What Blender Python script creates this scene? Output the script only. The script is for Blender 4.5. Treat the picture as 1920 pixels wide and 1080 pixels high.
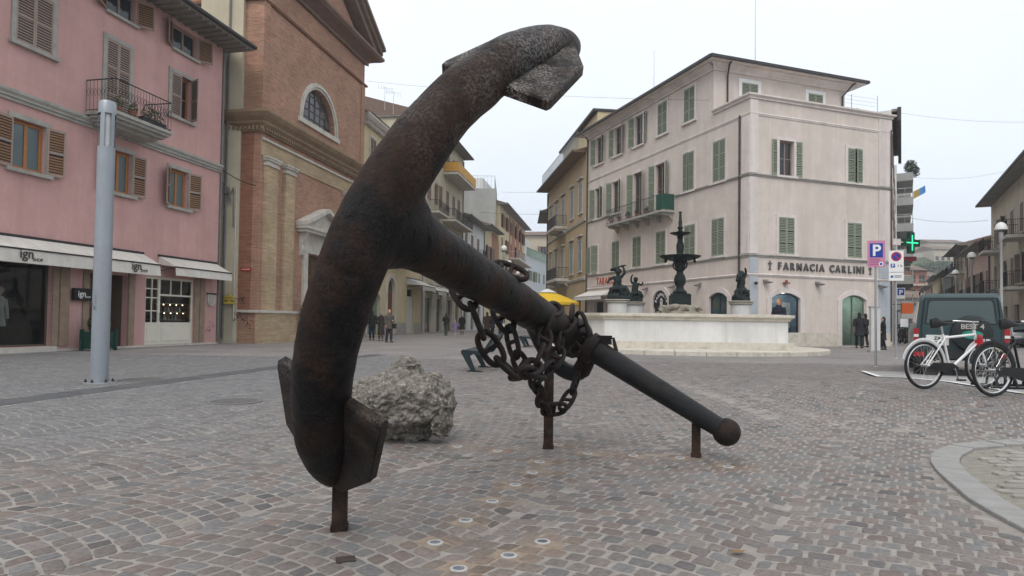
import bpy, bmesh, math, random
from math import sin, cos, pi, radians, sqrt, atan2, hypot, tan
from mathutils import Vector, Matrix
random.seed(7)
for o in list(bpy.data.objects): bpy.data.objects.remove(o)
SC = bpy.context.scene
COL = SC.collection

# ------------------------------------------------------------------ camera
LENS_PX, PITCH, ROLL, CAM_H = 1250.0, radians(1.5), radians(0.8), 1.15
cd = bpy.data.cameras.new('camera'); cam = bpy.data.objects.new('camera', cd); COL.objects.link(cam)
cd.sensor_width = 36; cd.lens = 36 * LENS_PX / 1920
SHIFT = 62.5 / LENS_PX - tan(PITCH)
cd.shift_y = SHIFT * LENS_PX / 1920
cd.clip_start = 0.05; cd.clip_end = 3000
CAM_M = Matrix.Rotation(pi / 2 + PITCH, 3, 'X') @ Matrix.Rotation(ROLL, 3, 'Z')
cam.matrix_world = Matrix.Translation((0, 0, CAM_H)) @ CAM_M.to_4x4()
SC.camera = cam

# ------------------------------------------------------------------ sky, sun, exposure (overcast)
SUN_EL, SUN_AZ = radians(52), radians(192)      # azimuth clockwise from +Y: behind the camera, a little to the left
w = bpy.data.worlds.new('World'); SC.world = w; w.use_nodes = True
nt = w.node_tree; nt.nodes.clear()
N = nt.nodes.new
out = N('ShaderNodeOutputWorld'); bg = N('ShaderNodeBackground'); bg.inputs['Strength'].default_value = 0.12
sky = N('ShaderNodeTexSky'); sky.sky_type = 'NISHITA'; sky.sun_disc = False
sky.sun_elevation = SUN_EL; sky.sun_rotation = SUN_AZ; sky.dust_density = 4; sky.air_density = 1.4
tc = N('ShaderNodeTexCoord'); sep = N('ShaderNodeSeparateXYZ'); ramp = N('ShaderNodeValToRGB')
nt.links.new(tc.outputs['Generated'], sep.inputs[0]); nt.links.new(sep.outputs['Z'], ramp.inputs[0])
e = ramp.color_ramp.elements
e[0].position = 0.0; e[0].color = (0.70, 0.77, 0.87, 1)
e[1].position = 0.55; e[1].color = (0.90, 0.94, 0.99, 1)
m_ = e.new(0.22); m_.color = (0.80, 0.86, 0.93, 1)
nz = N('ShaderNodeTexNoise'); nz.inputs['Scale'].default_value = 2.2; nz.inputs['Detail'].default_value = 4; nz.inputs['Roughness'].default_value = .55
nt.links.new(tc.outputs['Generated'], nz.inputs['Vector'])
mr = N('ShaderNodeMapRange'); mr.inputs[1].default_value = .3; mr.inputs[2].default_value = .7; mr.inputs[3].default_value = 9.0; mr.inputs[4].default_value = 9.8
nt.links.new(nz.outputs[0], mr.inputs[0])
mul = N('ShaderNodeVectorMath'); mul.operation = 'SCALE'
nt.links.new(ramp.outputs[0], mul.inputs[0]); nt.links.new(mr.outputs[0], mul.inputs['Scale'])
mix = N('ShaderNodeMix'); mix.data_type = 'RGBA'; mix.inputs[0].default_value = 0.93
nt.links.new(sky.outputs[0], mix.inputs[6]); nt.links.new(mul.outputs[0], mix.inputs[7])
nt.links.new(mix.outputs[2], bg.inputs[0]); nt.links.new(bg.outputs[0], out.inputs[0])
sd = bpy.data.lights.new('sun', 'SUN'); sd.energy = 1.5; sd.angle = radians(38); sd.color = (1, .955, .89)
so = bpy.data.objects.new('sun', sd); COL.objects.link(so); so.location = (0, -20, 40)
dirv = Vector((sin(SUN_AZ) * cos(SUN_EL), cos(SUN_AZ) * cos(SUN_EL), sin(SUN_EL)))
so.rotation_euler = (-dirv).to_track_quat('-Z', 'Y').to_euler()
SC.view_settings.view_transform = 'Standard'; SC.view_settings.look = 'None'
SC.view_settings.gamma = 1; SC.view_settings.exposure = 0.17; SC.view_settings.use_curve_mapping = False

# ------------------------------------------------------------------ helpers
def S01(a, b, x):
    t = max(0, min(1, (x - a) / (b - a))); return t * t * (3 - 2 * t)
def gh(x, y):      # the paving swells a little under the cycle stand
    return 0.24 * S01(3, 6, x) * S01(6, 9, y) * (1 - S01(11, 16, y))
def ground_px(px, py, z=0.0):
    d = CAM_M @ Vector(((px - 960) / LENS_PX, (540 - py) / LENS_PX + SHIFT, -1))
    t = (z - CAM_H) / d.z
    return Vector((d.x * t, d.y * t, z))
def at(px, py, Y):
    d = CAM_M @ Vector(((px - 960) / LENS_PX, (540 - py) / LENS_PX + SHIFT, -1))
    return Vector((0, 0, CAM_H)) + d * (Y / d.y)

def frame_axes(t):
    t = t.normalized(); up = Vector((0, 0, 1)) if abs(t.z) < .95 else Vector((1, 0, 0))
    a = t.cross(up).normalized(); b = a.cross(t).normalized(); return a, b

class MB:
    def __init__(s): s.v = []; s.f = []; s.m = []; s.sm = []; s.cur = 0; s.smooth = False
    def face(s, idx): s.f.append(idx); s.m.append(s.cur); s.sm.append(s.smooth)
    def poly(s, pts):
        b = len(s.v); s.v += [tuple(p) for p in pts]; s.face(list(range(b, b + len(pts)))); return s
    def box(s, x0, x1, y0, y1, z0, z1):
        if x1 < x0: x0, x1 = x1, x0
        if y1 < y0: y0, y1 = y1, y0
        if z1 < z0: z0, z1 = z1, z0
        b = len(s.v)
        s.v += [(x0, y0, z0), (x1, y0, z0), (x1, y1, z0), (x0, y1, z0), (x0, y0, z1), (x1, y0, z1), (x1, y1, z1), (x0, y1, z1)]
        sm = s.smooth; s.smooth = False
        for q in ((0, 3, 2, 1), (4, 5, 6, 7), (0, 1, 5, 4), (1, 2, 6, 5), (2, 3, 7, 6), (3, 0, 4, 7)): s.face([b + i for i in q])
        s.smooth = sm; return s
    def prism(s, pts, axis, a0, a1):
        # pts 2-D polygon, axis is the extrusion axis: 'x' -> pts are (y,z), 'y' -> (x,z), 'z' -> (x,y)
        def P(p, a): return {'x': (a, p[0], p[1]), 'y': (p[0], a, p[1]), 'z': (p[0], p[1], a)}[axis]
        b = len(s.v); n = len(pts)
        s.v += [P(p, a0) for p in pts] + [P(p, a1) for p in pts]
        s.face(list(range(b, b + n))[::-1]); s.face(list(range(b + n, b + 2 * n)))
        for i in range(n): j = (i + 1) % n; s.face([b + i, b + j, b + n + j, b + n + i])
        return s
    def tube(s, path, r, n=8, caps=True, sq=None, closed=False):
        path = [Vector(p) for p in path]; k = len(path)
        if not isinstance(r, (list, tuple)): r = [r] * k
        b = len(s.v); prev = None
        for i, p in enumerate(path):
            if closed: t = path[(i + 1) % k] - path[i - 1]
            else: t = path[min(i + 1, k - 1)] - path[max(i - 1, 0)]
            t.normalize()
            if prev is None: a, bb = frame_axes(t)
            else:
                a = (prev - t * prev.dot(t))
                a = a.normalized() if a.length > 1e-6 else frame_axes(t)[0]
                bb = a.cross(t).normalized()
            prev = a
            rr = r[i] if not isinstance(r[i], (list, tuple)) else r[i]
            ra, rb = (rr, rr) if not isinstance(rr, (list, tuple)) else rr
            for q in range(n):
                th = 2 * pi * q / n
                s.v.append(tuple(p + a * (cos(th) * ra) + bb * (sin(th) * rb)))
        sm = s.smooth; s.smooth = n > 5
        rng = k if closed else k - 1
        for i in range(rng):
            for q in range(n):
                i2 = (i + 1) % k; q2 = (q + 1) % n
                s.face([b + i * n + q, b + i2 * n + q, b + i2 * n + q2, b + i * n + q2])
        s.smooth = False
        if caps and not closed:
            s.face([b + q for q in range(n)]); s.face([b + (k - 1) * n + q for q in range(n)][::-1])
        s.smooth = sm; return s
    def lathe(s, prof, n=16, c=(0, 0, 0), a0=0, a1=2 * pi, sx=1, sy=1):
        b = len(s.v); full = abs(a1 - a0 - 2 * pi) < 1e-6; m = n if full else n + 1
        for r, z in prof:
            for q in range(m):
                th = a0 + (a1 - a0) * q / n
                s.v.append((c[0] + r * cos(th) * sx, c[1] + r * sin(th) * sy, c[2] + z))
        sm = s.smooth; s.smooth = True
        for i in range(len(prof) - 1):
            for q in range(n):
                q2 = (q + 1) % m
                s.face([b + i * m + q, b + i * m + q2, b + (i + 1) * m + q2, b + (i + 1) * m + q])
        s.smooth = sm; return s
    def ball(s, c, rx, ry=None, rz=None, n=12, k=8, rot=None):
        ry = rx if ry is None else ry; rz = rx if rz is None else rz
        b = len(s.v); c = Vector(c)
        for i in range(k + 1):
            ph = -pi / 2 + pi * i / k
            for q in range(n):
                th = 2 * pi * q / n
                p = Vector((rx * cos(ph) * cos(th), ry * cos(ph) * sin(th), rz * sin(ph)))
                if rot is not None: p = rot @ p
                s.v.append(tuple(c + p))
        sm = s.smooth; s.smooth = True
        for i in range(k):
            for q in range(n):
                q2 = (q + 1) % n
                s.face([b + i * n + q, b + i * n + q2, b + (i + 1) * n + q2, b + (i + 1) * n + q])
        s.smooth = sm; return s
    def mesh(s, name, mats):
        me = bpy.data.meshes.new(name); me.from_pydata(s.v, [], s.f)
        for m in (mats if isinstance(mats, (list, tuple)) else [mats]): me.materials.append(m)
        me.polygons.foreach_set('material_index', s.m); me.polygons.foreach_set('use_smooth', s.sm)
        me.update()
        if any(s.sm): me.set_sharp_from_angle(angle=radians(48))
        return me
    def build(s, name, mats, parent=None, loc=(0, 0, 0), rot=(0, 0, 0)):
        return link(name, s.mesh(name, mats), parent, loc, rot)

class Side:
    """a facade turned about its building's corner: parts still belong to the building itself"""
    def __init__(s, obj, ang, off=(0, 0, 0)): s.obj = obj; s.M = Matrix.Translation(off) @ Matrix.Rotation(ang, 4, 'Z'); s.ang = ang
def link(name, me, parent=None, loc=(0, 0, 0), rot=(0, 0, 0)):
    if isinstance(parent, Side):
        loc = parent.M @ Vector(loc); rot = (rot[0], rot[1], rot[2] + parent.ang); parent = parent.obj
    o = bpy.data.objects.new(name, me); COL.objects.link(o); o.parent = parent
    o.location = loc; o.rotation_euler = rot; return o
def tag(o, label=None, cat=None, group=None, kind=None):
    if label: o['label'] = label
    if cat: o['category'] = cat
    if group: o['group'] = group
    if kind: o['kind'] = kind
    return o
def thing(name, label, cat, loc=(0, 0, 0), rz=0, group=None):
    o = bpy.data.objects.new(name, None); COL.objects.link(o); o.empty_display_size = .2
    o.location = loc; o.rotation_euler = (0, 0, rz); return tag(o, label, cat, group)
def remeshed(mb, voxel, smooth=0):
    me = mb.mesh('tmp', []); o = bpy.data.objects.new('tmp', me); COL.objects.link(o)
    md = o.modifiers.new('r', 'REMESH'); md.mode = 'VOXEL'; md.voxel_size = voxel; md.use_smooth_shade = True
    if smooth:
        m2 = o.modifiers.new('s', 'SMOOTH'); m2.iterations = smooth; m2.factor = .5
    dg = bpy.context.evaluated_depsgraph_get(); dg.update()
    r = bpy.data.meshes.new_from_object(o.evaluated_get(dg)); bpy.data.objects.remove(o); bpy.data.meshes.remove(me)
    return r
_text_cache = {}
def text_mesh(body, size, extrude=.01, bold=0.0, align='LEFT', mat=None, sx=1.0):
    key = (body, size, extrude, bold, align, mat.name if mat else '', sx)
    if key in _text_cache: return _text_cache[key]
    c = bpy.data.curves.new('t', 'FONT'); c.body = body; c.size = size; c.extrude = extrude; c.offset = bold; c.align_x = align
    c.resolution_u = 3
    o = bpy.data.objects.new('t', c); COL.objects.link(o)
    dg = bpy.context.evaluated_depsgraph_get(); dg.update()
    me = bpy.data.meshes.new_from_object(o.evaluated_get(dg)); bpy.data.objects.remove(o)
    M = Matrix(((sx, 0, 0, 0), (0, 0, -1, 0), (0, 1, 0, 0), (0, 0, 0, 1)))      # stand up: reads from -Y
    me.transform(M); me.materials.clear()
    if mat: me.materials.append(mat)
    _text_cache[key] = me; return me

# ------------------------------------------------------------------ materials
def srgb(r, g, b):
    f = lambda c: (c / 255 / 12.92) if c / 255 <= .04045 else ((c / 255 + .055) / 1.055) ** 2.4
    return (f(r), f(g), f(b))
MATS = {}
def mat(name, col=(.5, .5, .5), rough=.8, metal=0, var=0.12, vscale=3.0, bump=0.0, bscale=30.0, spec=.3, stain=None, stain_amt=0, streak=False, emit=None, estr=1, alpha=1):
    """plain surface with large and small tone variation, optional stain colour and bump"""
    if name in MATS: return MATS[name]
    m = bpy.data.materials.new(name); m.use_nodes = True; t = m.node_tree; b = t.nodes['Principled BSDF']
    b.inputs['Roughness'].default_value = rough; b.inputs['Metallic'].default_value = metal
    b.inputs['Specular IOR Level'].default_value = spec
    n = t.nodes.new; L = t.links.new
    co = n('ShaderNodeTexCoord')
    mp = n('ShaderNodeMapping'); L(co.outputs['Object'], mp.inputs[0])
    if streak: mp.inputs['Scale'].default_value = (1, 1, .12)
    no = n('ShaderNodeTexNoise'); no.inputs['Scale'].default_value = vscale; no.inputs['Detail'].default_value = 6; no.inputs['Roughness'].default_value = .62
    L(mp.outputs[0], no.inputs['Vector'])
    rp = n('ShaderNodeMapRange'); rp.inputs[1].default_value = .25; rp.inputs[2].default_value = .75
    rp.inputs[3].default_value = 1 - var; rp.inputs[4].default_value = 1 + var; L(no.outputs[0], rp.inputs[0])
    mu = n('ShaderNodeVectorMath'); mu.operation = 'SCALE'; mu.inputs[0].default_value = col[:3]; L(rp.outputs[0], mu.inputs['Scale'])
    src = mu.outputs[0]
    if streak:      # fine rain runs and blotches in the render
        m3 = n('ShaderNodeMapping'); m3.inputs['Scale'].default_value = (1, 1, .055); L(co.outputs['Object'], m3.inputs[0])
        n5 = n('ShaderNodeTexNoise'); n5.inputs['Scale'].default_value = 5.5; n5.inputs['Detail'].default_value = 7; n5.inputs['Roughness'].default_value = .7; L(m3.outputs[0], n5.inputs['Vector'])
        n6 = n('ShaderNodeTexNoise'); n6.inputs['Scale'].default_value = .9; n6.inputs['Detail'].default_value = 9; n6.inputs['Roughness'].default_value = .75; L(co.outputs['Object'], n6.inputs['Vector'])
        r5 = n('ShaderNodeMapRange'); r5.inputs[1].default_value = .35; r5.inputs[2].default_value = .7; r5.inputs[3].default_value = 1.02; r5.inputs[4].default_value = .92; L(n5.outputs[0], r5.inputs[0])
        r6 = n('ShaderNodeMapRange'); r6.inputs[1].default_value = .35; r6.inputs[2].default_value = .68; r6.inputs[3].default_value = .88; r6.inputs[4].default_value = 1.07; L(n6.outputs[0], r6.inputs[0])
        q1 = n('ShaderNodeMath'); q1.operation = 'MULTIPLY'; L(r5.outputs[0], q1.inputs[0]); L(r6.outputs[0], q1.inputs[1])
        mu2 = n('ShaderNodeVectorMath'); mu2.operation = 'SCALE'; L(src, mu2.inputs[0]); L(q1.outputs[0], mu2.inputs['Scale']); src = mu2.outputs[0]
    if stain is not None:
        n2 = n('ShaderNodeTexNoise'); n2.inputs['Scale'].default_value = vscale * .45; n2.inputs['Detail'].default_value = 8; n2.inputs['Roughness'].default_value = .7
        L(mp.outputs[0], n2.inputs['Vector'])
        r2 = n('ShaderNodeMapRange'); r2.inputs[1].default_value = .5; r2.inputs[2].default_value = .72; r2.inputs[3].default_value = 0; r2.inputs[4].default_value = stain_amt
        L(n2.outputs[0], r2.inputs[0])
        mx = n('ShaderNodeMix'); mx.data_type = 'RGBA'; L(r2.outputs[0], mx.inputs[0]); L(src, mx.inputs[6]); mx.inputs[7].default_value = (*stain, 1)
        src = mx.outputs[2]
    L(src, b.inputs['Base Color'])
    if bump:
        n3 = n('ShaderNodeTexNoise'); n3.inputs['Scale'].default_value = bscale; n3.inputs['Detail'].default_value = 5
        L(co.outputs['Object'], n3.inputs['Vector'])
        bp = n('ShaderNodeBump'); bp.inputs['Strength'].default_value = bump; bp.inputs['Distance'].default_value = .02
        L(n3.outputs[0], bp.inputs['Height']); L(bp.outputs[0], b.inputs['Normal'])
    if emit: b.inputs['Emission Color'].default_value = (*emit, 1); b.inputs['Emission Strength'].default_value = estr
    MATS[name] = m; return m
def brick_mat(name, c1, c2, mortar, scale=1.0, bw=.27, bh=.07, ms=.012, rot_side=False, var=.25, bump=.5, tint=None):
    if name in MATS: return MATS[name]
    m = bpy.data.materials.new(name); m.use_nodes = True; t = m.node_tree; b = t.nodes['Principled BSDF']
    b.inputs['Roughness'].default_value = .9; b.inputs['Specular IOR Level'].default_value = .15
    n = t.nodes.new; L = t.links.new
    co = n('ShaderNodeTexCoord'); sp = n('ShaderNodeSeparateXYZ'); L(co.outputs['Object'], sp.inputs[0])
    ad = n('ShaderNodeMath'); ad.operation = 'ADD'; L(sp.outputs[0], ad.inputs[0]); L(sp.outputs[1], ad.inputs[1])
    cb = n('ShaderNodeCombineXYZ'); L(ad.outputs[0], cb.inputs[0]); L(sp.outputs[2], cb.inputs[1])
    br = n('ShaderNodeTexBrick'); br.inputs['Scale'].default_value = scale; br.inputs['Brick Width'].default_value = bw; br.inputs['Row Height'].default_value = bh
    br.inputs['Mortar Size'].default_value = ms; br.inputs['Mortar Smooth'].default_value = .3; br.inputs['Bias'].default_value = -.1
    br.inputs['Color1'].default_value = (*c1, 1); br.inputs['Color2'].default_value = (*c2, 1); br.inputs['Mortar'].default_value = (*mortar, 1)
    L(cb.outputs[0], br.inputs['Vector'])
    no = n('ShaderNodeTexNoise'); no.inputs['Scale'].default_value = .55; no.inputs['Detail'].default_value = 9; no.inputs['Roughness'].default_value = .7; L(co.outputs['Object'], no.inputs['Vector'])
    rp = n('ShaderNodeMapRange'); rp.inputs[1].default_value = .3; rp.inputs[2].default_value = .7; rp.inputs[3].default_value = 1 - var; rp.inputs[4].default_value = 1 + var; L(no.outputs[0], rp.inputs[0])
    mu = n('ShaderNodeVectorMath'); mu.operation = 'SCALE'; L(br.outputs['Color'], mu.inputs[0]); L(rp.outputs[0], mu.inputs['Scale'])
    src = mu.outputs[0]
    mc = n('ShaderNodeMapping'); mc.inputs['Scale'].default_value = (.8, .8, 7.5); L(co.outputs['Object'], mc.inputs[0])      # courses fired and weathered differently
    nc = n('ShaderNodeTexNoise'); nc.inputs['Scale'].default_value = 1.6; nc.inputs['Detail'].default_value = 8; nc.inputs['Roughness'].default_value = .75; L(mc.outputs[0], nc.inputs['Vector'])
    rc = n('ShaderNodeMapRange'); rc.inputs[1].default_value = .3; rc.inputs[2].default_value = .7; rc.inputs[3].default_value = .68; rc.inputs[4].default_value = 1.32; L(nc.outputs[0], rc.inputs[0])
    mk = n('ShaderNodeVectorMath'); mk.operation = 'SCALE'; L(src, mk.inputs[0]); L(rc.outputs[0], mk.inputs['Scale']); src = mk.outputs[0]
    if tint is not None:
        n2 = n('ShaderNodeTexNoise'); n2.inputs['Scale'].default_value = .9; n2.inputs['Detail'].default_value = 10; n2.inputs['Roughness'].default_value = .75
        mp = n('ShaderNodeMapping'); mp.inputs['Location'].default_value = (5, 3, 9); L(co.outputs['Object'], mp.inputs[0]); L(mp.outputs[0], n2.inputs['Vector'])
        r2 = n('ShaderNodeMapRange'); r2.inputs[1].default_value = .45; r2.inputs[2].default_value = .68; r2.inputs[4].default_value = .7; L(n2.outputs[0], r2.inputs[0])
        mx = n('ShaderNodeMix'); mx.data_type = 'RGBA'; L(r2.outputs[0], mx.inputs[0]); L(src, mx.inputs[6]); mx.inputs[7].default_value = (*tint, 1); src = mx.outputs[2]
    L(src, b.inputs['Base Color'])
    bp = n('ShaderNodeBump'); bp.inputs['Strength'].default_value = bump; bp.inputs['Distance'].default_value = .015; bp.invert = True
    L(br.outputs['Fac'], bp.inputs['Height']); L(bp.outputs[0], b.inputs['Normal'])
    MATS[name] = m; return m
def glass_mat(name, tint=(.02, .025, .03), rough=.04, see=0.0):
    if name in MATS: return MATS[name]
    m = bpy.data.materials.new(name); m.use_nodes = True; t = m.node_tree; b = t.nodes['Principled BSDF']
    b.inputs['Base Color'].default_value = (*tint, 1); b.inputs['Roughness'].default_value = rough; b.inputs['Specular IOR Level'].default_value = .5
    if see:
        tr = t.nodes.new('ShaderNodeBsdfTransparent'); tr.inputs[0].default_value = (.82, .86, .85, 1)
        gl = t.nodes.new('ShaderNodeBsdfGlossy'); gl.inputs['Roughness'].default_value = .02
        fr = t.nodes.new('ShaderNodeFresnel'); fr.inputs[0].default_value = 1.5
        mx = t.nodes.new('ShaderNodeMixShader'); t.links.new(fr.outputs[0], mx.inputs[0]); t.links.new(tr.outputs[0], mx.inputs[1]); t.links.new(gl.outputs[0], mx.inputs[2])
        t.links.new(mx.outputs[0], t.nodes['Material Output'].inputs[0])
    MATS[name] = m; return m

PINK = mat('pink_plaster', (.55, .335, .31), .9, var=.09, vscale=1.2, bump=.12, bscale=60, stain=(.45, .27, .26), stain_amt=.45, streak=True, spec=.1)
PALE = mat('pale_rose_plaster', (.62, .545, .495), .9, var=.07, vscale=1.0, bump=.1, bscale=50, stain=(.46, .40, .37), stain_amt=.5, streak=True, spec=.1)
PALE2 = mat('pale_rose_trim', (.66, .60, .57), .85, var=.06, vscale=2, bump=.1, stain=(.36, .32, .29), stain_amt=.55, streak=True, spec=.1)
BLUEGREY = mat('blue_grey_render', (.40, .43, .46), .85, var=.08, vscale=1.5, stain=(.3, .31, .32), stain_amt=.4, streak=True)
STONE = mat('grey_stone_trim', (.34, .33, .30), .85, var=.15, vscale=4, bump=.2, stain=(.14, .14, .13), stain_amt=.6)
STONEL = mat('light_stone_trim', (.50, .47, .42), .85, var=.12, vscale=4, bump=.2, stain=(.22, .20, .18), stain_amt=.6)
MARBLE = mat('weathered_white_marble', (.66, .65, .63), .6, var=.08, vscale=2.2, bump=.08, stain=(.40, .40, .38), stain_amt=.55, streak=True)
TRAV = mat('travertine', (.54, .50, .43), .8, var=.14, vscale=5, bump=.25, stain=(.24, .21, .16), stain_amt=.65)
BRICK = brick_mat('church_brick', (.40, .195, .125), (.27, .12, .08), (.36, .28, .22), tint=(.33, .22, .15))
BRICKY = brick_mat('church_brick_pale', (.44, .33, .20), (.37, .26, .155), (.40, .33, .24), tint=(.33, .24, .15))
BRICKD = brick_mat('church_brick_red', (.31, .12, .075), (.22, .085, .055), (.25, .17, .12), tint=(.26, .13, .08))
CREAM = mat('cream_plaster', (.50, .45, .335), .9, var=.08, vscale=1, stain=(.34, .29, .19), stain_amt=.5, streak=True)
BEIGE = mat('beige_plaster', (.45, .40, .29), .9, var=.1, vscale=1, stain=(.25, .23, .17), stain_amt=.6, streak=True)
OCHRE = mat('ochre_plaster', (.47, .36, .225), .9, var=.1, vscale=1, stain=(.40, .27, .14), stain_amt=.5, streak=True)
YELLOW = mat('yellow_plaster', (.55, .46, .29), .9, var=.08, vscale=1, stain=(.40, .335, .22), stain_amt=.4, streak=True)
WHITEW = mat('white_plaster', (.60, .60, .58), .9, var=.07, vscale=1, stain=(.4, .4, .39), stain_amt=.4, streak=True)
GREYW = mat('grey_plaster', (.33, .33, .31), .9, var=.12, vscale=.6, stain=(.2, .2, .19), stain_amt=.6, streak=True)
ROSEW = mat('old_rose_plaster', (.50, .34, .29), .9, var=.1, vscale=1, stain=(.3, .2, .17), stain_amt=.4, streak=True)
REDBR = mat('red_brick_render', (.32, .15, .10), .9, var=.15, vscale=2)
TANW = mat('tan_plaster', (.50, .43, .33), .9, var=.12, vscale=.8, stain=(.26, .22, .16), stain_amt=.6, streak=True)
TILE = mat('roof_tile', (.17, .12, .095), .9, var=.3, vscale=6, bump=.4, bscale=15)
DARKROOF = mat('dark_roof_edge', (.045, .042, .042), .6, var=.2)
SOFFIT = mat('soffit_concrete', (.23, .215, .19), .9, var=.15, vscale=2, stain=(.13, .12, .1), stain_amt=.5)
SHG = mat('green_shutter_paint', (.235, .265, .20), .65, var=.14, vscale=5, stain=(.24, .25, .19), stain_amt=.5)
SHGD = mat('dark_green_shutter_paint', (.20, .228, .168), .65, var=.16, vscale=5, stain=(.2, .2, .13), stain_amt=.5)
SHB = mat('brown_shutter_wood', (.21, .11, .055), .6, var=.2, vscale=6)
SHT = mat('taupe_shutter_wood', (.24, .175, .145), .7, var=.15, vscale=6)
SHF = mat('shutter_frame_wood', (.30, .23, .19), .7, var=.15, vscale=6)
WOOD = mat('varnished_window_wood', (.36, .15, .045), .45, var=.2, vscale=8)
GLASS = glass_mat('window_glass'); GLASSB = glass_mat('blue_window_glass', (.10, .14, .15), .06)
CLEAR = glass_mat('shop_glass', see=1)
CURTAIN = mat('window_curtain', (.32, .38, .38), .8, var=.2, vscale=9)
IRON = mat('dark_iron', (.03, .03, .032), .55, var=.3)
PIPE = mat('grey_drain_pipe', (.16, .15, .15), .5, var=.2); PIPEB = mat('brown_drain_pipe', (.06, .045, .045), .5, var=.2)
PIPEL = mat('pale_conduit', (.5, .48, .44), .6)
CANVAS = mat('cream_awning_canvas', (.62, .59, .54), .9, var=.08, vscale=2, stain=(.4, .38, .34), stain_amt=.4, streak=True)
DARKTRIM = mat('dark_awning_trim', (.035, .03, .032), .7)
BLACK = mat('black_paint', (.012, .012, .013), .4, var=.2)
WHITE = mat('white_paint', (.72, .72, .71), .5, var=.05)
CREAMP = mat('cream_shopfront_paint', (.66, .63, .54), .5, var=.05)
BROWNIN = mat('shop_passage_brown', (.11, .075, .05), .8, var=.2)
DARKBACK = mat('dark_backing', (.02, .02, .02), .9)
GREENB = mat('dark_green_paint', (.012, .045, .035), .45, var=.2)
GALV = mat('galvanised_steel', (.36, .375, .39), .45, metal=.55, var=.12, vscale=6)
# ================================================================== GROUND
LD = Vector((.6, 1)).normalized(); LN = Vector((LD.y, -LD.x))       # paving lanes run along LD
STONE_Y = 20.0
KERB = [(2.72, 1.6), (2.74, 2.4), (2.80, 3.1), (2.89, 3.78), (3.01, 4.38), (3.27, 5.06), (3.5, 5.58), (3.76, 5.99), (4.2, 6.42), (4.71, 6.63), (5.13, 6.69), (5.9, 6.62), (7.0, 6.35), (8.5, 5.7), (10, 4.8)]
STRIP0, STRIP1 = Vector((-7.9, 1.2)), Vector((-4.35, 22.0))
SDIR = (STRIP1 - STRIP0).normalized(); SNOR = Vector((SDIR.y, -SDIR.x))
def in_kerb(x, y):
    poly = KERB + [(10, 1.6)]; c = False; j = len(poly) - 1
    for i in range(len(poly)):
        xi, yi = poly[i]; xj, yj = poly[j]
        if (yi > y) != (yj > y) and x < (xj - xi) * (y - yi) / (yj - yi) + xi: c = not c
        j = i
    return c
def stone_tone(x, y):
    g = .5 + .5 * sin(x * .35 + 1.1 * sin(y * .22)) * cos(y * .31 - x * .12)
    left = S01(-.5, -4.5, x) if x < -.5 else 0
    left = S01(.5, 4.5, -x) * S01(4.2, 6.5, y)
    return g, left

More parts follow.
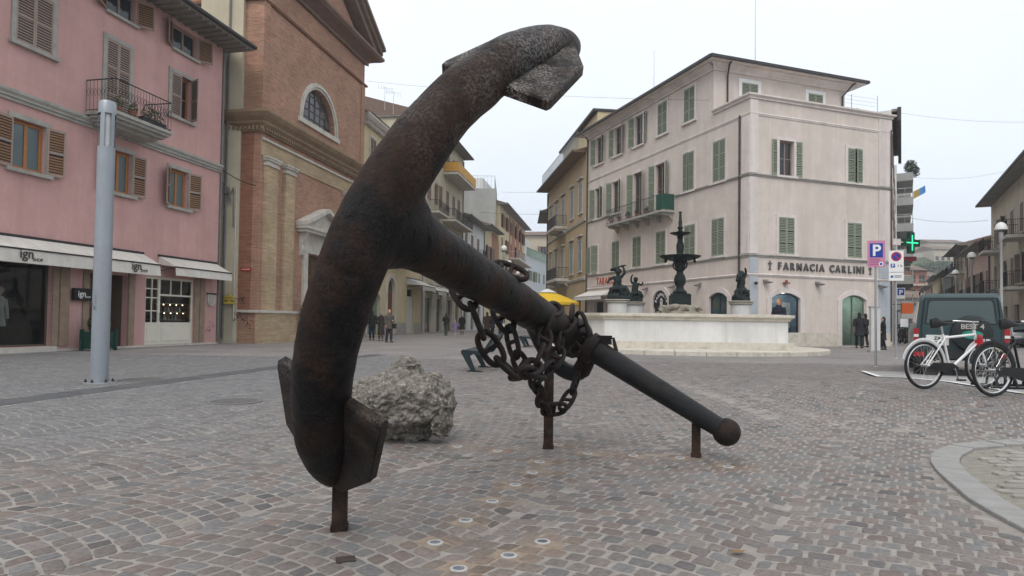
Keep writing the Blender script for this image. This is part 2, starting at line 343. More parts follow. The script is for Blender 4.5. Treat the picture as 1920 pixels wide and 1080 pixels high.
def ground_material():
    m = bpy.data.materials.new('paving_bed'); m.use_nodes = True; t = m.node_tree; b = t.nodes['Principled BSDF']
    b.inputs['Roughness'].default_value = .92; b.inputs['Specular IOR Level'].default_value = .15
    n = t.nodes.new; L = t.links.new
    g = n('ShaderNodeNewGeometry'); sp = n('ShaderNodeSeparateXYZ'); L(g.outputs['Position'], sp.inputs[0])
    # far: cobbles too small to tell apart
    mp = n('ShaderNodeMapping'); mp.inputs['Rotation'].default_value = (0, 0, atan2(LD.x, LD.y)); L(g.outputs['Position'], mp.inputs[0])
    wv = n('ShaderNodeTexNoise'); wv.inputs['Scale'].default_value = .9; L(g.outputs['Position'], wv.inputs['Vector'])
    ad = n('ShaderNodeVectorMath'); ad.operation = 'MULTIPLY_ADD'; ad.inputs[1].default_value = (.5, .5, 0); L(wv.outputs['Color'], ad.inputs[0]); L(mp.outputs[0], ad.inputs[2])
    br = n('ShaderNodeTexBrick'); br.inputs['Scale'].default_value = 1; br.inputs['Brick Width'].default_value = .125; br.inputs['Row Height'].default_value = .115; br.inputs['Mortar Size'].default_value = .011
    br.inputs['Color1'].default_value = (.195, .178, .172, 1); br.inputs['Color2'].default_value = (.145, .135, .133, 1); br.inputs['Mortar'].default_value = (.29, .27, .255, 1)
    L(ad.outputs[0], br.inputs['Vector'])
    n1 = n('ShaderNodeTexNoise'); n1.inputs['Scale'].default_value = .35; n1.inputs['Detail'].default_value = 8; n1.inputs['Roughness'].default_value = .65; L(g.outputs['Position'], n1.inputs['Vector'])
    r1 = n('ShaderNodeMapRange'); r1.inputs[1].default_value = .3; r1.inputs[2].default_value = .7; r1.inputs[3].default_value = .78; r1.inputs[4].default_value = 1.22; L(n1.outputs[0], r1.inputs[0])
    far = n('ShaderNodeVectorMath'); far.operation = 'SCALE'; L(br.outputs[0], far.inputs[0]); L(r1.outputs[0], far.inputs['Scale'])
    # near: pale sandy mortar between the stones
    n2 = n('ShaderNodeTexNoise'); n2.inputs['Scale'].default_value = 7; n2.inputs['Detail'].default_value = 9; n2.inputs['Roughness'].default_value = .7; L(g.outputs['Position'], n2.inputs['Vector'])
    cr = n('ShaderNodeValToRGB'); cr.color_ramp.elements[0].position = .3; cr.color_ramp.elements[0].color = (.19, .172, .157, 1); cr.color_ramp.elements[1].position = .62; cr.color_ramp.elements[1].color = (.31, .285, .262, 1)
    L(n2.outputs[0], cr.inputs[0])
    gt = n('ShaderNodeMath'); gt.operation = 'GREATER_THAN'; gt.inputs[1].default_value = STONE_Y - .1; L(sp.outputs[1], gt.inputs[0])
    mx = n('ShaderNodeMix'); mx.data_type = 'RGBA'; L(gt.outputs[0], mx.inputs[0]); L(cr.outputs[0], mx.inputs[6]); L(far.outputs[0], mx.inputs[7])
    L(mx.outputs[2], b.inputs['Base Color'])
    bp = n('ShaderNodeBump'); bp.inputs['Strength'].default_value = .35; bp.inputs['Distance'].default_value = .01
    L(n2.outputs[0], bp.inputs['Height']); L(bp.outputs[0], b.inputs['Normal'])
    return m
def stone_material():
    m = bpy.data.materials.new('porphyry_cobble'); m.use_nodes = True; t = m.node_tree; b = t.nodes['Principled BSDF']
    b.inputs['Roughness'].default_value = .72; b.inputs['Specular IOR Level'].default_value = .3
    n = t.nodes.new; L = t.links.new
    at_ = n('ShaderNodeAttribute'); at_.attribute_name = 'tint'
    g = n('ShaderNodeNewGeometry')
    n1 = n('ShaderNodeTexNoise'); n1.inputs['Scale'].default_value = 38; n1.inputs['Detail'].default_value = 6; n1.inputs['Roughness'].default_value = .7; L(g.outputs['Position'], n1.inputs['Vector'])
    r1 = n('ShaderNodeMapRange'); r1.inputs[1].default_value = .25; r1.inputs[2].default_value = .75; r1.inputs[3].default_value = .62; r1.inputs[4].default_value = 1.38; L(n1.outputs[0], r1.inputs[0])
    sc = n('ShaderNodeVectorMath'); sc.operation = 'SCALE'; L(at_.outputs['Color'], sc.inputs[0]); L(r1.outputs[0], sc.inputs['Scale'])
    # dust and dirt lying over stones and joints alike
    n2 = n('ShaderNodeTexNoise'); n2.inputs['Scale'].default_value = 1.1; n2.inputs['Detail'].default_value = 9; n2.inputs['Roughness'].default_value = .72; L(g.outputs['Position'], n2.inputs['Vector'])
    r2 = n('ShaderNodeMapRange'); r2.inputs[1].default_value = .5; r2.inputs[2].default_value = .75; r2.inputs[4].default_value = .5; L(n2.outputs[0], r2.inputs[0])
    mx = n('ShaderNodeMix'); mx.data_type = 'RGBA'; L(r2.outputs[0], mx.inputs[0]); L(sc.outputs[0], mx.inputs[6]); mx.inputs[7].default_value = (.205, .19, .175, 1)
    L(mx.outputs[2], b.inputs['Base Color'])
    bp = n('ShaderNodeBump'); bp.inputs['Strength'].default_value = .5; bp.inputs['Distance'].default_value = .006
    L(n1.outputs[0], bp.inputs['Height']); L(bp.outputs[0], b.inputs['Normal'])
    return m
GROUND_M = ground_material(); STONE_M = stone_material()
xs = [-900, -300, -120, -60, -30, -18] + [i * .5 for i in range(-24, 33)] + [20, 30, 60, 120, 300, 900]
ys = [-300, -60, -10] + [i * .5 for i in range(0, 42)] + [24, 30, 45, 70, 120, 200, 400, 900]
g = MB()
for y in ys:
    for x in xs: g.v.append((x, y, gh(x, y)))
nx = len(xs); g.smooth = True
for j in range(len(ys) - 1):
    for i in range(nx - 1): g.face([j * nx + i, j * nx + i + 1, (j + 1) * nx + i + 1, (j + 1) * nx + i])
ground = tag(g.build('ground', GROUND_M), kind='structure')

# lights set in the paving (their positions are needed to leave the stones out under them)
LIGHT_PX = [(858, 838), (933, 846), (1047, 835), (1102, 851), (1187, 855), (1275, 859), (1012, 867), (998, 887), (966, 910), (923, 941), (873, 977), (816, 1019), (1017, 1017), (954, 1043), (860, 1068), (1365, 876)]
LIGHTS = [ground_px(*q) for q in LIGHT_PX]
RUST_C = (.23, .135, .065)
stones = []
rnd = random.Random(3)
LW = 1.32; PIT = .116
for lane in range(-22, 24):
    for j in range(-60, 360):
        R = 1.7 if lane < 0 else (2.2 if lane < 2 else 5.5)
        half = LW / 2; nst = 11; off = .5 * (j % 2)
        edges = [-half + rnd.uniform(-.035, .035)] + [-half + LW * (k + (off - .25) + rnd.uniform(-.13, .13)) / nst for k in range(1, nst)] + [half + rnd.uniform(-.035, .035)]
        for k in range(nst):
            a0, a1 = edges[k] + .009, edges[k + 1] - .009
            if a1 - a0 < .045: continue
            am = (a0 + a1) / 2
            bm = j * PIT - am * am / (2 * R) + lane * .37
            x = LN.x * (lane * LW + am) + LD.x * bm; y = LN.y * (lane * LW + am) + LD.y * bm
            if y < 1.7 or y > STONE_Y or abs(x) > .79 * y + 1.6: continue
            if x < -14.9 + (y - 19.5) * .215 + .5: continue
            if in_kerb(x, y) or in_kerb(x + .06, y) : continue
            d = (Vector((x, y)) - STRIP0).dot(SNOR)
            if abs(d) < .30: continue
            if any(abs(x - l.x) < .06 and abs(y - l.y) < .06 for l in LIGHTS): continue
            if y > 8.25 and y < 17.05 and x > 6.9 + max(0, (y - 8.3) * .09) + max(0, y - 12.4) * .26: continue
            th = atan2(-am / R, 1)
            stones.append((x, y, am, bm, a0, a1, th, lane))
def stone_geom(st):
    x, y, am, bm, a0, a1, th, lane = st
    hw = (a1 - a0) / 2 * rnd.uniform(.90, 1.0); hb = PIT / 2 - rnd.uniform(.005, .012)
    near = y < 9
    # outline in lane coordinates, rounded and irregular
    pts = []
    c = rnd.uniform(.12, .3)
    for (sa, sb) in ((-1, -1), (1, -1), (1, 1), (-1, 1)):
        j1 = rnd.uniform(-.008, .008); j2 = rnd.uniform(-.007, .007)
        pa, pb = sa * hw + j1, sb * hb + j2
        if near:
            q1 = (pa - sa * hw * c, pb); q2 = (pa, pb - sb * hb * c)
            pts += [q1, q2] if (sa * sb) < 0 else [q2, q1]
        else: pts.append((pa, pb))
    sh = tan(th)                      # rows follow the arc: shear along the lane
    def W(pa, pb, z, k=1.0):
        pa *= k; pb *= k
        pb2 = pb + sh * pa
        wx = x + LN.x * pa + LD.x * pb2; wy = y + LN.y * pa + LD.y * pb2
        return (wx, wy, gh(wx, wy) + z)
    zt = rnd.uniform(.002, .0055); tl = (rnd.uniform(-.012, .012), rnd.uniform(-.012, .012))
    top = [W(p[0], p[1], zt + p[0] * tl[0] + p[1] * tl[1], .90) for p in pts]
    mid = [W(p[0], p[1], zt * .35 + .0004, 1.0) for p in pts]; low = [W(p[0], p[1], -.012, 1.03) for p in pts]
    gg, left = stone_tone(x, y)
    k = rnd.random(); br = rnd.uniform(.84, 1.16)
    if k < .5: col = (.160, .140, .131)
    elif k < .78: col = (.150, .144, .142)
    elif k < .9: col = (.160, .128, .115)
    elif k < .96: col = (.105, .096, .095)
    else: col = (.21, .188, .165)
    col = [v * br for v in col]
    grey = (.150, .155, .160)
    col = [col[i] * (1 - .75 * left) + grey[i] * br * .75 * left for i in range(3)]
    for l in LIGHTS:
        dd = hypot((x - l.x - .04) * .8, (y - l.y))
        if dd < .22:
            f = .38 * (1 - dd / .22) ** .8; col = [col[i] * (1 - f) + RUST_C[i] * f for i in range(3)]
    return top, mid, low, col, near
def visible(st):
    x, y = st[0], st[1]
    return y > 3.0 and abs(x) < .765 * y
order = sorted(range(len(stones)), key=lambda i: (not visible(stones[i]), stones[i][1] + abs(stones[i][0]) * .2))
single = set(order[:300])
big = MB(); btint = []
def emit(mb, top, mid, low, tl, col):
    n = len(top); b = len(mb.v); mb.v += top + mid + low; tl += [(*col, 1)] * (3 * n)
    mb.smooth = True
    mb.face(list(range(b, b + n)))
    for i in range(n):
        q = (i + 1) % n
        mb.face([b + n + i, b + n + q, b + q, b + i]); mb.face([b + 2 * n + i, b + 2 * n + q, b + n + q, b + n + i])
def settint(me, tl):
    a = me.color_attributes.new('tint', 'FLOAT_COLOR', 'POINT')
    a.data.foreach_set('color', [c for t in tl for c in t])
for i, st in enumerate(stones):
    top, mid, low, col, near = stone_geom(st)
    if i in single:
        mb = MB(); tl = []; emit(mb, top, mid, low, tl, col)
        me = mb.mesh('cobblestone', STONE_M); settint(me, tl); link('cobblestone', me, ground)
    else:
        if near: emit(big, top, mid, low, btint, col)
        else: emit(big, top, mid, low, btint, col)
ob = big.build('cobblestone_paving', STONE_M, ground); settint(ob.data, btint); ob['kind'] = 'stuff'

# dark slab strip crossing the square on the left
SLABM = mat('dark_strip_slab', (.085, .088, .092), .7, var=.25, vscale=2.5, bump=.15, stain=(.15, .145, .14), stain_amt=.5)
u = 0.0; L_ = (STRIP1 - STRIP0).length
strip = tag(thing('paving_strip', None, None, (0, 0, 0)), kind='structure')
while u < L_:
    ln = rnd.uniform(.55, .8)
    a, b2 = u + .008, min(u + ln, L_) - .008
    q = [STRIP0 + SDIR * s_ + SNOR * o_ for s_, o_ in ((a, -.27), (b2, -.27), (b2, .27), (a, .27))]
    mb = MB(); z = rnd.uniform(.004, .007)
    mb.prism([(p.x, p.y) for p in q], 'z', -.03, z); mb.build('slab', SLABM, strip)
    u += ln

# kerbed bed at the right: kerb stones round a rough flagstone surface
KM = mat('pale_kerb_stone', (.265, .26, .25), .8, var=.16, vscale=6, bump=.25, stain=(.2, .19, .18), stain_amt=.5)
bed = MB()
def off_path(path, d):
    o = []
    for i, p in enumerate(path):
        a = Vector(path[max(i - 1, 0)]); c = Vector(path[min(i + 1, len(path) - 1)]); t = (c - a).normalized(); o.append(Vector(p) + Vector((t.y, -t.x)) * d)
    return o
def resample(path, n):
    P = [Vector(p) for p in path]; d = [0]
    for a, b in zip(P, P[1:]): d.append(d[-1] + (b - a).length)
    res = []
    for i in range(n + 1):
        s_ = d[-1] * i / n
        for k in range(len(P) - 1):
            if s_ <= d[k + 1] + 1e-9: res.append(P[k].lerp(P[k + 1], (s_ - d[k]) / max(d[k + 1] - d[k], 1e-9))); break
    return res
kp = resample(KERB, 44)
ki = off_path(kp, .21)
kerb = tag(thing('kerb', None, None), kind='structure')
for i in range(44):
    t = (kp[i + 1] - kp[i]).normalized() * .006
    mb = MB(); z = .028 + rnd.uniform(-.004, .004)
    q = [kp[i] + t, kp[i + 1] - t, ki[i + 1] - t, ki[i] + t]
    zz = gh(kp[i].x, kp[i].y)
    b0 = [(p.x, p.y, zz - .03) for p in q]; b1 = [(p.x, p.y, zz + z - .006) for p in q]
    c0 = sum(q, Vector((0, 0))) / 4; b2 = [(*(c0 + (p - c0) * .96), zz + z) for p in q]
    mb.v += b0 + b1 + b2
    for k in range(4):
        k2 = (k + 1) % 4; mb.face([k2, k, 4 + k, 4 + k2]); mb.face([4 + k2, 4 + k, 8 + k, 8 + k2])
    mb.face([11, 10, 9, 8]); mb.build('kerb_stone', KM, kerb)
FLAG = mat('rough_flagstone_bed', (.275, .26, .23), .9, var=.3, vscale=9, bump=.6, bscale=22, stain=(.15, .14, .12), stain_amt=.7)
FLAGM = mat('bed_earth', (.225, .21, .18), .95, var=.3, vscale=12, bump=.5)
bedin = off_path(kp, .215)
mb = MB(); mb.poly([(p.x, p.y, .006 + gh(p.x, p.y)) for p in bedin][::-1] + [(10, 1.6, .006)])
bedo = tag(mb.build('flagstone_bed', FLAGM), kind='structure')
# random flat stones in the bed
yy = 2.2
while yy < 6.6:
    xx = 2.8 + rnd.uniform(0, .15)
    rowh = rnd.uniform(.10, .17)
    while xx < 8.2:
        ln = rnd.uniform(.16, .38)
        cx, cy = xx + ln / 2, yy + rowh / 2
        ok = all(in_kerb(px_ - .24, py_) and in_kerb(px_, py_ + .24) and in_kerb(px_ - .17, py_ + .17) for px_, py_ in ((xx, yy), (xx + ln, yy), (xx + ln, yy + rowh), (xx, yy + rowh)))
        if ok:
            mb = MB(); n = 7; z = .018 + rnd.uniform(0, .008)
            pts = []
            for k in range(n):
                th = 2 * pi * (k + rnd.uniform(-.2, .2)) / n
                ex = max(min(cos(th) * 1.25, 1), -1) * (ln / 2 - .008); ey = max(min(sin(th) * 1.25, 1), -1) * (rowh / 2 - .007)
                pts.append((cx + ex, cy + ey))
            b = len(mb.v); hh = gh(cx, cy)
            mb.v += [(p[0], p[1], hh - .01) for p in pts] + [(cx + (p[0] - cx) * .93, cy + (p[1] - cy) * .9, hh + z) for p in pts]
            mb.face(list(range(n, 2 * n)))
            for k in range(n): mb.face([k, (k + 1) % n, n + (k + 1) % n, n + k])
            mb.build('flagstone', FLAG, bedo)
        xx += ln
    yy += rowh
# ground lights
LENSW = mat('milky_lamp_glass', (.10, .11, .13), .2, var=.05); RIMW = mat('lamp_rim_steel', (.40, .39, .375), .6, metal=.1, var=.1)
RUSTG = mat('rust_stained_bed', (.25, .20, .155), .95, var=.35, vscale=14)
def light_label(i):
    return ['round white ground light beside the boulder foot', 'round white ground light just right of the boulder', 'round white ground light right behind the middle anchor post',
            'ground light right of the middle anchor post base', 'ground light midway between the middle and right anchor posts', 'ground light just left of the right anchor post',
            'dusty ground light in front of the middle anchor post', 'ground light second in the row coming from the middle post', 'ground light third in the row coming from the middle post',
            'ground light fourth in the row, over a rusty streak', 'ground light fifth in the diagonal row, right of anchor foot', 'ground light with rusty halo at the lower left of the group',
            'ground light with rusty halo at the right of the lower four', 'ground light lower centre of the front group', 'ground light nearest the camera at the bottom edge', 'ground light right of and before the ball ended stock'][i]
for i, l in enumerate(LIGHTS):
    t = thing('ground_light', light_label(i), 'ground light', (l.x, l.y, gh(l.x, l.y)), rnd.uniform(0, 3), 'round lights set in the paving')
    mb = MB(); mb.lathe([(.043, -.02), (.043, .006), (.040, .008), (.029, .0085), (.028, .006)], 20); mb.build('rim', RIMW, t)
    mb = MB(); mb.lathe([(.0285, .0065), (.014, .0075), (0.0001, .008)], 20); mb.build('lens', LENSW, t)
    mb = MB(); n = 14
    mb.poly([(cos(2 * pi * k / n) * rnd.uniform(.11, .19), sin(2 * pi * k / n) * rnd.uniform(.09, .15), .0012) for k in range(n)]); mb.build('rust_stain', RUSTG, t)

# covers let into the paving
IRONC = mat('worn_iron_cover', (.11, .105, .10), .8, metal=.0, var=.3, vscale=12, bump=.5, bscale=60)
def cover(px, py, r, lab, sq=None):
    p = ground_px(px, py); t = thing('utility_cover', lab, 'manhole cover', (p.x, p.y, gh(p.x, p.y) + .012), .3)
    m = MB()
    if sq: m.box(-sq[0], sq[0], -sq[1], sq[1], -.02, .0); m.build('lid', mat('rusty_dark_cover', (.05, .038, .034), .8, var=.4, vscale=20), t)
    else: m.lathe([(r, -.02), (r, .006), (r * .9, .008), (r * .88, .004), (.001, .004)], 28); m.build('lid', IRONC, t); m = MB(); m.lathe([(r + .05, -.02), (r + .05, .004), (r + .01, .006), (r + .008, -.02)], 28); m.build('ring', mat('cover_ring_stone', (.17, .165, .16), .9), t)
cover(648, 1052, 0, 'small dark square cover near the anchor foot', (.045, .035)); cover(268, 713, .34, 'dark round cover in front of the planter tub'); cover(440, 754, .3, 'round cover on the grey paving left of the anchor')
p = ground_px(1383, 1041); t = thing('fallen_leaf', 'dry brown leaf lying on the cobbles', 'leaf', (p.x, p.y, .014)); m = MB(); m.poly([(-.035, 0, 0), (-.01, -.018, .006), (.02, -.014, .004), (.04, .004, .01), (.015, .02, .004), (-.015, .015, .008)]); m.build('blade', mat('dry_leaf', (.2, .12, .06), .8), t)
# ================================================================== BUILDING KIT
# every building is an Empty at its facade's base; local X runs along the facade (left to right as seen), Y into the building, Z up
def place(name, label, cat, o, d, group=None):
    return thing(name, label, cat, (o[0], o[1], 0), atan2(d[1], d[0]), group)
def arch_pts(a, b, zs, rise, n=12):
    """points of an arch from (b,zs) over to (a,zs)"""
    w = (b - a) / 2; c = (a + b) / 2
    if rise >= w * .999: return [(c + w * cos(pi * i / n), zs + rise * sin(pi * i / n)) for i in range(n + 1)]
    R = (w * w + rise * rise) / (2 * rise); t0 = math.asin(w / R)
    return [(c + R * sin(t0 - 2 * t0 * i / n), zs - (R - rise) + R * cos(t0 - 2 * t0 * i / n)) for i in range(n + 1)]
def wall_face(mb, s0, s1, z0, z1, ops, depth=.25, y=0.0):
    """front face with rectangular or arched openings and their reveals; op = (a,b,c,d[,rise])"""
    S = sorted(set([s0, s1] + [v for o in ops for v in o[:2] if s0 < v < s1])); Z = sorted(set([z0, z1] + [v for o in ops for v in o[2:4] if z0 < v < z1]))
    for i in range(len(S) - 1):
        for j in range(len(Z) - 1):
            cs, cz = (S[i] + S[i + 1]) / 2, (Z[j] + Z[j + 1]) / 2
            if any(o[0] < cs < o[1] and o[2] < cz < o[3] for o in ops): continue
            mb.poly([(S[i], y, Z[j]), (S[i + 1], y, Z[j]), (S[i + 1], y, Z[j + 1]), (S[i], y, Z[j + 1])])
    for o in ops:
        a, b, c, d = o[:4]; rise = o[4] if len(o) > 4 else 0
        if rise:
            ap = arch_pts(a, b, d - rise, rise); k = len(ap) // 2
            for i in range(len(ap) - 1):
                p, q = ap[i], ap[i + 1]
                mb.poly([(p[0], y, p[1]), (p[0], y, d), (q[0], y, d), (q[0], y, q[1])])
            pr = [(a, c), (b, c)] + ap
        else: pr = [(a, c), (b, c), (b, d), (a, d)]
        for i in range(len(pr)):
            p, q = pr[i], pr[(i + 1) % len(pr)]
            if hypot(p[0] - q[0], p[1] - q[1]) < 1e-5: continue
            mb.poly([(p[0], y, p[1]), (p[0], y + depth, p[1]), (q[0], y + depth, q[1]), (q[0], y, q[1])])
def shell(mb, s0, s1, z0, z1, dep, y=0.0, top=True, skew0=0, skew1=0):
    """sides, back and top of a block behind a front face"""
    mb.poly([(s0, y, z0), (s0, y, z1), (s0 + skew0, y + dep, z1), (s0 + skew0, y + dep, z0)]); mb.poly([(s1, y, z0), (s1 + skew1, y + dep, z0), (s1 + skew1, y + dep, z1), (s1, y, z1)])
    mb.poly([(s0 + skew0, y + dep, z0), (s0 + skew0, y + dep, z1), (s1 + skew1, y + dep, z1), (s1 + skew1, y + dep, z0)])
    if top: mb.poly([(s0, y, z1), (s1, y, z1), (s1 + skew1, y + dep, z1), (s0 + skew0, y + dep, z1)])
_wc = {}
def window(par, a, b, c, d, y=.18, frame=WOOD, pane=GLASS, leaves=2, bars=0, fw=.07, rise=0, name='window'):
    """glazed window: frame mesh with one pane per leaf as sub-parts"""
    w, h = b - a, d - c
    key = (round(w, 3), round(h, 3), frame.name, pane.name, leaves, bars, fw, rise)
    if key not in _wc:
        f = MB(); panes = []
        if rise:
            o = [(0, 0), (w, 0)] + arch_pts(0, w, h - rise, rise); i_ = [(fw, fw), (w - fw, fw)] + arch_pts(fw, w - fw, h - rise, rise - fw * .6)
            n = len(o)
            for k in range(n):
                k2 = (k + 1) % n
                f.poly([(o[k][0], 0, o[k][1]), (o[k2][0], 0, o[k2][1]), (i_[k2][0], 0, i_[k2][1]), (i_[k][0], 0, i_[k][1])])
                f.poly([(i_[k][0], 0, i_[k][1]), (i_[k2][0], 0, i_[k2][1]), (i_[k2][0], .06, i_[k2][1]), (i_[k][0], .06, i_[k][1])])
            for q in range(1, leaves): x = w * q / leaves; f.box(x - fw / 2, x + fw / 2, .002, .06, fw, h - fw)
            p = MB(); p.poly([(v[0], .035, v[1]) for v in i_]); panes.append(p.mesh('pane', pane))
        else:
            f.box(0, w, 0, .06, 0, fw); f.box(0, w, 0, .06, h - fw, h); f.box(0, fw, 0, .06, fw, h - fw); f.box(w - fw, w, 0, .06, fw, h - fw)
            for q in range(1, leaves): x = w * q / leaves; f.box(x - fw * .6, x + fw * .6, .004, .056, fw, h - fw)
            for q in range(1, bars + 1): z = h * q / (bars + 1); f.box(fw, w - fw, .01, .05, z - .02, z + .02)
            for q in range(leaves):
                p = MB(); x0, x1 = w * q / leaves + fw * .5, w * (q + 1) / leaves - fw * .5
                p.poly([(x0, .035, fw), (x1, .035, fw), (x1, .035, h - fw), (x0, .035, h - fw)]); panes.append(p.mesh('pane', pane))
        _wc[key] = (f.mesh('window', frame), panes)
    fm, panes = _wc[key]
    o = link(name, fm, par, (a, y, c))
    for p in panes: link('pane', p, o)
    return o
_sc = {}
def shutter(par, hinge, c, w, h, side, ang, frame=SHF, slat=SHB, y=-.01, rails=1):
    """louvred leaf hinged at s=hinge; side=+1: closed leaf reaches to +s; ang 0 closed, 180 flat on the wall"""
    key = (round(w, 3), round(h, 3), frame.name, slat.name, rails)
    if key not in _sc:
        m = MB(); st = .055; t = .04
        m.box(0, st, -t, 0, 0, h); m.box(w - st, w, -t, 0, 0, h)
        zs = [0, h]
        for r_ in range(rails): zs.append(h * (r_ + 1) / (rails + 1) * 1.0)
        zs.sort()
        for z in zs:
            z0 = min(max(z - .04, 0), h - .08); m.box(st, w - st, -t + .003, -.003, z0, z0 + .08)
        m.cur = 1; pit = .085
        for i in range(len(zs) - 1):
            z = zs[i] + .07
            while z < zs[i + 1] - .09:
                m.poly([(st, -t + .003, z), (w - st, -t + .003, z), (w - st, -.022, z + .056), (st, -.022, z + .056)])
                m.poly([(w - st, -.003, z), (st, -.003, z), (st, -.018, z + .056), (w - st, -.018, z + .056)])
                z += pit
            m.cur = 2; m.poly([(st, -.02, zs[i] + .04), (w - st, -.02, zs[i] + .04), (w - st, -.02, zs[i + 1] - .04), (st, -.02, zs[i + 1] - .04)]); m.cur = 1  # near-black sheet inside the leaf paints the shade between slats
        me = m.mesh('shutter', [frame, slat, DARKBACK]); m2 = MB(); m2.__dict__.update({k: (list(v) if isinstance(v, list) else v) for k, v in m.__dict__.items()})
        m2.v = [(-x, y_, z) for x, y_, z in m2.v]; m2.f = [f[::-1] for f in m2.f]
        _sc[key] = (me, m2.mesh('shutter', [frame, slat, DARKBACK]))
    me = _sc[key][0 if side > 0 else 1]
    a = radians(ang)
    return link('shutter', me, par, (hinge, y, c), (0, 0, -a if side > 0 else a))
def shutter_pair(par, a, b, c, d, angL, angR, frame, slat, y=-.012, rails=1):
    w = (b - a) / 2 - .004; shutter(par, a, c, w, d - c, 1, angL, frame, slat, y, rails); shutter(par, b, c, w, d - c, -1, angR, frame, slat, y, rails)
def surround(mb, a, b, c, d, w=.16, p=.05, sill=True, top=True):
    """flat stone surround proud of the wall, with a sill"""
    mb.box(a - w, a, -p, .0, c, d); mb.box(b, b + w, -p, .0, c, d)
    if top: mb.box(a - w - .01, b + w + .01, -p - .004, .0, d, d + w)
    if sill: mb.box(a - w - .06, b + w + .06, -p - .09, .0, c - .11, c)
def arch_surround(mb, a, b, c, d, rise, w=.22, p=.04):
    mb.box(a - w, a, -p, .0, c, d - rise); mb.box(b, b + w, -p, .0, c, d - rise)
    A = arch_pts(a, b, d - rise, rise); B = arch_pts(a - w, b + w, d - rise, rise + w)
    for i in range(len(A) - 1):
        q = [A[i], A[i + 1], B[i + 1], B[i]]
        mb.poly([(v[0], -p, v[1]) for v in q][::-1]); mb.poly([(B[i][0], -p, B[i][1]), (B[i][0], 0, B[i][1]), (B[i + 1][0], 0, B[i + 1][1]), (B[i + 1][0], -p, B[i + 1][1])])
        mb.poly([(A[i][0], -p, A[i][1]), (A[i + 1][0], -p, A[i + 1][1]), (A[i + 1][0], 0, A[i + 1][1]), (A[i][0], 0, A[i][1])])
def cornice(mb, s0, s1, prof, y=0.0, ends=True, ret0=0, ret1=0):
    """moulding: prof = [(projection, z), ...] swept along s"""
    n = len(prof); b = len(mb.v)
    for s_ in (s0, s1):
        e = 1 if s_ == s1 else -1
        for p, z in prof: mb.v.append((s_ + (p * (ret1 if e > 0 else -ret0)), y - p, z))
    for i in range(n - 1): mb.face([b + i, b + n + i, b + n + i + 1, b + i + 1])
    if ends: mb.face([b + i for i in range(n)]); mb.face([b + n + i for i in range(n)][::-1])
def rail(mb, path, h, pitch=.11, r=.009, top=.02, posts=True, z0=0, deco=False):
    P = [Vector(p) for p in path]
    for a, b in zip(P, P[1:]):
        L_ = (b - a).length; n = max(2, int(L_ / pitch)); d = b - a
        mb.tube([a + Vector((0, 0, h)), b + Vector((0, 0, h))], top, 6); mb.tube([a + Vector((0, 0, z0 + .06)), b + Vector((0, 0, z0 + .06))], top * .7, 5)
        for i in range(n + 1):
            q = a + d * (i / n); mb.tube([q + Vector((0, 0, z0)), q + Vector((0, 0, h))], r, 4, caps=False)
            if deco and i < n:
                q2 = a + d * ((i + .5) / n); e = d.normalized() * (L_ / n * .42)
                mb.tube([q2 + Vector((0, 0, h * .62)) + e, q2 + Vector((0, 0, h * .74)), q2 + Vector((0, 0, h * .62)) - e, q2 + Vector((0, 0, h * .48))], r * .8, 4, closed=True)
def balcony(par, s0, s1, z, proj, h=1.05, slab=STONE, railm=IRON, thick=.16, corbels=0, deco=False, panel=None, pitch=.11, solid=None):
    mb = MB(); mb.box(s0, s1, -proj, -.001, z - thick, z)
    for k in range(corbels):
        s_ = s0 + .25 + (s1 - s0 - .5) * k / max(1, corbels - 1)
        mb.prism([(0, z - thick - .45), (-.12, z - thick - .42), (-.3, z - thick - .2), (-proj + .12, z - thick - .14), (-proj + .12, z - thick - .002), (0, z - thick - .002)], 'x', s_ - .09, s_ + .09)
    o = mb.build('balcony', slab, par)
    e = .05
    if solid:
        m = MB(); m.box(s0, s1, -proj - .03, -proj + .05, z, z + h * .8); m.box(s0, s0 + .07, -proj + .06, -.01, z, z + h * .8); m.box(s1 - .07, s1, -proj + .06, -.01, z, z + h * .8); m.build('parapet', solid, o)
    else:
        m = MB(); rail(m, [(s0 + e, -.02, z), (s0 + e, -proj + e, z), (s1 - e, -proj + e, z), (s1 - e, -.02, z)], h, pitch, deco=deco); m.build('railing', railm, o)
    if panel:
        m = MB(); m.box(s0 + .02, s1 - .02, -proj - .01, -proj + .01, z + .08, z + h - .05); m.box(s0 - .01, s0 + .01, -proj + .02, -.05, z + .08, z + h - .05); m.build('screen', panel, o)
    return o
def pipe(par, s_, z0, z1, y=-.07, r=.05, m=PIPE, top=None):
    mb = MB(); path = [(s_, y, z0), (s_, y, z1)]
    if top: path += [(s_ + top[0] * .5, y + top[1] * .3, z1 + top[2] * .5), (s_ + top[0], y + top[1], z1 + top[2])]
    mb.tube(path, r, 8)
    z = z0 + .8
    while z < z1 - .3: mb.tube([(s_, y, z), (s_, y, z + .05)], r * 1.25, 8); z += 2.2
    return mb.build('drain_pipe', m, par)
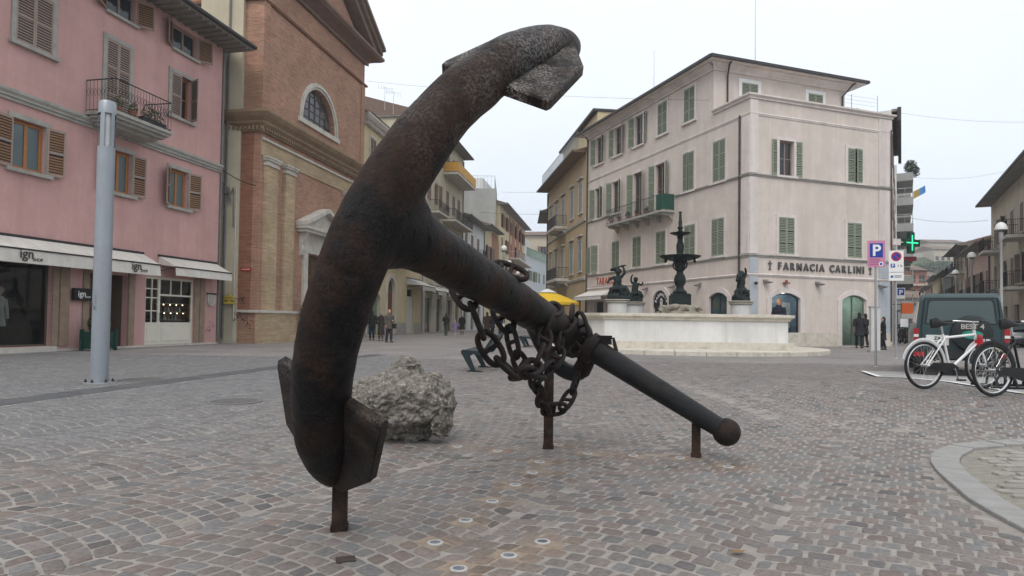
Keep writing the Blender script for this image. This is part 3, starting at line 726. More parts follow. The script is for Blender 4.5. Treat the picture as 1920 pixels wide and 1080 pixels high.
def awning(par, s0, s1, zw, zf, proj, val=.38, m=CANVAS, trim=DARKTRIM, scallop=False, side=True):
    mb = MB(); n = 10
    for i in range(n):
        a, b = s0 + (s1 - s0) * i / n, s0 + (s1 - s0) * (i + 1) / n
        sag = lambda t: -.02 * sin(pi * t)
        mb.poly([(a, -.02, zw), (a, -proj, zf), (b, -proj, zf), (b, -.02, zw)])
        k0 = .012 * sin(i * 2.1); k1 = .012 * sin((i + 1) * 2.1)
        if scallop:
            q = 4
            for j in range(q):
                x0, x1 = a + (b - a) * j / q, a + (b - a) * (j + 1) / q
                mb.poly([(x0, -proj - .004, zf - .02), (x0, -proj - .004, zf - val + .06), ((x0 + x1) / 2, -proj - .004, zf - val), (x1, -proj - .004, zf - val + .06), (x1, -proj - .004, zf - .02)])
        else: mb.poly([(a, -proj - .004 + k0 * .4, zf - .02), (a, -proj - .03 - k0, zf - val), (b, -proj - .03 - k1, zf - val), (b, -proj - .004 + k1 * .4, zf - .02)])
    if side:
        for s_ in (s0 + .003, s1 - .003): mb.poly([(s_, -.02, zw - .01), (s_, -.02, zf + .08), (s_, -proj, zf - .01)])
    o = mb.build('awning', m, par)
    t = MB(); t.box(s0 - .01, s1 + .01, -proj - .025, -proj + .02, zf - .035, zf + .012); t.box(s0 - .02, s1 + .02, -.07, -.003, zw - .02, zw + .06)
    for s_ in (s0 + .15, s1 - .15): t.tube([(s_, -.04, zf - .15), (s_ , -proj * .55, zf - .05), (s_, -proj + .02, zf - .02)], .018, 5)
    t.build('awning_frame', trim, o); return o
def flatblock(par, s0, s1, z, dep, wallm, ops, depth=.22, z0=0.0, name='wall', top=True):
    mb = MB(); wall_face(mb, s0, s1, z0, z, ops, depth); shell(mb, s0, s1, z0, z, dep, top=top); return mb.build(name, wallm, par)
def eave(par, s0, s1, z, over, dep, thick=.14, m=DARKROOF, soff=SOFFIT, pitch=.28, tile=TILE, e0=.3, e1=.3):
    """overhanging eave with gutter and a tiled slope behind it"""
    mb = MB(); mb.box(s0 - e0, s1 + e1, -over, dep, z, z + .1); o = mb.build('eave', soff, par)
    g_ = MB(); g_.box(s0 - e0 - .02, s1 + e1 + .02, -over - .09, -over - .002, z + .0, z + .16); g_.build('gutter', m, o)
    t = MB(); zz = z + .11; q = (dep + over) / 2
    t.prism([(-over, zz), (-over + q, zz + q * pitch), (dep, zz)], 'x', s0 - e0, s1 + e1); t.build('roof', tile, par); return o

def boxes(name, m, par, lst):
    for b in lst: mb = MB(); mb.box(*b); mb.build(name, m, par)
def surrounds(par, m, lst, w=.15, p=.05, sill=True, top=True):
    for q in lst:
        mb = MB(); surround(mb, *q[:4], w, p, sill, top); mb.build('window_surround', m, par)
# ================================================================== PINK HOUSE (left)
LEAF = mat('dark_leaf', (.035, .06, .025), .6, var=.5, vscale=9); LEAF2 = mat('fresh_leaf', (.07, .10, .035), .6, var=.5, vscale=9)
TERRA = mat('terracotta', (.28, .12, .07), .8, var=.2)
def leaves(mb, c, rx, ry, rz, n, size, rn, shell_=False):
    for i in range(n):
        while True:
            p = Vector((rn.uniform(-1, 1), rn.uniform(-1, 1), rn.uniform(-1, 1)))
            l = p.length
            if l < 1 and (not shell_ or l > .72): break
        q = Vector((c[0] + p.x * rx, c[1] + p.y * ry, c[2] + p.z * rz))
        a = Vector((rn.uniform(-1, 1), rn.uniform(-1, 1), rn.uniform(-.6, 1))).normalized(); b = a.cross(Vector((rn.uniform(-1, 1), rn.uniform(-1, 1), rn.uniform(-1, 1)))).normalized()
        s_ = size * rn.uniform(.6, 1.3)
        mb.poly([q - a * s_, q + b * s_ * .45, q + a * s_, q - b * s_ * .45])
pk = place('pink_house', 'pink plastered house with brown shutters and shop awnings on the left', 'house', (-12.86, 29.0), (.215, 1))
W1F = [(-9.6, -8.5), (-6.0, -5.0), (-3.05, -2.03), (-13.2, -12.1)]
W2F = [(-9.62, -8.38, 9.28, 11.0), (-6.28, -5.22, 7.97, 10.8), (-3.12, -1.95, 9.08, 10.8), (-13.2, -12.0, 9.28, 11.0)]
WT = [(-6.3, -5.0, 11.75, 12.72), (-3.07, -1.66, 11.75, 12.72)]
ops = [(a, b, 5.5, 7.0) for a, b in W1F] + W2F + WT + [(-13.4, -8.08, .17, 2.75), (-6.7, -5.0, .02, 2.6), (-4.13, -1.46, .02, 2.67)]
flatblock(pk, -17, 0, 12.95, 9, PINK, ops, .24)
surrounds(pk, STONE, [(a, b, 5.5, 7.0) for a, b in W1F]); surrounds(pk, STONE, W2F[:1] + W2F[2:], .14); surrounds(pk, STONE, W2F[1:2], .14, sill=False)
boxes('window_sill', STONE, pk, [(a - .1, b + .1, -.12, 0, c - .1, c) for a, b, c, d in WT])
sc_ = MB()
cornice(sc_, -17, .02, [(.0, 7.46), (.07, 7.46), (.07, 7.56), (.12, 7.56), (.12, 7.62), (.18, 7.70), (.18, 7.78), (.0, 7.84)]); sc_.build('string_course', STONE, pk)
boxes('plinth', STONEL, pk, [(-17, -8.0, -.16, 0, 0, .16), (-7.998, .02, -.1, -.001, 0, .07)])
# eave
mb = MB(); mb.box(-17, .5, -1.2, 9, 12.955, 13.12); ev = mb.build('eave', SOFFIT, pk)
mb = MB()
for i in range(42): s_ = -16.8 + i * .41; mb.box(s_, s_ + .09, -1.16, -.001, 12.88, 12.953)
mb.build('rafters', SOFFIT, ev)['kind'] = 'stuff'
mb = MB(); mb.tube([(-17, -1.25, 13.1), (.52, -1.25, 13.1)], .1, 10); mb.box(-17, .53, -1.2, -1.1, 13.1, 13.24); mb.build('gutter', DARKROOF, ev)
mb = MB(); mb.prism([(-1.15, 13.125), (3.6, 14.7), (9, 13.125)], 'x', -17, .5); mb.build('roof', TILE, pk)
# windows
for i, (a, b) in enumerate(W1F): window(pk, a + .02, b - .02, 5.52, 6.98, .12, WOOD, GLASSB, 2, 0, .09)
for a, b, c, d in W2F: window(pk, a + .02, b - .02, c + .02, d - .02, .16, WOOD, GLASS, 2, 1, .08)
for a, b, c, d in WT: window(pk, a + .02, b - .02, c + .02, d - .02, .12, SHT, GLASS, 2, 0, .07)
for a, b, c, d in ((-9.5, -8.6, 5.6, 6.9), (-2.6, -2.1, 5.6, 6.9), (-5.9, -5.5, 5.6, 6.9)):
    m = MB(); n = 14
    for k in range(n):
        x0, x1 = a + (b - a) * k / n, a + (b - a) * (k + 1) / n
        m.poly([(x0, .2 + .02 * (k % 2), c), (x1, .2 + .02 * ((k + 1) % 2), c), (x1, .2 + .02 * ((k + 1) % 2), d), (x0, .2 + .02 * (k % 2), d)])
    m.build('curtain', CURTAIN, pk)
# shutters: 1st floor open, 2nd floor closed or ajar
for (a, b), (l, r) in zip(W1F, ((172, 168), (165, 172), (150, 158), (170, 170))):
    shutter(pk, a - .02, 5.5, .56, 1.5, 1, l, SHF, SHB, -.07); shutter(pk, b + .02, 5.5, .56, 1.5, -1, r, SHF, SHB, -.07)
a, b, c, d = W2F[0]; shutter_pair(pk, a, b, c, d, 0, 0, SHF, SHT, -.005)
a, b, c, d = W2F[1]; shutter_pair(pk, a, b, c, d, 0, 0, SHF, SHT, -.005, 2)
a, b, c, d = W2F[2]; shutter_pair(pk, a, b, c, d, 0, 62, SHF, SHT, -.005)
a, b, c, d = W2F[3]; shutter_pair(pk, a, b, c, d, 0, 0, SHF, SHT, -.005)
for a, b, c, d in WT:
    shutter(pk, a - .03, c, .6, d - c, 1, 152, SHT, SHB, -.03, 0); shutter(pk, b + .03, c, .6, d - c, -1, 146, SHT, SHB, -.03, 0)
# balcony with moulded underside
mb = MB(); 
for k, (z, pr, ins) in enumerate(((7.95, 1.22, 0), (7.84, 1.14, .05), (7.74, 1.0, .12), (7.64, .78, .24))): mb.box(-7.1 + ins, -4.42 - ins, -pr, -.185 if k else -.001, z - (.11 if k == 0 else .102), z)
bal = mb.build('balcony', STONE, pk)
mb = MB(); rail(mb, [(-7.05, -.02, 7.95), (-7.05, -1.17, 7.95), (-4.47, -1.17, 7.95), (-4.47, -.02, 7.95)], 1.06, .13, .009, .02, deco=True); mb.build('railing', IRON, bal)
rn = random.Random(5)
def planter(s0, s1, y, z, lab, kind='box'):
    P = pk.matrix_basis @ Vector(((s0 + s1) / 2, y, z))
    t = thing('planter', lab, 'planter', P, pk.rotation_euler.z)
    m = MB(); w_ = (s1 - s0) / 2
    if kind == 'box': m.prism([(-w_ + .03, 0), (w_ - .03, 0), (w_, .2), (-w_, .2)], 'y', -.1, .1); m.build('trough', BLACK if w_ > .3 else TERRA, t)
    else: m.lathe([(.001, 0), (.09, 0), (.13, .22), (.14, .22), (.14, .25), (.11, .25), (.001, .22)], 14); m.build('pot', TERRA, t)
    f = MB(); leaves(f, (0, 0, .38), w_ * 1.0, .17, .24, int(140 * w_ * 2) + 60, .055, rn); f.build('foliage', LEAF2, t)
    return t
bpy.context.view_layer.update()
planter(-5.75, -4.6, -1.0, 7.955, 'long dark trough of green plants at balcony front')
planter(-6.25, -5.95, -.98, 7.955, 'terracotta pot of thin plants beside the balcony trough', 'pot')
planter(-6.75, -6.45, -.85, 7.955, 'terracotta pot near the left end of the pink house balcony', 'pot')
pipe(pk, .06, .3, 12.9, -.04, .055, PIPE)
# awnings with lettering
AW = []
a1 = awning(pk, -11.6, -4.35, 3.47, 3.06, .78, .42); a2 = awning(pk, -3.55, -.12, 3.47, 3.06, .78, .34)
INK = mat('charcoal_lettering', (.05, .045, .04), .8)
for s_ in (-9.95, -5.75):
    for txt, sz, dx, dz, bo in (('ign', .40, 0, .14, .006), ('SHOP', .13, .42, .075, .002)):
        link('lettering', text_mesh(txt, sz, .002, bo, 'LEFT', INK), a1, (s_ + dx, -.822, 2.65 + dz), (radians(0), 0, 0))
# ground floor: shop window
mb = MB(); mb.poly([(-13.4, 2.4, .17), (-6.95, 2.4, .17), (-6.95, 2.4, 2.75), (-13.4, 2.4, 2.75)]); mb.poly([(-13.4, .25, .17), (-13.4, 2.4, .17), (-13.4, 2.4, 2.75), (-13.4, .25, 2.75)]); mb.poly([(-8.0, .25, .17), (-8.0, 2.4, .17), (-8.0, 2.4, 2.75), (-8.0, .25, 2.75)])
mb.poly([(-13.4, .2, .165), (-8, .2, .165), (-8, 2.4, .165), (-13.4, 2.4, .165)]); mb.poly([(-13.4, .2, 2.77), (-8, .2, 2.77), (-8, 2.4, 2.77), (-13.4, 2.4, 2.77)])
mb.build('shop_interior', mat('shop_interior_wall', (.10, .095, .085), .8, var=.3, vscale=1.5), pk)
o = window(pk, -13.38, -8.1, .18, 2.74, .16, mat('bronze_window_frame', (.12, .10, .075), .5, metal=.3), CLEAR, 3, 0, .05, name='shop_window')
JAMB = mat('brown_stone_jamb', (.27, .20, .145), .7, var=.2, vscale=4, stain=(.17, .12, .09), stain_amt=.5)
boxes('stone_jamb', JAMB, pk, [(-8.08, -7.86, -.03, .1, .16, 2.95), (-7.84, -7.5, -.07, -.001, .16, 2.95), (-5.0, -4.72, -.07, -.001, .07, 2.8), (-1.46, -1.16, -.05, -.001, .07, 2.9), (-1.14, -.84, -.07, -.001, .07, 2.9), (-6.95, -6.7, -.05, -.001, .07, 2.8)])
mb = MB(); mb.box(-6.7, -5.0, .9, 1.0, .02, 2.6); mb.box(-6.7, -5.0, .24, .9, 2.6, 2.62); mb.poly([(-6.7, .24, .02), (-6.7, .9, .02), (-6.7, .9, 2.6), (-6.7, .24, 2.6)]); mb.poly([(-5.0, .24, .02), (-5.0, .9, .02), (-5.0, .9, 2.6), (-5.0, .24, 2.6)]); mb.build('passage', BROWNIN, pk)
def garment(s_, y, h, colm, lab):
    P = pk.matrix_basis @ Vector((s_, y, .17)); t = thing('mannequin', lab, 'mannequin', P, pk.rotation_euler.z)
    m = MB(); m.tube([(0, 0, 0), (0, 0, .8)], .02, 8); m.lathe([(.16, 0), (.16, .02), (.02, .03)], 14); m.build('stand', IRON, t)
    m = MB(); m.tube([(0, 0, h * .35), (0, 0, h * .55), (0, 0, h * .68), (0, 0, h * .8), (0, 0, h * .86), (0, 0, h * .89)], [(.26, .17), (.21, .14), (.17, .11), (.22, .13), (.19, .1), (.06, .06)], 14)
    for e in (-1, 1): m.tube([(e * .2, 0, h * .83), (e * .27, 0, h * .65), (e * .28, -.03, h * .48)], [.07, .06, .05], 8)
    m.build('dress', colm, t); m = MB(); m.ball((0, 0, h * .97), .085, .095, .12); m.tube([(0, 0, h * .87), (0, 0, h * .93)], .05, 8); m.build('head', mat('mannequin_skin', (.35, .3, .26), .5), t)
garment(-9.0, 1.0, 1.75, mat('white_dress', (.36, .35, .33), .8), 'mannequin in a pale dress inside the dark shop window')
garment(-9.75, 1.3, 1.8, mat('black_coat', (.02, .02, .022), .8), 'mannequin in a black coat at the left of the shop window')
garment(-8.5, 1.5, 1.8, mat('black_coat2', (.03, .025, .028), .8), 'mannequin in a dark outfit beside the shop window frame')
# sign box
sg = MB(); sg.box(-7.44, -6.98, -.2, -.072, 1.64, 2.05)
P = pk.matrix_basis @ Vector((-7.1, -.13, 1.64))
t = thing('shop_sign', 'small black box sign with white lettering on the pink pillar', 'sign', P, pk.rotation_euler.z)
sg = MB(); sg.box(-.34, .34, -.05, .05, 0, .40); sg.build('box', BLACK, t)
link('lettering', text_mesh('ign', .28, .002, .004, 'LEFT', WHITE), t, (-.2, -.053, .13)); link('lettering', text_mesh('SHOP', .085, .002, .001, 'LEFT', WHITE), t, (.09, -.053, .09))
# cream shopfront: door with panes and display window
t = MB(); y0 = .06
def fr(a, b, c, d, y=y0, th=.06): t.box(a, b, y, y + th, c, d)
fr(-4.13, -1.46, 2.58, 2.67); fr(-4.13, -4.05, .07, 2.58); fr(-3.42, -3.3, .07, 2.58); fr(-1.54, -1.46, .07, 2.58)
fr(-4.05, -3.42, .07, .82, y0 + .01); fr(-4.05, -3.42, .82, .92); fr(-3.3, -1.54, .07, .82, y0 + .012); fr(-3.3, -1.54, .82, .92); fr(-3.3, -1.54, 1.95, 2.02, y0 + .003)
for z in (1.36, 1.86, 2.2): fr(-4.05, -3.42, z - .02, z + .02, y0 + .005, .04)
fr(-3.75, -3.71, .92, 2.58, y0 + .003, .045)
for s_ in (-2.72, -2.13): fr(s_ - .02, s_ + .02, 2.02, 2.58, y0 + .005, .04)
fr(-3.2, -1.64, .2, .72, y0 - .012, .02); fr(-3.97, -3.5, .2, .72, y0 - .012, .02)
sf = t.build('shopfront', CREAMP, pk)
for a, b, c, d in ((-4.05, -3.75, .92, 2.58), (-3.71, -3.42, .92, 2.58), (-3.3, -1.54, .92, 1.95), (-3.3, -2.72, 2.02, 2.58), (-2.72, -2.13, 2.02, 2.58), (-2.13, -1.54, 2.02, 2.58)):
    m = MB(); m.poly([(a, .1, c), (b, .1, c), (b, .1, d), (a, .1, d)]); m.build('pane', CLEAR, sf)
m = MB(); m.tube([(-3.37, .02, 1.0), (-3.37, .0, 1.02), (-3.37, .0, 1.25), (-3.37, .02, 1.27)], .012, 6); m.build('handle', IRON, sf)
m = MB(); m.box(-4.13, -1.46, 1.15, 1.2, .02, 2.67); m.poly([(-4.13, .24, 2.668), (-1.46, .24, 2.668), (-1.46, 1.15, 2.668), (-4.13, 1.15, 2.668)]); m.poly([(-4.12, .24, .03), (-4.12, 1.15, .03), (-4.12, 1.15, 2.66), (-4.12, .24, 2.66)]); m.poly([(-1.47, .24, .03), (-1.47, 1.15, .03), (-1.47, 1.15, 2.66), (-1.47, .24, 2.66)])
m.build('display_interior', mat('display_wall', (.13, .10, .085), .8, var=.3), pk)
boxes('display_shelf', mat('glass_shelf', (.28, .28, .26), .3), pk, [(-3.28, -1.56, .3, .75, z, z + .025) for z in (1.0, 1.32, 1.66)])
WARM = mat('display_bulb', (1, .8, .5), .4, emit=(1, .72, .38), estr=9)
for i in range(10):
    m = MB(); m.ball((-3.15 + (i % 5) * .36 + .05 * (i // 5), .33, (1.62 if i < 5 else 1.28)), .018, n=8, k=6); m.build('display_bulb', WARM, pk)
rn = random.Random(8)
for i in range(16):
    m = MB(); s_ = -3.2 + (i % 8) * .21; z = (1.027, 1.348)[i // 8]; r_ = rn.uniform(.03, .06); m.lathe([(.001, 0), (r_, 0), (r_ * 1.15, .06), (r_ * .5, .11), (r_ * .6, rn.uniform(.13, .18)), (.001, .18)], 10, (s_, .45, z)); m.build('trinket', [mat('trinket_a', (.4, .38, .35), .4), mat('trinket_b', (.25, .08, .06), .4), mat('trinket_c', (.1, .22, .2), .4)][i % 3], pk)
# shield plaque and scribble
P = pk.matrix_basis @ Vector((-.42, -.03, 1.62)); t = thing('shield_plaque', 'U shaped stone plaque on the pink corner pillar', 'plaque', P, pk.rotation_euler.z)
pts = [(-.24, .5), (-.24, .2), (-.17, .06), (0, 0), (.17, .06), (.24, .2), (.24, .5)]
m = MB(); m.prism(pts, 'y', -.05, .028); m.build('shield', STONEL, t); m = MB(); m.prism([(x * .72, .06 + z * .78) for x, z in pts], 'y', -.065, -.05); m.build('field', mat('plaque_field', (.42, .36, .33), .7), t); m = MB(); m.box(-.27, .27, -.08, .028, .5, .56); m.build('top_bar', IRON, t)
def scribble(par, s0, s1, z0, z1, n, seed, m, y=-.006, r=.008):
    q = random.Random(seed)
    for k in range(n):
        s_ = q.uniform(s0, s1); z = q.uniform(z0, z1); path = []
        for i in range(9):
            path.append((s_, y, z)); s_ = min(max(s_ + q.uniform(-.12, .16), s0), s1); z = min(max(z + q.uniform(-.16, .16), z0), z1)
        mb = MB()
        for a, b in zip(path, path[1:]):
            d = Vector(b) - Vector(a)
            if d.length < .02: continue
            nn = Vector((-d.z, 0, d.x)).normalized() * r; a_, b_ = Vector(a), Vector(b); mb.poly([a_ - nn, b_ - nn, b_ + nn, a_ + nn])
        mb.build('graffiti', m, par)
SPRAY = mat('spray_paint', (.09, .07, .11), .8)
scribble(pk, -.72, -.12, .55, 1.1, 3, 4, SPRAY)
# planter tub with clipped bush by the passage
P = pk.matrix_basis @ Vector((-7.0, -.75, 0)); t = thing('planter', 'dark green wooden tub with a clipped round bush by the shop', 'planter', P, pk.rotation_euler.z + .15)
m = MB(); m.box(-.32, .32, -.32, .32, .06, .62); m.build('tub', GREENB, t)
boxes('leg', GREENB, t, [(x - .045, x + .045, y - .045, y + .045, .0, .7) for x in (-.34, .34) for y in (-.34, .34)]); boxes('top_rail', GREENB, t, [(-.29, .29, -.338, -.322, .56, .62)])
m = MB()
for x, z in ((-1, 1), (1, -1)): m.tube([(-.28 * x, -.335 + .004 * x, .1), (.28 * x, -.335 + .004 * x, .55)], .015, 4)
m.build('cross_brace', GREENB, t)
m = MB(); leaves(m, (0, 0, .88), .34, .34, .32, 1500, .04, rn, True); m.ball((0, 0, .87), .27, .27, .26); m.build('foliage', LEAF, t)
# ================================================================== CHURCH
ch = place('brick_church', 'brick church front with gable, half round window and pedimented door', 'church', (-11.43, 29.88), (.19, 1))
LEN = 11.6; lc, lr_, lz = 5.72, 1.8, 11.55
# lower and upper wall
mb = MB(); wall_face(mb, 0, LEN, 0, 9.6, [(4.35, 7.1, 0.02, 4.45)], .35); shell(mb, 0, LEN, 0, 9.6, 18, top=False); mb.build('lower_wall', BRICK, ch)
mb = MB(); wall_face(mb, .12, LEN - .12, 9.6, 17.1, [(lc - lr_, lc + lr_, lz - .2, lz + lr_, lr_)], .4, .1); shell(mb, .12, LEN - .12, 9.6, 17.1, 17.8, .1); mb.build('upper_wall', BRICK, ch)
# side return faces the square: darker red brick lining with a pale pilaster strip
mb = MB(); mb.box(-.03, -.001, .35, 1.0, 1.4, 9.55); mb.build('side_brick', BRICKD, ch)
boxes('upper_pilaster', BRICK, ch, [(.12, .62, .04, .1, 10.45, 15.65), (LEN - .62, LEN - .12, .04, .1, 10.45, 15.65)])
# pilasters with capitals and bases
for a, b in ((.3, 1.26), (1.96, 2.85), (8.6, 9.5), (10.2, 11.15)):
    m = MB(); m.box(a, b, -.16, -.001, 1.5, 8.1); p_ = m.build('pilaster', BRICKY, ch)
    m = MB(); m.box(a - .05, b + .05, -.22, -.001, 8.1, 8.2); m.box(a - .02, b + .02, -.19, -.001, 8.2, 8.32); m.box(a - .1, b + .1, -.27, -.001, 8.32, 8.42); m.box(a - .14, b + .14, -.31, -.001, 8.42, 8.5); m.build('capital', STONEL, p_)
boxes('plinth', BRICKY, ch, [(-.14, 3.05, -.3, -.001, 0, 1.38), (8.4, 11.35, -.3, -.001, 0, 1.38)])
boxes('plinth_cap', STONEL, ch, [(-.2, 3.1, -.36, -.001, 1.38, 1.5), (8.35, 11.4, -.36, -.001, 1.38, 1.5), (-.14, -.032, .001, .95, 1.38, 1.5)])
m = MB(); m.box(0, LEN, -.05, -.001, 8.5, 9.22); m.build('frieze', BRICKY, ch)
m = MB(); cornice(m, -.0, LEN, [(.0, 9.2), (.1, 9.2), (.1, 9.3), (.0, 9.32)], -.05); m.build('architrave_moulding', STONEL, ch)
CORN = [(.0, 9.55), (.12, 9.55), (.12, 9.75), (.3, 9.9), (.3, 10.0), (.5, 10.15), (.62, 10.3), (.62, 10.42), (.0, 10.55)]
CST = mat('brown_cornice_stone', (.255, .18, .115), .9, var=.2, vscale=3, bump=.2, stain=(.13, .09, .06), stain_amt=.6)
m = MB(); cornice(m, 0, LEN, CORN, 0, True, 1, 1)
n = len(CORN); b0 = len(m.v)
for yy in (0, 8):
    for p, z in CORN: m.v.append((-p, yy - (p if yy == 0 else 0), z))
for i in range(n - 1): m.face([b0 + i + 1, b0 + n + i + 1, b0 + n + i, b0 + i])
m.build('cornice', CST, ch)
m = MB()
for i in range(58): s_ = .1 + i * .2; m.box(s_, s_ + .1, -.24, -.121, 9.62, 9.78)
for i in range(12): y_ = -.2 + i * .2; m.box(-.24, -.121, y_, y_ + .1, 9.62, 9.78)
m.build('dentils', CST, ch)['kind'] = 'stuff'
m = MB(); cornice(m, .0, LEN, [(0, 15.62), (.1, 15.64), (.14, 15.72), (.1, 15.78), (0, 15.8)], .1, True, 1, 1); m.box(-.02, .119, .0, 9, 15.64, 15.76); m.build('string_course', mat('red_brown_moulding', (.20, .10, .065), .9, var=.2), ch)
UP = [(.0, 17.0), (.15, 17.0), (.15, 17.18), (.4, 17.3), (.75, 17.42), (.9, 17.55), (.9, 17.68), (0, 17.75)]
m = MB(); cornice(m, 0, LEN, UP, .1, True, 1, 1)
b0 = len(m.v); n = len(UP)
for yy in (0, 8):
    for p, z in UP: m.v.append((.12 - p, .1 + yy - (p if yy == 0 else 0), z))
for i in range(n - 1): m.face([b0 + i + 1, b0 + n + i + 1, b0 + n + i, b0 + i])
m.build('pediment_cornice', mat('purple_brown_moulding', (.175, .115, .09), .9, var=.2, vscale=3), ch)
# gable
half = LEN / 2; apex = 17.75 + half * .56
m = MB(); m.prism([(.1, 17.7), (LEN - .1, 17.7), (half, apex)], 'y', .12, 9); m.build('gable', BRICK, ch)
rk = MB()
for e in (-1, 1):
    for (t0, t1, p) in ((0, .35, .55), (.35, .6, .78), (.6, .8, .98)):
        x0 = half + e * (half + .9); sl = .56
        base = 17.55; L0 = (x0, base); ap = (half, base + (half + .9) * sl)
        rk.prism([(L0[0], L0[1] + t0), (ap[0], ap[1] + t0), (ap[0], ap[1] + t1), (L0[0], L0[1] + t1)], 'y', -p + .1, 9.5)
rk.build('raking_cornice', mat('rake_stone', (.21, .155, .12), .9, var=.2, vscale=3), ch)
# half round window with stone frame, mullions and single panes
m = MB(); arch_surround(m, lc - lr_, lc + lr_, lz - .2, lz + lr_, lr_, .34, .02); arch_surround(m, lc - lr_ - .12, lc + lr_ + .12, lz - .2, lz + lr_ + .12, lr_ + .12, .16, .09); m.box(lc - lr_ - .5, lc + lr_ + .5, -.1, .0, lz - .45, lz - .2)
lo = m.build('window_surround', STONEL, ch, (0, .1, 0))
wn = MB(); G6 = 6; zz = [lz - .2 + i * .4 for i in range(6)]
MUL = mat('leaded_mullion', (.10, .085, .085), .6)
ap = arch_pts(lc - lr_, lc + lr_, lz, lr_, 20)
def hz(x): return lz + sqrt(max(0, lr_ * lr_ - (x - lc) ** 2))
for i in range(1, G6):
    x = lc - lr_ + 2 * lr_ * i / G6; th = .05 if i == 3 else .022; wn.box(x - th, x + th, .36, .42, lz - .2, hz(x))
for z in zz[1:]:
    if z >= lz + lr_ - .05: continue
    dx = lr_ if z < lz else sqrt(max(0, lr_ ** 2 - (z - lz) ** 2)); wn.box(lc - dx, lc + dx, .365, .415, z - .018, z + .018)
wo = wn.build('lunette_window', MUL, ch)
PANE = [glass_mat('church_pane_a', (.07, .07, .075), .25), glass_mat('church_pane_b', (.10, .095, .09), .3), glass_mat('church_pane_c', (.05, .045, .05), .2)]
rn = random.Random(2)
for i in range(G6):
    x0, x1 = lc - lr_ + 2 * lr_ * i / G6, lc - lr_ + 2 * lr_ * (i + 1) / G6
    for j in range(len(zz)):
        z0 = zz[j]; z1 = zz[j] + .4
        k = 4; xsx = [x0 + (x1 - x0) * q / k for q in range(k + 1)]
        tops = [min(z1, hz(x)) for x in xsx]
        if max(tops) <= z0 + .02: continue
        pts = [(x, max(t_, z0)) for x, t_ in zip(xsx, tops)]
        m = MB(); m.poly([(x0, .4, z0), (x1, .4, z0)] + [(x, .4, z) for x, z in pts[::-1]]); m.build('pane', PANE[rn.randrange(3)], wo)
# portal
m = MB(); m.box(3.95, 4.35, -.14, -.001, .02, 4.5); m.box(7.1, 7.5, -.14, -.001, .02, 4.5); m.box(3.95, 7.5, -.16, -.001, 4.5, 4.85); m.box(4.1, 7.35, -.08, -.001, 4.85, 5.5)
for a in (3.62, 7.5): m.prism([(-.001, 4.3), (-.12, 4.35), (-.2, 4.6), (-.14, 4.9), (-.28, 5.25), (-.42, 5.5), (-.001, 5.5)], 'x', a, a + .33)
dr = m.build('door_surround', STONEL, ch)
m = MB(); m.box(3.4, 8.05, -.5, -.001, 5.5, 5.66); m.box(3.3, 8.15, -.6, -.001, 5.66, 5.8)
m.prism([(3.45, 5.802), (8.0, 5.802), (5.725, 6.72)], 'y', -.3, -.002)
for e in (-1, 1): m.prism([(5.725 + e * 2.45, 5.802), (5.725, 6.78), (5.725, 7.0), (5.725 + e * 2.45, 6.02)], 'y', -.62, -.002)
m.build('pediment', STONEL, dr)
DOORW = mat('carved_door_wood', (.10, .06, .03), .5, var=.3, vscale=5)
m = MB(); m.box(4.35, 7.1, .25, .33, .02, 4.45); do = m.build('door', DOORW, ch)
for i in range(4):
    for j in range(4):
        x = 4.5 + i * .66; m = MB(); z = .3 + j * 1.04; m.box(x, x + .5, .215, .249, z, z + .85); m.box(x + .1, x + .4, .19, .214, z + .12, z + .73); m.build('panel', DOORW, do)
m = MB(); m.box(3.3, 8.1, -1.1, -.37, 0, .12); m.build('door_step', STONEL, ch)
# conduit, small signs on the side return, potted shrub
m = MB(); m.tube([(-.07, 1.0, .2), (-.07, 1.0, 5.6)], .03, 6); m.build('conduit', PIPEL, ch)
bpy.context.view_layer.update()
M_ = ch.matrix_basis
t = thing('street_plaque', 'small red plaque on the brick side of the church', 'plaque', M_ @ Vector((-.05, .55, 3.25)), ch.rotation_euler.z + pi / 2 * -1)
m = MB(); m.box(-.25, .25, -.02, .015, 0, .14); m.build('plate', mat('red_enamel', (.35, .02, .02), .4), t)
m = MB(); m.box(-.2, .2, -.024, -.0205, .06, .085); m.build('lettering_line', WHITE, t)
scr = thing('wall_scribble', 'dark spray painted scribble low on the brick church side', 'graffiti', M_ @ Vector((-.16, 0, 0)), ch.rotation_euler.z - pi / 2)
scribble(scr, -.95, -.1, .6, 2.4, 6, 9, mat('black_spray', (.03, .025, .03), .8), -.13, .012)
# beige party wall between the pink house and the church
bw = place('beige_party_wall', 'narrow beige house wedged between pink house and brick church', 'house', (-14.3, 29.93), (1, 0))
flatblock(bw, 0, 1.93, 17.5, 8, CREAM, [], .2)
pipe(bw, 1.35, .2, 17.2, -.07, .05, PIPE); pipe(bw, 1.82, .1, 7.0, -.05, .03, PIPEL)
m = MB()
q = random.Random(3)
path = [(1.2, -.05, 7.2), (1.45, -.12, 7.0), (1.3, -.1, 6.8), (1.55, -.12, 6.6), (1.6, -.08, 6.3), (1.45, -.1, 6.4), (1.7, -.08, 7.0), (1.72, -.06, 5.2)]
m.tube(path, .03, 5); m.box(1.3, 1.5, -.2, -.01, 6.7, 7.0); m.build('cable_box', PIPE, bw)
t = thing('gas_meter', 'small yellow gas meter fitting on the beige wall by the church', 'meter', (-12.62, 29.75, 1.75), 0)
m = MB(); m.box(-.2, .2, -.12, .1, 0, .1); m.box(-.22, .22, -.1, .1, .16, .24); m.box(-.18, .18, -.12, .1, .28, .36)
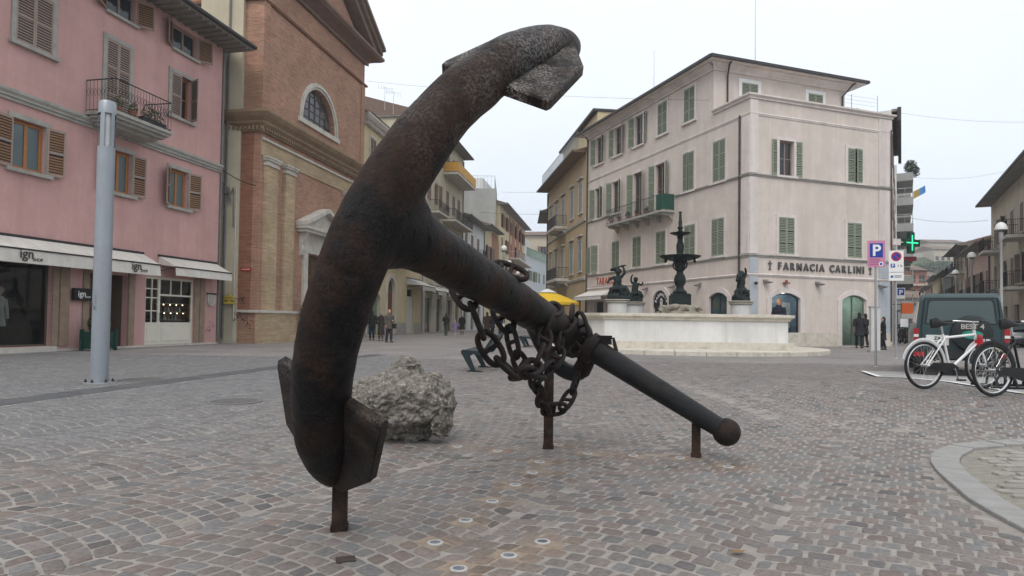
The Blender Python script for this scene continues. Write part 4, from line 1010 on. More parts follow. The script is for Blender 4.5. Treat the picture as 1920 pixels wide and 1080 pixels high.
m.build('body', mat('yellow_gas_paint', (.5, .38, .05), .5, var=.2), t); m = MB(); m.tube([(0, 0, .1), (0, 0, .42)], .1, 8); m.build('pipe', mat('yellow_gas_paint2', (.4, .3, .05), .5), t)
P = M_ @ Vector((3.3, -.75, 0)); t = thing('potted_shrub', 'potted green shrub standing left of the church door', 'plant', P)
m = MB(); m.lathe([(.001, 0), (.2, 0), (.28, .5), (.3, .5), (.3, .56), (.22, .55), (.001, .5)], 16); m.build('pot', TERRA, t)
m = MB(); m.tube([(0, 0, .5), (.02, 0, 1.0), (0, .02, 1.5)], .03, 6); m.build('stem', BROWNIN, t)
m = MB(); leaves(m, (0, 0, 1.35), .42, .42, .8, 900, .07, rn); m.build('foliage', LEAF2, t)
# ================================================================== CORNER PHARMACY
A_ = Vector((12.55, 35.3)); U_ = Vector((-.36, 1)).normalized(); RD = Vector((U_.y, -U_.x))
fm = place('corner_building', 'pale rose corner building with green shutters above the pharmacy', 'building', A_, RD)
fl = Side(fm, -pi / 2)                                        # left facade, s from -19.5 to 0 at the corner
RW, TOPZ = 10.1, 13.3
FRW2 = [(1.95, 2.95, 9.27, 11.2), (6.77, 7.84, 9.3, 11.25)]; FRW1 = [(1.92, 2.98, 5.0, 7.0), (6.74, 7.8, 5.0, 7.0)]
ARCR = [(1.46, 3.4, .7, 2.9, .3), (6.35, 8.16, .03, 2.9, .3)]
mb = MB(); wall_face(mb, 0, RW, 0, TOPZ, FRW2 + FRW1 + ARCR, .25)
mb.poly([(RW, 0, 0), (RW + 22, 19.4, 0), (RW + 22, 19.4, TOPZ), (RW, 0, TOPZ)]); mb.poly([(0, 0, 12.85), (RW, 0, 12.85), (RW + 3.5, 3.1, 12.85), (0, 3.1, 12.85)])
mb.build('right_wall', PALE, fm)
TW = [(-17.4, 1), (-14.4, 1), (-11.45, 1), (-8.47, 0), (-5.48, 0)]
F2 = [(-17.45, 1, 9.25), (-14.65, 1, 9.25), (-11.55, 1, 8.32), (-8.7, 1, 8.32), (-5.5, 0, 9.25), (-2.55, 0, 9.25)]
F1 = [(-18.05, 1), (-14.6, 0), (-11.57, 0), (-8.55, 0), (-5.35, 0), (-2.63, 0)]
opT = [(c - .55, c + .55, 13.5, 15.6) for c, o in TW]; op2 = [(c - .56, c + .56, z, 11.62) for c, o, z in F2]; op1 = [(c - .56, c + .56, 5.02, 7.15) for c, o in F1]
ARCL = [(-12.55, -10.65, .03, 3.25, .95), (-9.5, -7.65, .03, 3.3, .9), (-6.06, -5.17, .5, 2.95), (-3.4, -1.76, .7, 2.95, .3), (-17.95, -16.5, .03, 2.75), (-16.2, -14.9, .8, 2.6)]
mb = MB(); wall_face(mb, -19.5, 0, 0, 12.9, op2 + op1 + ARCL, .25); wall_face(mb, -19.5, -3.1, 12.9, 16.2, opT, .25); mb.poly([(-3.1, 0, 12.9), (0, 0, 12.9), (0, 0, TOPZ), (-3.1, 0, TOPZ)])
mb.poly([(-19.5, 0, 0), (-19.5, 0, 16.2), (-19.5, 12, 16.2), (-19.5, 12, 0)])
mb.build('left_wall', PALE, fl)
# set-back top storey
UPW = [(1.95, 3.1, 13.7, 15.4), (6.9, 8.02, 13.7, 15.4)]
mb = MB(); wall_face(mb, 0, 9.8, 12.8, 16.2, UPW, .2, 3.1); mb.poly([(9.8, 3.1, 12.8), (9.8, 12, 12.8), (9.8, 12, 16.2), (9.8, 3.1, 16.2)]); mb.build('top_storey', PALE, fm)
mb = MB()
mb.v += [(-.75, 2.3, 16.42), (10.9, 2.3, 16.42), (10.9, 12.5, 16.42), (-.75, 20.2, 16.42), (5, 7, 18.0), (5, 16, 18.0), (10.9, 20.2, 16.42)]
for q in ((0, 1, 4), (1, 6, 5, 4), (6, 3, 5), (3, 0, 4, 5)): mb.face(list(q))
mb.build('roof', TILE, fm)
mb = MB(); mb.box(-.7, 10.85, 2.36, 20.1, 16.22, 16.38); ev = mb.build('eave', PALE2, fm)
mb = MB(); mb.box(-.8, 10.95, 2.22, 2.34, 16.26, 16.42); mb.box(-.84, -.72, 2.34, 20.2, 16.26, 16.42); mb.box(10.87, 10.97, 2.34, 12, 16.26, 16.42); mb.build('gutter', DARKROOF, ev)
mb = MB(); EP = [(0, 15.85), (.1, 15.85), (.1, 15.95), (.25, 16.05), (.45, 16.15), (.45, 16.218), (0, 16.22)]
cornice(mb, 0, 9.8, EP, 3.1, True, 1, 1); mb.build('eave_moulding', PALE2, fm)
mb = MB(); cornice(mb, -19.5, -3.1, EP, 0, True, 0, 0); mb.build('eave_moulding', PALE2, fl)
# parapet coping and string courses on both facades
CAP = [(0, 13.25), (.08, 13.25), (.08, 13.33), (.2, 13.42), (.2, 13.5), (0, 13.52)]
mb = MB(); cornice(mb, 0, RW, CAP, 0, True, 1, 1); mb.box(0, RW, 0, .35, 13.3, 13.515); mb.build('parapet_coping', PALE2, fm)
mb = MB(); cornice(mb, -3.1, 0, CAP, 0, True, 0, 1); mb.build('parapet_coping', PALE2, fl)
def strings(par, s0, s1, r0, r1, skip=None):
    for z, p, h, m_ in ((12.38, .06, .12, PALE2), (9.1, .12, .12, STONE), (4.78, .1, .12, STONE), (3.76, .08, .1, PALE2)):
        segs = [(s0, s1)]
        if par is fl and z < 9.2 and z > 9: segs = [(-19.5, -14.6), (-6.9, 0)]
        for a, b in segs:
            mb = MB(); cornice(mb, a, b, [(0, z), (p * .6, z), (p * .6, z + h * .5), (p, z + h * .6), (p, z + h), (0, z + h + .04)], 0, True, r0 if a == s0 else 0, r1 if b == s1 else 0); mb.build('string_course', m_, par)
strings(fm, 0, RW, 1, 1); strings(fl, -19.5, 0, 0, 1)
boxes('corner_pilaster', PALE2, fm, [(.0, .52, -.05, -.001, 4.95, 9.05), (.0, .52, -.05, -.001, 9.27, 13.2), (RW - 1.0, RW, -.05, -.001, 4.95, 9.05), (RW - 1.0, RW, -.05, -.001, 9.27, 13.2)])
boxes('corner_pilaster', BLUEGREY, fm, [(.0, .56, -.045, -.001, .05, 3.74), (.0, .56, -.045, -.001, 3.9, 4.76), (RW - 1.0, RW, -.045, -.001, .05, 3.74), (RW - 1.0, RW, -.045, -.001, 3.9, 4.76)])
boxes('corner_pilaster', PALE2, fl, [(-.62, -.0, -.05, -.001, 4.95, 9.05), (-.62, 0, -.05, -.001, 9.27, 12.35)])
boxes('plinth', TRAV, fm, [(.56, 6.1, -.06, -.001, 0, .75), (8.4, RW, -.06, -.001, 0, .75)])
boxes('plinth', TRAV, fl, [(a, b, -.06, -.001, 0, .75) for a, b in ((-14.8, -12.8), (-10.4, -9.75), (-7.4, -.02))])
# windows and shutters
def wset(par, ops, angs, fmat=SHG, smat=SHGD, rails=2, sur=.16, pm=PALE2):
    for (a, b, c, d), an in zip(ops, angs):
        mb = MB(); surround(mb, a, b, c, d, sur, .045); mb.build('window_surround', pm, par)
        window(par, a + .02, b - .02, c + .02, d - .02, .15, SHT, GLASS, 2, 1, .07)
        shutter_pair(par, a, b, c, d, an[0], an[1], fmat, smat, -.02 if max(an) > 0 else .0, rails)
CL = (0, 0); OP = (158, 150)
wset(fm, FRW2, [(172, 166), (0, 14)]); wset(fm, FRW1, [CL, CL]); wset(fm, [], [])
for (a, b, c, d) in UPW:
    mb = MB(); surround(mb, a, b, c, d, .22, .04); mb.build('window_surround', WHITE, fm, (0, 3.1, 0)); shutter_pair(fm, a, b, c, d, 0, 0, SHG, SHG, 3.09); window(fm, a, b, c, d, 3.2, SHT, GLASS, 2, 1, .07)
wset(fl, opT, [(150, 140), (155, 150), (150, 165), CL, CL]); wset(fl, op2, [(148, 130), (150, 140), (150, 148), (155, 160), (8, 0), CL]); wset(fl, op1, [(165, 70), CL, CL, CL, CL, CL])
CURB = mat('brown_curtain', (.13, .06, .03), .8, var=.3, vscale=8)
boxes('curtain', CURB, fm, [(2.35, 2.75, .24, .26, 9.3, 11.15)])
# balcony on the left facade
balcony(fl, -14.5, -7.0, 8.3, .95, 1.0, STONE, IRON, .14, 6, False, None, .13)
boxes('balcony_screen', mat('green_balcony_cloth', (.02, .075, .055), .8, var=.2), fl, [(-7.6, -7.02, -.985, -.965, 8.34, 9.28), (-7.03, -7.01, -.96, -.05, 8.34, 9.28)])
m = MB(); rn = random.Random(11)
for k in range(5):
    s_ = -14.0 + k * 1.2; mb = MB(); mb.lathe([(.001, 0), (.1, 0), (.14, .22), (.001, .22)], 10, (0, 0, 0)); mb.cur = 1
    leaves(mb, (0, 0, .36), .22, .16, .2, 70, .06, rn)
    t = thing('flower_pot', 'terracotta pot %s on the long balcony of the corner building' % ['at the far left', 'second from the left', 'in the middle', 'second from the right', 'beside the green cloth'][k], 'flower pot', (0, 0, 0), 0, 'pots on the long balcony')
    t.location = fm.matrix_basis @ fl.M @ Vector((s_, -.72, 8.302)); 
    o = mb.build('pot_and_plant', [TERRA, LEAF], t)
# ground floor openings
for (a, b, c, d, r_) in ARCR:
    mb = MB(); arch_surround(mb, a, b, c, d, r_, .3, .05); mb.build('arch_surround', PALE2, fm)
for o_ in ARCL[:2] + ARCL[3:4]:
    mb = MB(); arch_surround(mb, *o_, .3, .05); mb.build('arch_surround', PALE2, fl)
BLUEF = mat('dark_blue_frame', (.02, .028, .05), .4)
window(fm, 1.48, 3.38, .72, 2.88, .1, BLUEF, CLEAR, 1, 0, .08, .29, 'shop_window'); window(fm, 6.37, 8.14, .04, 2.88, .14, mat('grey_green_frame', (.08, .1, .09), .4), CLEAR, 2, 0, .06, .29, 'shop_door')
window(fl, -3.38, -1.78, .72, 2.93, .1, BLUEF, glass_mat('teal_glass', (.04, .07, .08), .08), 2, 0, .07, .29, 'shop_window')
def room(par, a, b, c, d, dep, m_):
    mb = MB(); mb.poly([(a, dep, c), (b, dep, c), (b, dep, d), (a, dep, d)])
    for s_ in (a, b): mb.poly([(s_, .25, c), (s_, dep, c), (s_, dep, d), (s_, .25, d)])
    for z in (c, d): mb.poly([(a, .25, z), (b, .25, z), (b, dep, z), (a, dep, z)])
    return mb.build('shop_interior', m_, par)
room(fm, 1.3, 3.6, .6, 2.95, 1.0, mat('poster_blue', (.18, .30, .40), .7, var=.5, vscale=1.8, stain=(.5, .55, .55), stain_amt=.9)); room(fm, 6.2, 8.3, .01, 3.0, 2.5, mat('pharmacy_interior', (.16, .24, .20), .8, var=.4, vscale=2, stain=(.4, .4, .35), stain_amt=.6))
LITP = mat('lit_ceiling_panel', (.8, .8, .78), .5, emit=(1, .97, .9), estr=5)
boxes('ceiling_light', LITP, fm, [(1.6, 3.2, .4, .6, 2.9, 2.93), (6.5, 7.9, .6, 2.2, 2.95, 2.98)])
boxes('shelf_unit', mat('pharmacy_shelf', (.42, .40, .36), .6, var=.3, vscale=9), fm, [(6.4, 7.2, 1.6, 2.2, .05, 1.6), (7.4, 8.1, 1.9, 2.3, .05, 1.3), (6.5, 7.1, .9, 1.0, .35, .62)])
boxes('red_box', mat('red_pack', (.35, .03, .04), .5), fm, [(6.55, 7.15, .8, .88, .6, .85)])
POST = mat('pale_poster', (.55, .58, .55), .6, var=.4, vscale=3)
boxes('poster', POST, fm, [(2.65, 3.2, .5, .52, 1.0, 2.4)])
# left facade ground floor: dark doors, arched pharmacy transom with lettering, tobacconist
boxes('door', mat('dark_door_paint', (.03, .03, .028), .5, var=.3), fl, [(-12.55, -10.65, .2, .24, .03, 2.3), (-9.5, -7.65, .2, .24, .03, 2.2), (-17.95, -16.5, .2, .24, .03, 2.75), (-6.06, -5.17, .2, .24, .5, 2.95), (-16.2, -14.9, .2, .24, .8, 2.6)])
mb = MB(); pts = [(-9.5, 2.2), (-7.65, 2.2)] + arch_pts(-9.5, -7.65, 2.4, .9); mb.prism(pts, 'y', .08, .14); tr_ = mb.build('transom_sign', BLACK, fl)
mb = MB(); pts = [(-12.55, 2.3), (-10.65, 2.3)] + arch_pts(-12.55, -10.65, 2.3, .95); mb.prism(pts, 'y', .16, .2); mb.build('transom', BLACK, fl)
for i, chx in enumerate('FARMACIA'):
    th = pi * (.90 - .80 * i / 7); cx_, cz_ = -8.575 + .66 * cos(th), 2.4 + .64 * sin(th)
    o = link('letter', text_mesh(chx, .30, .008, .006, 'CENTER', WHITE), fl, (cx_ - .09 * cos(th), .072, cz_ - .10 * sin(th)), (0, -(th - pi / 2), 0)) if False else link('letter', text_mesh(chx, .30, .008, .006, 'CENTER', WHITE), fl, (cx_ - .1 * cos(th), .072, cz_ - .1 * sin(th)), (0, pi / 2 - th, 0))
mb = MB(); n = 20
mb.prism([(-8.575 + .15 * cos(2 * pi * k / n), 2.53 + .27 * sin(2 * pi * k / n)) for k in range(n)], 'y', .066, .079); mb.build('emblem', WHITE, fl)
mb = MB(); mb.box(-8.595, -8.555, .058, .065, 2.34, 2.74); mb.box(-8.68, -8.47, .056, .0645, 2.58, 2.62); mb.build('emblem_cross', BLACK, fl)
SIGNR = mat('worn_red_lettering', (.42, .07, .03), .6, var=.3)
boxes('sign_board', PALE, fl, [(-18.9, -13.6, -.03, -.001, 3.95, 4.7)])
x = -17.6
for chx in 'TABACCHI': link('letter', text_mesh(chx, .78, .012, .012, 'LEFT', SIGNR, .85), fl, (x, -.045, 4.06)); x += .47
awning(fl, -19.2, -14.6, 3.6, 3.15, 1.2, .32, mat('white_awning', (.62, .6, .57), .9, var=.05), PALE2, True)
LETG = mat('dark_grey_letter', (.085, .082, .085), .5, var=.1)
widths = {'I': .24, 'M': .50, ' ': .28}
txt = 'FARMACIA CARLINI'; raw = sum(widths.get(c_, .41) for c_ in txt); k = (8.04 - 1.77) / raw; x = 1.77
for chx in txt:
    wd = widths.get(chx, .41) * k
    if chx != ' ': link('letter', text_mesh(chx, .56, .03, .016, 'CENTER', LETG, .88), fm, (x + wd / 2 - .01, -.05, 4.15))
    x += wd
for s_ in (1.34, 8.44):
    mb = MB(); mb.box(s_ - .03, s_ + .03, -.06, -.02, 4.12, 4.6); mb.box(s_ - .13, s_ + .13, -.058, -.021, 4.42, 4.48); mb.box(s_ - .09, s_ + .09, -.058, -.021, 4.12, 4.16); mb.build('sign_cross', LETG, fm)
# drain pipes, spot lights, cameras
pipe(fl, -.72, .3, 12.5, -.09, .055, PIPEB); pipe(fl, -19.3, .3, 15.8, -.09, .055, PIPEB, (0, -.5, .5)); 
m = MB(); m.tube([(.9, 3.02, 13.0), (.9, 3.02, 15.6), (.7, 2.6, 16.1), (.7, 2.4, 16.25)], .05, 8); m.build('drain_pipe', PIPEB, fm)
m = MB(); m.tube([(9.55, 3.02, 13.0), (9.55, 3.02, 15.5), (9.9, 2.6, 16.1), (10.0, 2.4, 16.25)], .05, 8); m.build('drain_pipe', PIPEB, fm)
pipe(fm, RW - .12, .3, 12.6, -.1, .035, PIPEB)
for s_ in (1.05, 4.6, 9.2):
    m = MB(); m.prism([(-.5, 3.42), (-.14, 3.5), (-.001, 3.58), (-.001, 3.4), (-.2, 3.36)], 'x', s_ - .14, s_ + .14); m.build('spot_lamp', PIPE, fm)
for s_ in (-13.4, -10.2, -7.0, -4.3):
    m = MB(); m.prism([(-.45, 3.42), (-.14, 3.5), (-.001, 3.58), (-.001, 3.4), (-.2, 3.36)], 'x', s_ - .12, s_ + .12); m.build('spot_lamp', PIPE, fl)
m = MB(); m.ball((.3, -.2, 3.35), .09); m.tube([(.3, -.05, 3.4), (.3, -.2, 3.42)], .02, 6); m.build('camera_dome', IRON, fm)
m = MB(); m.box(2.2, 2.5, -.25, -.01, 3.38, 3.46); m.ball((2.35, -.14, 3.52), .08); m.build('alarm_box', mat('rust_alarm', (.22, .08, .06), .6), fm)
# roof terrace balustrade and line posts
m = MB()
for i in range(13): m.lathe([(.05, 0), (.05, .05), (.03, .1), (.07, .3), (.03, .5), (.05, .55), (.05, .6)], 8, (10.05 + i * .26, 3.3, 14.25))
m.build('balusters', PALE2, fm)['kind'] = 'stuff'
boxes('balustrade_rail', PALE2, fm, [(9.9, 13.4, 3.2, 3.4, 14.85, 14.97), (9.81, 13.4, 3.2, 3.4, 12.9, 14.25), (13.25, 13.5, 3.18, 3.42, 12.9, 15.1), (10.9, 11.1, 3.19, 3.41, 14.25, 15.0)])
m = MB(); m.tube([(13.1, 3.6, 14.2), (13.1, 3.6, 16.2)], .02, 5); m.tube([(10.9, 3.6, 14.2), (10.9, 3.6, 16.0)], .02, 5)
for z in (15.4, 15.65, 15.9): m.tube([(9.9, 3.6, z), (13.1, 3.6, z + .05)], .008, 4)
m.build('line_posts', GALV, fm)
def mast(x, y, z0, z1, lab, arms=0):
    t = thing('antenna_mast', lab, 'antenna', (x, y, z0)); m = MB(); h = z1 - z0; m.tube([(0, 0, 0), (0, 0, h)], [.025, .012], 5); m.build('pole', GALV, t)
    m = MB(); m.tube([(-.12, 0, h * .97), (.12, 0, h * .97)], .008, 4); m.tube([(0, 0, h * .9), (0, 0, h * .9)], .008, 4)
    for k in range(arms):
        zz = h - .1 - .35 * (k // 3); m.tube([(-.5 + .2 * k, 0, zz), (-.5 + .2 * k + .02, .0, zz + .3)], .008, 4)
    if arms: m.tube([(-.6, 0, h - .1), (.6, 0, h - .1)], .01, 4)
    m.build('aerial', GALV, t)
bpy.context.view_layer.update()
p = fm.matrix_basis @ Vector((3.2, 5.2, 17.2)); p2 = at(1416, 125, p.y); mast(p2.x, p.y, 17.0, at(1416, -30, p.y).z, 'tall thin mast rising from the corner building roof at the right')
p = fm.matrix_basis @ Vector((2.2, 13, 17.2)); p2 = at(1226, 165, p.y); mast(p2.x, p.y, 17.0, at(1226, 95, p.y).z, 'thin antenna pole on the corner building roof, left one')
# green cross sign on a bracket
pc = fm.matrix_basis @ Vector((RW, -.3, 6.05))
t = thing('pharmacy_cross', 'illuminated green pharmacy cross on a bracket at the building corner', 'sign', pc, fm.rotation_euler.z)
CROSS = mat('dark_green_cross', (.004, .045, .03), .35); NEON = mat('green_neon', (.05, .8, .35), .4, emit=(.03, .75, .25), estr=1.3)
q = [(-.26, -.8), (.26, -.8), (.26, -.26), (.8, -.26), (.8, .26), (.26, .26), (.26, .8), (-.26, .8), (-.26, .26), (-.8, .26), (-.8, -.26), (-.26, -.26)]
m = MB(); m.prism([(1.15 + a * .78, b * .78) for a, b in q], 'y', -.1, .1); m.build('body', CROSS, t)
for z_ in (-.112, ):
    m = MB(); m.box(1.15 - .03, 1.15 + .03, -.125, -.101, -.45, .45); m.box(1.15 - .45, 1.15 - .031, -.125, -.101, -.03, .03); m.box(1.15 + .031, 1.15 + .45, -.125, -.101, -.03, .03); m.build('neon', NEON, t)
m = MB(); m.box(-.2, .3, -.06, .06, -.18, .18); m.tube([(.3, 0, 0), (.55, 0, 0)], .04, 6); m.build('bracket', PALE2, t)
# ================================================================== HOUSES ALONG THE STREETS
def grid_windows(par, ss, floors, w, h, sh=None, open_=True, sur=STONEL, frame=SHT, pane=GLASS, angs=None, sill=True):
    """openings list for a regular facade; call finish() after the wall"""
    return [(s_ - w / 2, s_ + w / 2, z, z + h) for z in floors for s_ in ss]
def dress(par, ops, sh=None, sur=None, frame=SHT, pane=GLASS, mode='mix', seed=1, rails=1):
    q = random.Random(seed)
    for a, b, c, d in ops:
        if sur: mb = MB(); surround(mb, a, b, c, d, .13, .05); mb.build('window_surround', sur, par)
        window(par, a + .02, b - .02, c + .02, d - .02, .14, frame, pane, 2, 1, .07)
        if sh:
            k = q.random()
            an = (0, 0) if (mode == 'closed' or (mode == 'mix' and k < .5)) else (q.uniform(140, 170), q.uniform(140, 170))
            shutter_pair(par, a, b, c, d, an[0], an[1], sh[0], sh[1], 0 if max(an) == 0 else -.055, rails)
LRO, LRD = Vector((-9.9, 46.5)), Vector((.15, 1)).normalized()
def lrow(s_): return LRO + LRD * s_
k_ = LRD.y
# --- A: yellow palazzo next to the church
bA = place('yellow_palazzo', 'yellow plastered house with arched doorway just past the church', 'house', lrow(-1.8), LRD)
opsA = [(1.2, 2.3, 8.6, 10.8), (4.6, 5.7, 8.6, 10.8), (8.2, 9.3, 8.6, 10.8), (1.2, 2.3, 12.2, 13.8), (4.6, 5.7, 12.2, 13.8), (8.2, 9.3, 12.2, 13.8)]
arA = [(5.35, 7.05, .05, 4.3, .85), (1.2, 3.7, .05, 3.2, .5), (10.2, 12.1, .05, 3.7)]
flatblock(bA, 0, 14.2, 15.1, 12, YELLOW, opsA + arA, .3); dress(bA, opsA, (SHT, SHB), STONEL, mode='closed')
mb = MB(); arch_surround(mb, 5.35, 7.05, .05, 4.3, .85, .35, .07); mb.build('arch_surround', STONEL, bA); mb = MB(); arch_surround(mb, 1.2, 3.7, .05, 3.2, .5, .3, .07); mb.build('arch_surround', STONEL, bA)
boxes('door', mat('oxblood_door', (.13, .04, .025), .5, var=.2), bA, [(5.35, 7.05, .2, .26, .05, 3.4)]); boxes('shop_glass', glass_mat('teal_shop', (.10, .17, .15), .1), bA, [(1.2, 3.7, .2, .24, .05, 2.75)]); boxes('fanlight', GLASS, bA, [(5.35, 7.05, .2, .24, 3.42, 4.3), (1.2, 3.7, .2, .24, 2.77, 3.2)]); boxes('door', mat('pale_door', (.5, .5, .47), .5, var=.1), bA, [(10.2, 11.9, .05, .1, .05, 3.1)]); boxes('dark_recess', DARKBACK, bA, [(10.2, 12.1, .25, .29, .05, 3.7)])
mb = MB(); cornice(mb, 0, 14.2, [(0, 14.4), (.15, 14.4), (.15, 14.55), (.4, 14.7), (.55, 14.9), (.55, 15.05), (0, 15.1)], 0, True, 1, 1); mb.build('cornice', STONEL, bA)
mb = MB(); [mb.box(.1 + i * .33, .26 + i * .33, -.3, -.16, 14.42, 14.58) for i in range(42)]; mb.build('dentils', STONEL, bA)['kind'] = 'stuff'
mb = MB(); mb.prism([(-.6, 15.105), (6, 18.3), (12, 15.105)], 'x', -.2, 14.4); mb.build('roof', mat('old_grey_roof', (.17, .155, .14), .9, var=.3, vscale=4), bA)
balcony(bA, 4.9, 10.4, 6.3, 1.0, 1.0, STONEL, IRON, .18, 5); mb = MB(); cornice(mb, 0, 14.2, [(0, 6.0), (.08, 6.0), (.12, 6.15), (0, 6.2)]); mb.build('string_course', STONEL, bA)
boxes('plinth', STONE, bA, [(7.4, 10.0, -.06, -.001, 0, .9), (12.2, 14.2, -.06, -.001, 0, .9), (3.9, 5.0, -.06, -.001, 0, .9)])
awning(bA, 10.0, 14.0, 4.6, 4.0, 1.4, .4, mat('white_street_awning', (.5, .49, .46), .9), IRON, True)
# --- B: tall cream house with balconies
bB = place('cream_balcony_house', 'tall cream house with orange screened balcony above the street', 'house', lrow(12.5), LRD)
opsB = [(s_, s_ + 1.1, z, z + 2.1) for s_ in (8.3, 11.0, 13.4) for z in (8.2, 12.2, 16.0)] + [(s_, s_ + 1.1, z, z + 2.0) for s_ in (1.5, 4.5) for z in (8.2, 12.2, 16.0)]
arB = [(1.2, 3.4, .05, 3.2), (5.2, 7.0, .05, 3.2), (9.0, 11.4, .05, 3.2), (13, 15, .05, 3.2)]
flatblock(bB, 0, 15.9, 19.3, 12, CREAM, opsB + arB, .3); dress(bB, opsB, (SHT, SHB), None, mode='mix', seed=4)
boxes('shop_glass', GLASS, bB, [(a, b, .18, .22, c, d) for a, b, c, d in arB]); eave(bB, 0, 15.9, 19.3, 1.0, 12, e0=.2, e1=.6)
balcony(bB, 7.2, 15.7, 15.9, 1.5, 1.05, STONEL, IRON, .2, 0, panel=mat('orange_balcony_panel', (.55, .29, .05), .7, var=.15)); balcony(bB, 7.2, 15.7, 11.2, 1.3, 1.05, STONEL, IRON, .2, 0); balcony(bB, 2, 6, 11.2, 1.0, 1.0, STONEL, IRON, .18, 0)
boxes('stone_base', TRAV, bB, [(.02, 1.1, -.05, -.001, 0, 5.2), (3.5, 5.1, -.05, -.001, 0, 5.2), (7.1, 8.9, -.05, -.001, 0, 5.2), (11.5, 12.9, -.05, -.001, 0, 5.2)])
awning(bB, 1.0, 4.0, 4.4, 3.8, 1.3, .4, mat('white_street_awning'), IRON, True); awning(bB, 4.8, 7.4, 4.4, 3.8, 1.3, .4, mat('white_street_awning'), IRON, True); awning(bB, 8.8, 11.6, 4.4, 3.9, 1.3, .4, mat('white_street_awning'), IRON, False)
pipe(bB, .1, .1, 19.0, -.08, .06, PIPE); pipe(bB, 15.8, .1, 19.0, -.08, .06, PIPE)
# --- C, D: lower houses with dark tiled eaves
bC = place('white_eaved_house', 'low white house with overhanging dark eave in the left row', 'house', lrow(28.6), LRD)
opsC = [(s_, s_ + 1.1, z, z + 2.0) for s_ in (1.3, 4.6, 8.2) for z in (5.2, 9.4)] ; arC = [(1, 3, .05, 3), (5, 7, .05, 3), (9, 11, .05, 3)]
flatblock(bC, 0, 12.6, 13.0, 10, WHITEW, opsC + arC, .3); dress(bC, opsC, (SHB, SHB), None, mode='closed'); boxes('shop_glass', GLASS, bC, [(a, b, .18, .22, c, d) for a, b, c, d in arC]); eave(bC, 0, 12.6, 13.0, .9, 10, e0=0, e1=.5); balcony(bC, 7.6, 9.9, 9.0, .9, .95); pipe(bC, 12.5, .1, 12.8, -.08, .06, PIPE)
bD = place('ochre_brown_house', 'narrow ochre house with brown upper wall in the left row', 'house', lrow(41.4), LRD)
opsD = [(s_, s_ + 1.1, z, z + 1.9) for s_ in (1.4, 4.4, 7.4) for z in (5.2, 9.4)]
flatblock(bD, 0, 10.2, 13.8, 10, YELLOW, opsD, .3); dress(bD, opsD, (SHT, SHT), None, mode='mix', seed=3); eave(bD, 0, 10.2, 13.8, .9, 10, e0=.0, e1=.3); balcony(bD, 6.6, 9.8, 8.6, .9, .95); boxes('wall_cladding', REDBR, bD, [(5.5, 10.1, -.04, -.001, 5, 13.5)])
# --- grey concrete block behind them
pg = at(865, 353, 96); gz = pg.z
bG = place('grey_concrete_block', 'tall windowless grey concrete block with roof railing behind the row', 'building', (pg.x - 6, 96), (1, 0))
wG = at(930, 353, 96).x - pg.x + 6
flatblock(bG, 0, wG, gz, 14, GREYW, [(wG - 1.6, wG - .8, gz - 8.5, gz - 6.8)], .2)
m = MB(); rail(m, [(0.2, .2, gz), (wG - .2, .2, gz), (wG - .2, 13.8, gz)], 1.9, .5, .02, .03); m.build('roof_railing', GALV, bG)
bG2 = Side(bG, pi / 2, (wG, 0, 0)); opq = [(2, 3, gz - 9, gz - 7), (6, 7.2, gz - 13, gz - 11), (2, 3, gz - 13, gz - 11)]
for a, b, c, d in opq: window(bG2, a, b, c, d, -.05, SHT, GLASS, 1, 1)
balcony(bG2, 1, 9, gz - 14.2, 1.5, 1.0, STONEL, GALV)
# --- E: yellow with brick balconies
bE = place('brick_balcony_house', 'yellow and brick apartment house with stacked balconies down the street', 'building', lrow(53), LRD)
opsE = [(s_, s_ + 1.2, z, z + 2.1) for s_ in (2, 6, 11, 16, 21, 25) for z in (4.2, 8.0, 11.8, 15.4)]
flatblock(bE, 0, 29, 18.6, 12, YELLOW, opsE, .3); dress(bE, opsE, (SHB, SHB), None, mode='mix', seed=6)
boxes('brick_panel', REDBR, bE, [(9, 29, -.05, -.001, 3.6, 18.2)] if False else [(9.6, 10.9, -.05, -.001, 3.6, 18.2), (12.3, 15.9, -.05, -.001, 3.6, 18.2), (17.3, 20.9, -.05, -.001, 3.6, 18.2), (22.3, 24.9, -.05, -.001, 3.6, 18.2)])
for z in (3.9, 7.7, 11.5): balcony(bE, 10, 28, z, 1.6, 1.1, STONEL, WHITE, .22, pitch=.35)
eave(bE, 0, 29, 18.6, 1.2, 12, tile=TILE); boxes('attic', WHITEW, bE, [(2, 12, 3, 11, 19.4, 23)])
# --- F: white-blue house with roof balustrade, G further
bF = place('white_blue_house', 'pale blue white house with green roof balustrade at the bend', 'building', lrow(84), (.30, 1))
opsF = [(s_, s_ + 1.3, z, z + 2.1) for s_ in (2, 6, 10, 14, 18, 22, 26, 30) for z in (1.2, 5.0, 9.2)]
flatblock(bF, 0, 33, 14.0, 12, mat('blue_white_plaster', (.50, .54, .56), .9, var=.06), opsF, .3); dress(bF, opsF, (SHG, SHGD), None, mode='mix', seed=7)
m = MB(); rail(m, [(0, -.2, 14.0), (33, -.2, 14.0)], 1.6, .5, .07, .1); m.build('balustrade', mat('green_grey_rail', (.25, .33, .28), .7), bF); boxes('attic', WHITEW, bF, [(3, 18, 4, 11, 14.01, 19), (22, 32, 5, 11, 14.01, 17.5)])
pG = at(1000, 520, 150)
bH = place('beige_end_house', 'beige grey house closing the view at the street end', 'building', (pG.x, 150), (1, -.12))
opsH = [(s_, s_ + 1.3, z, z + 2.1) for s_ in (1.5, 5, 8.5) for z in (4, 8, 12, 16)]
flatblock(bH, -3, 11, 20.5, 10, TANW, opsH, .3); dress(bH, opsH, (SHT, SHT), None, mode='mix', seed=9); eave(bH, -3, 11, 20.5, .6, 10)
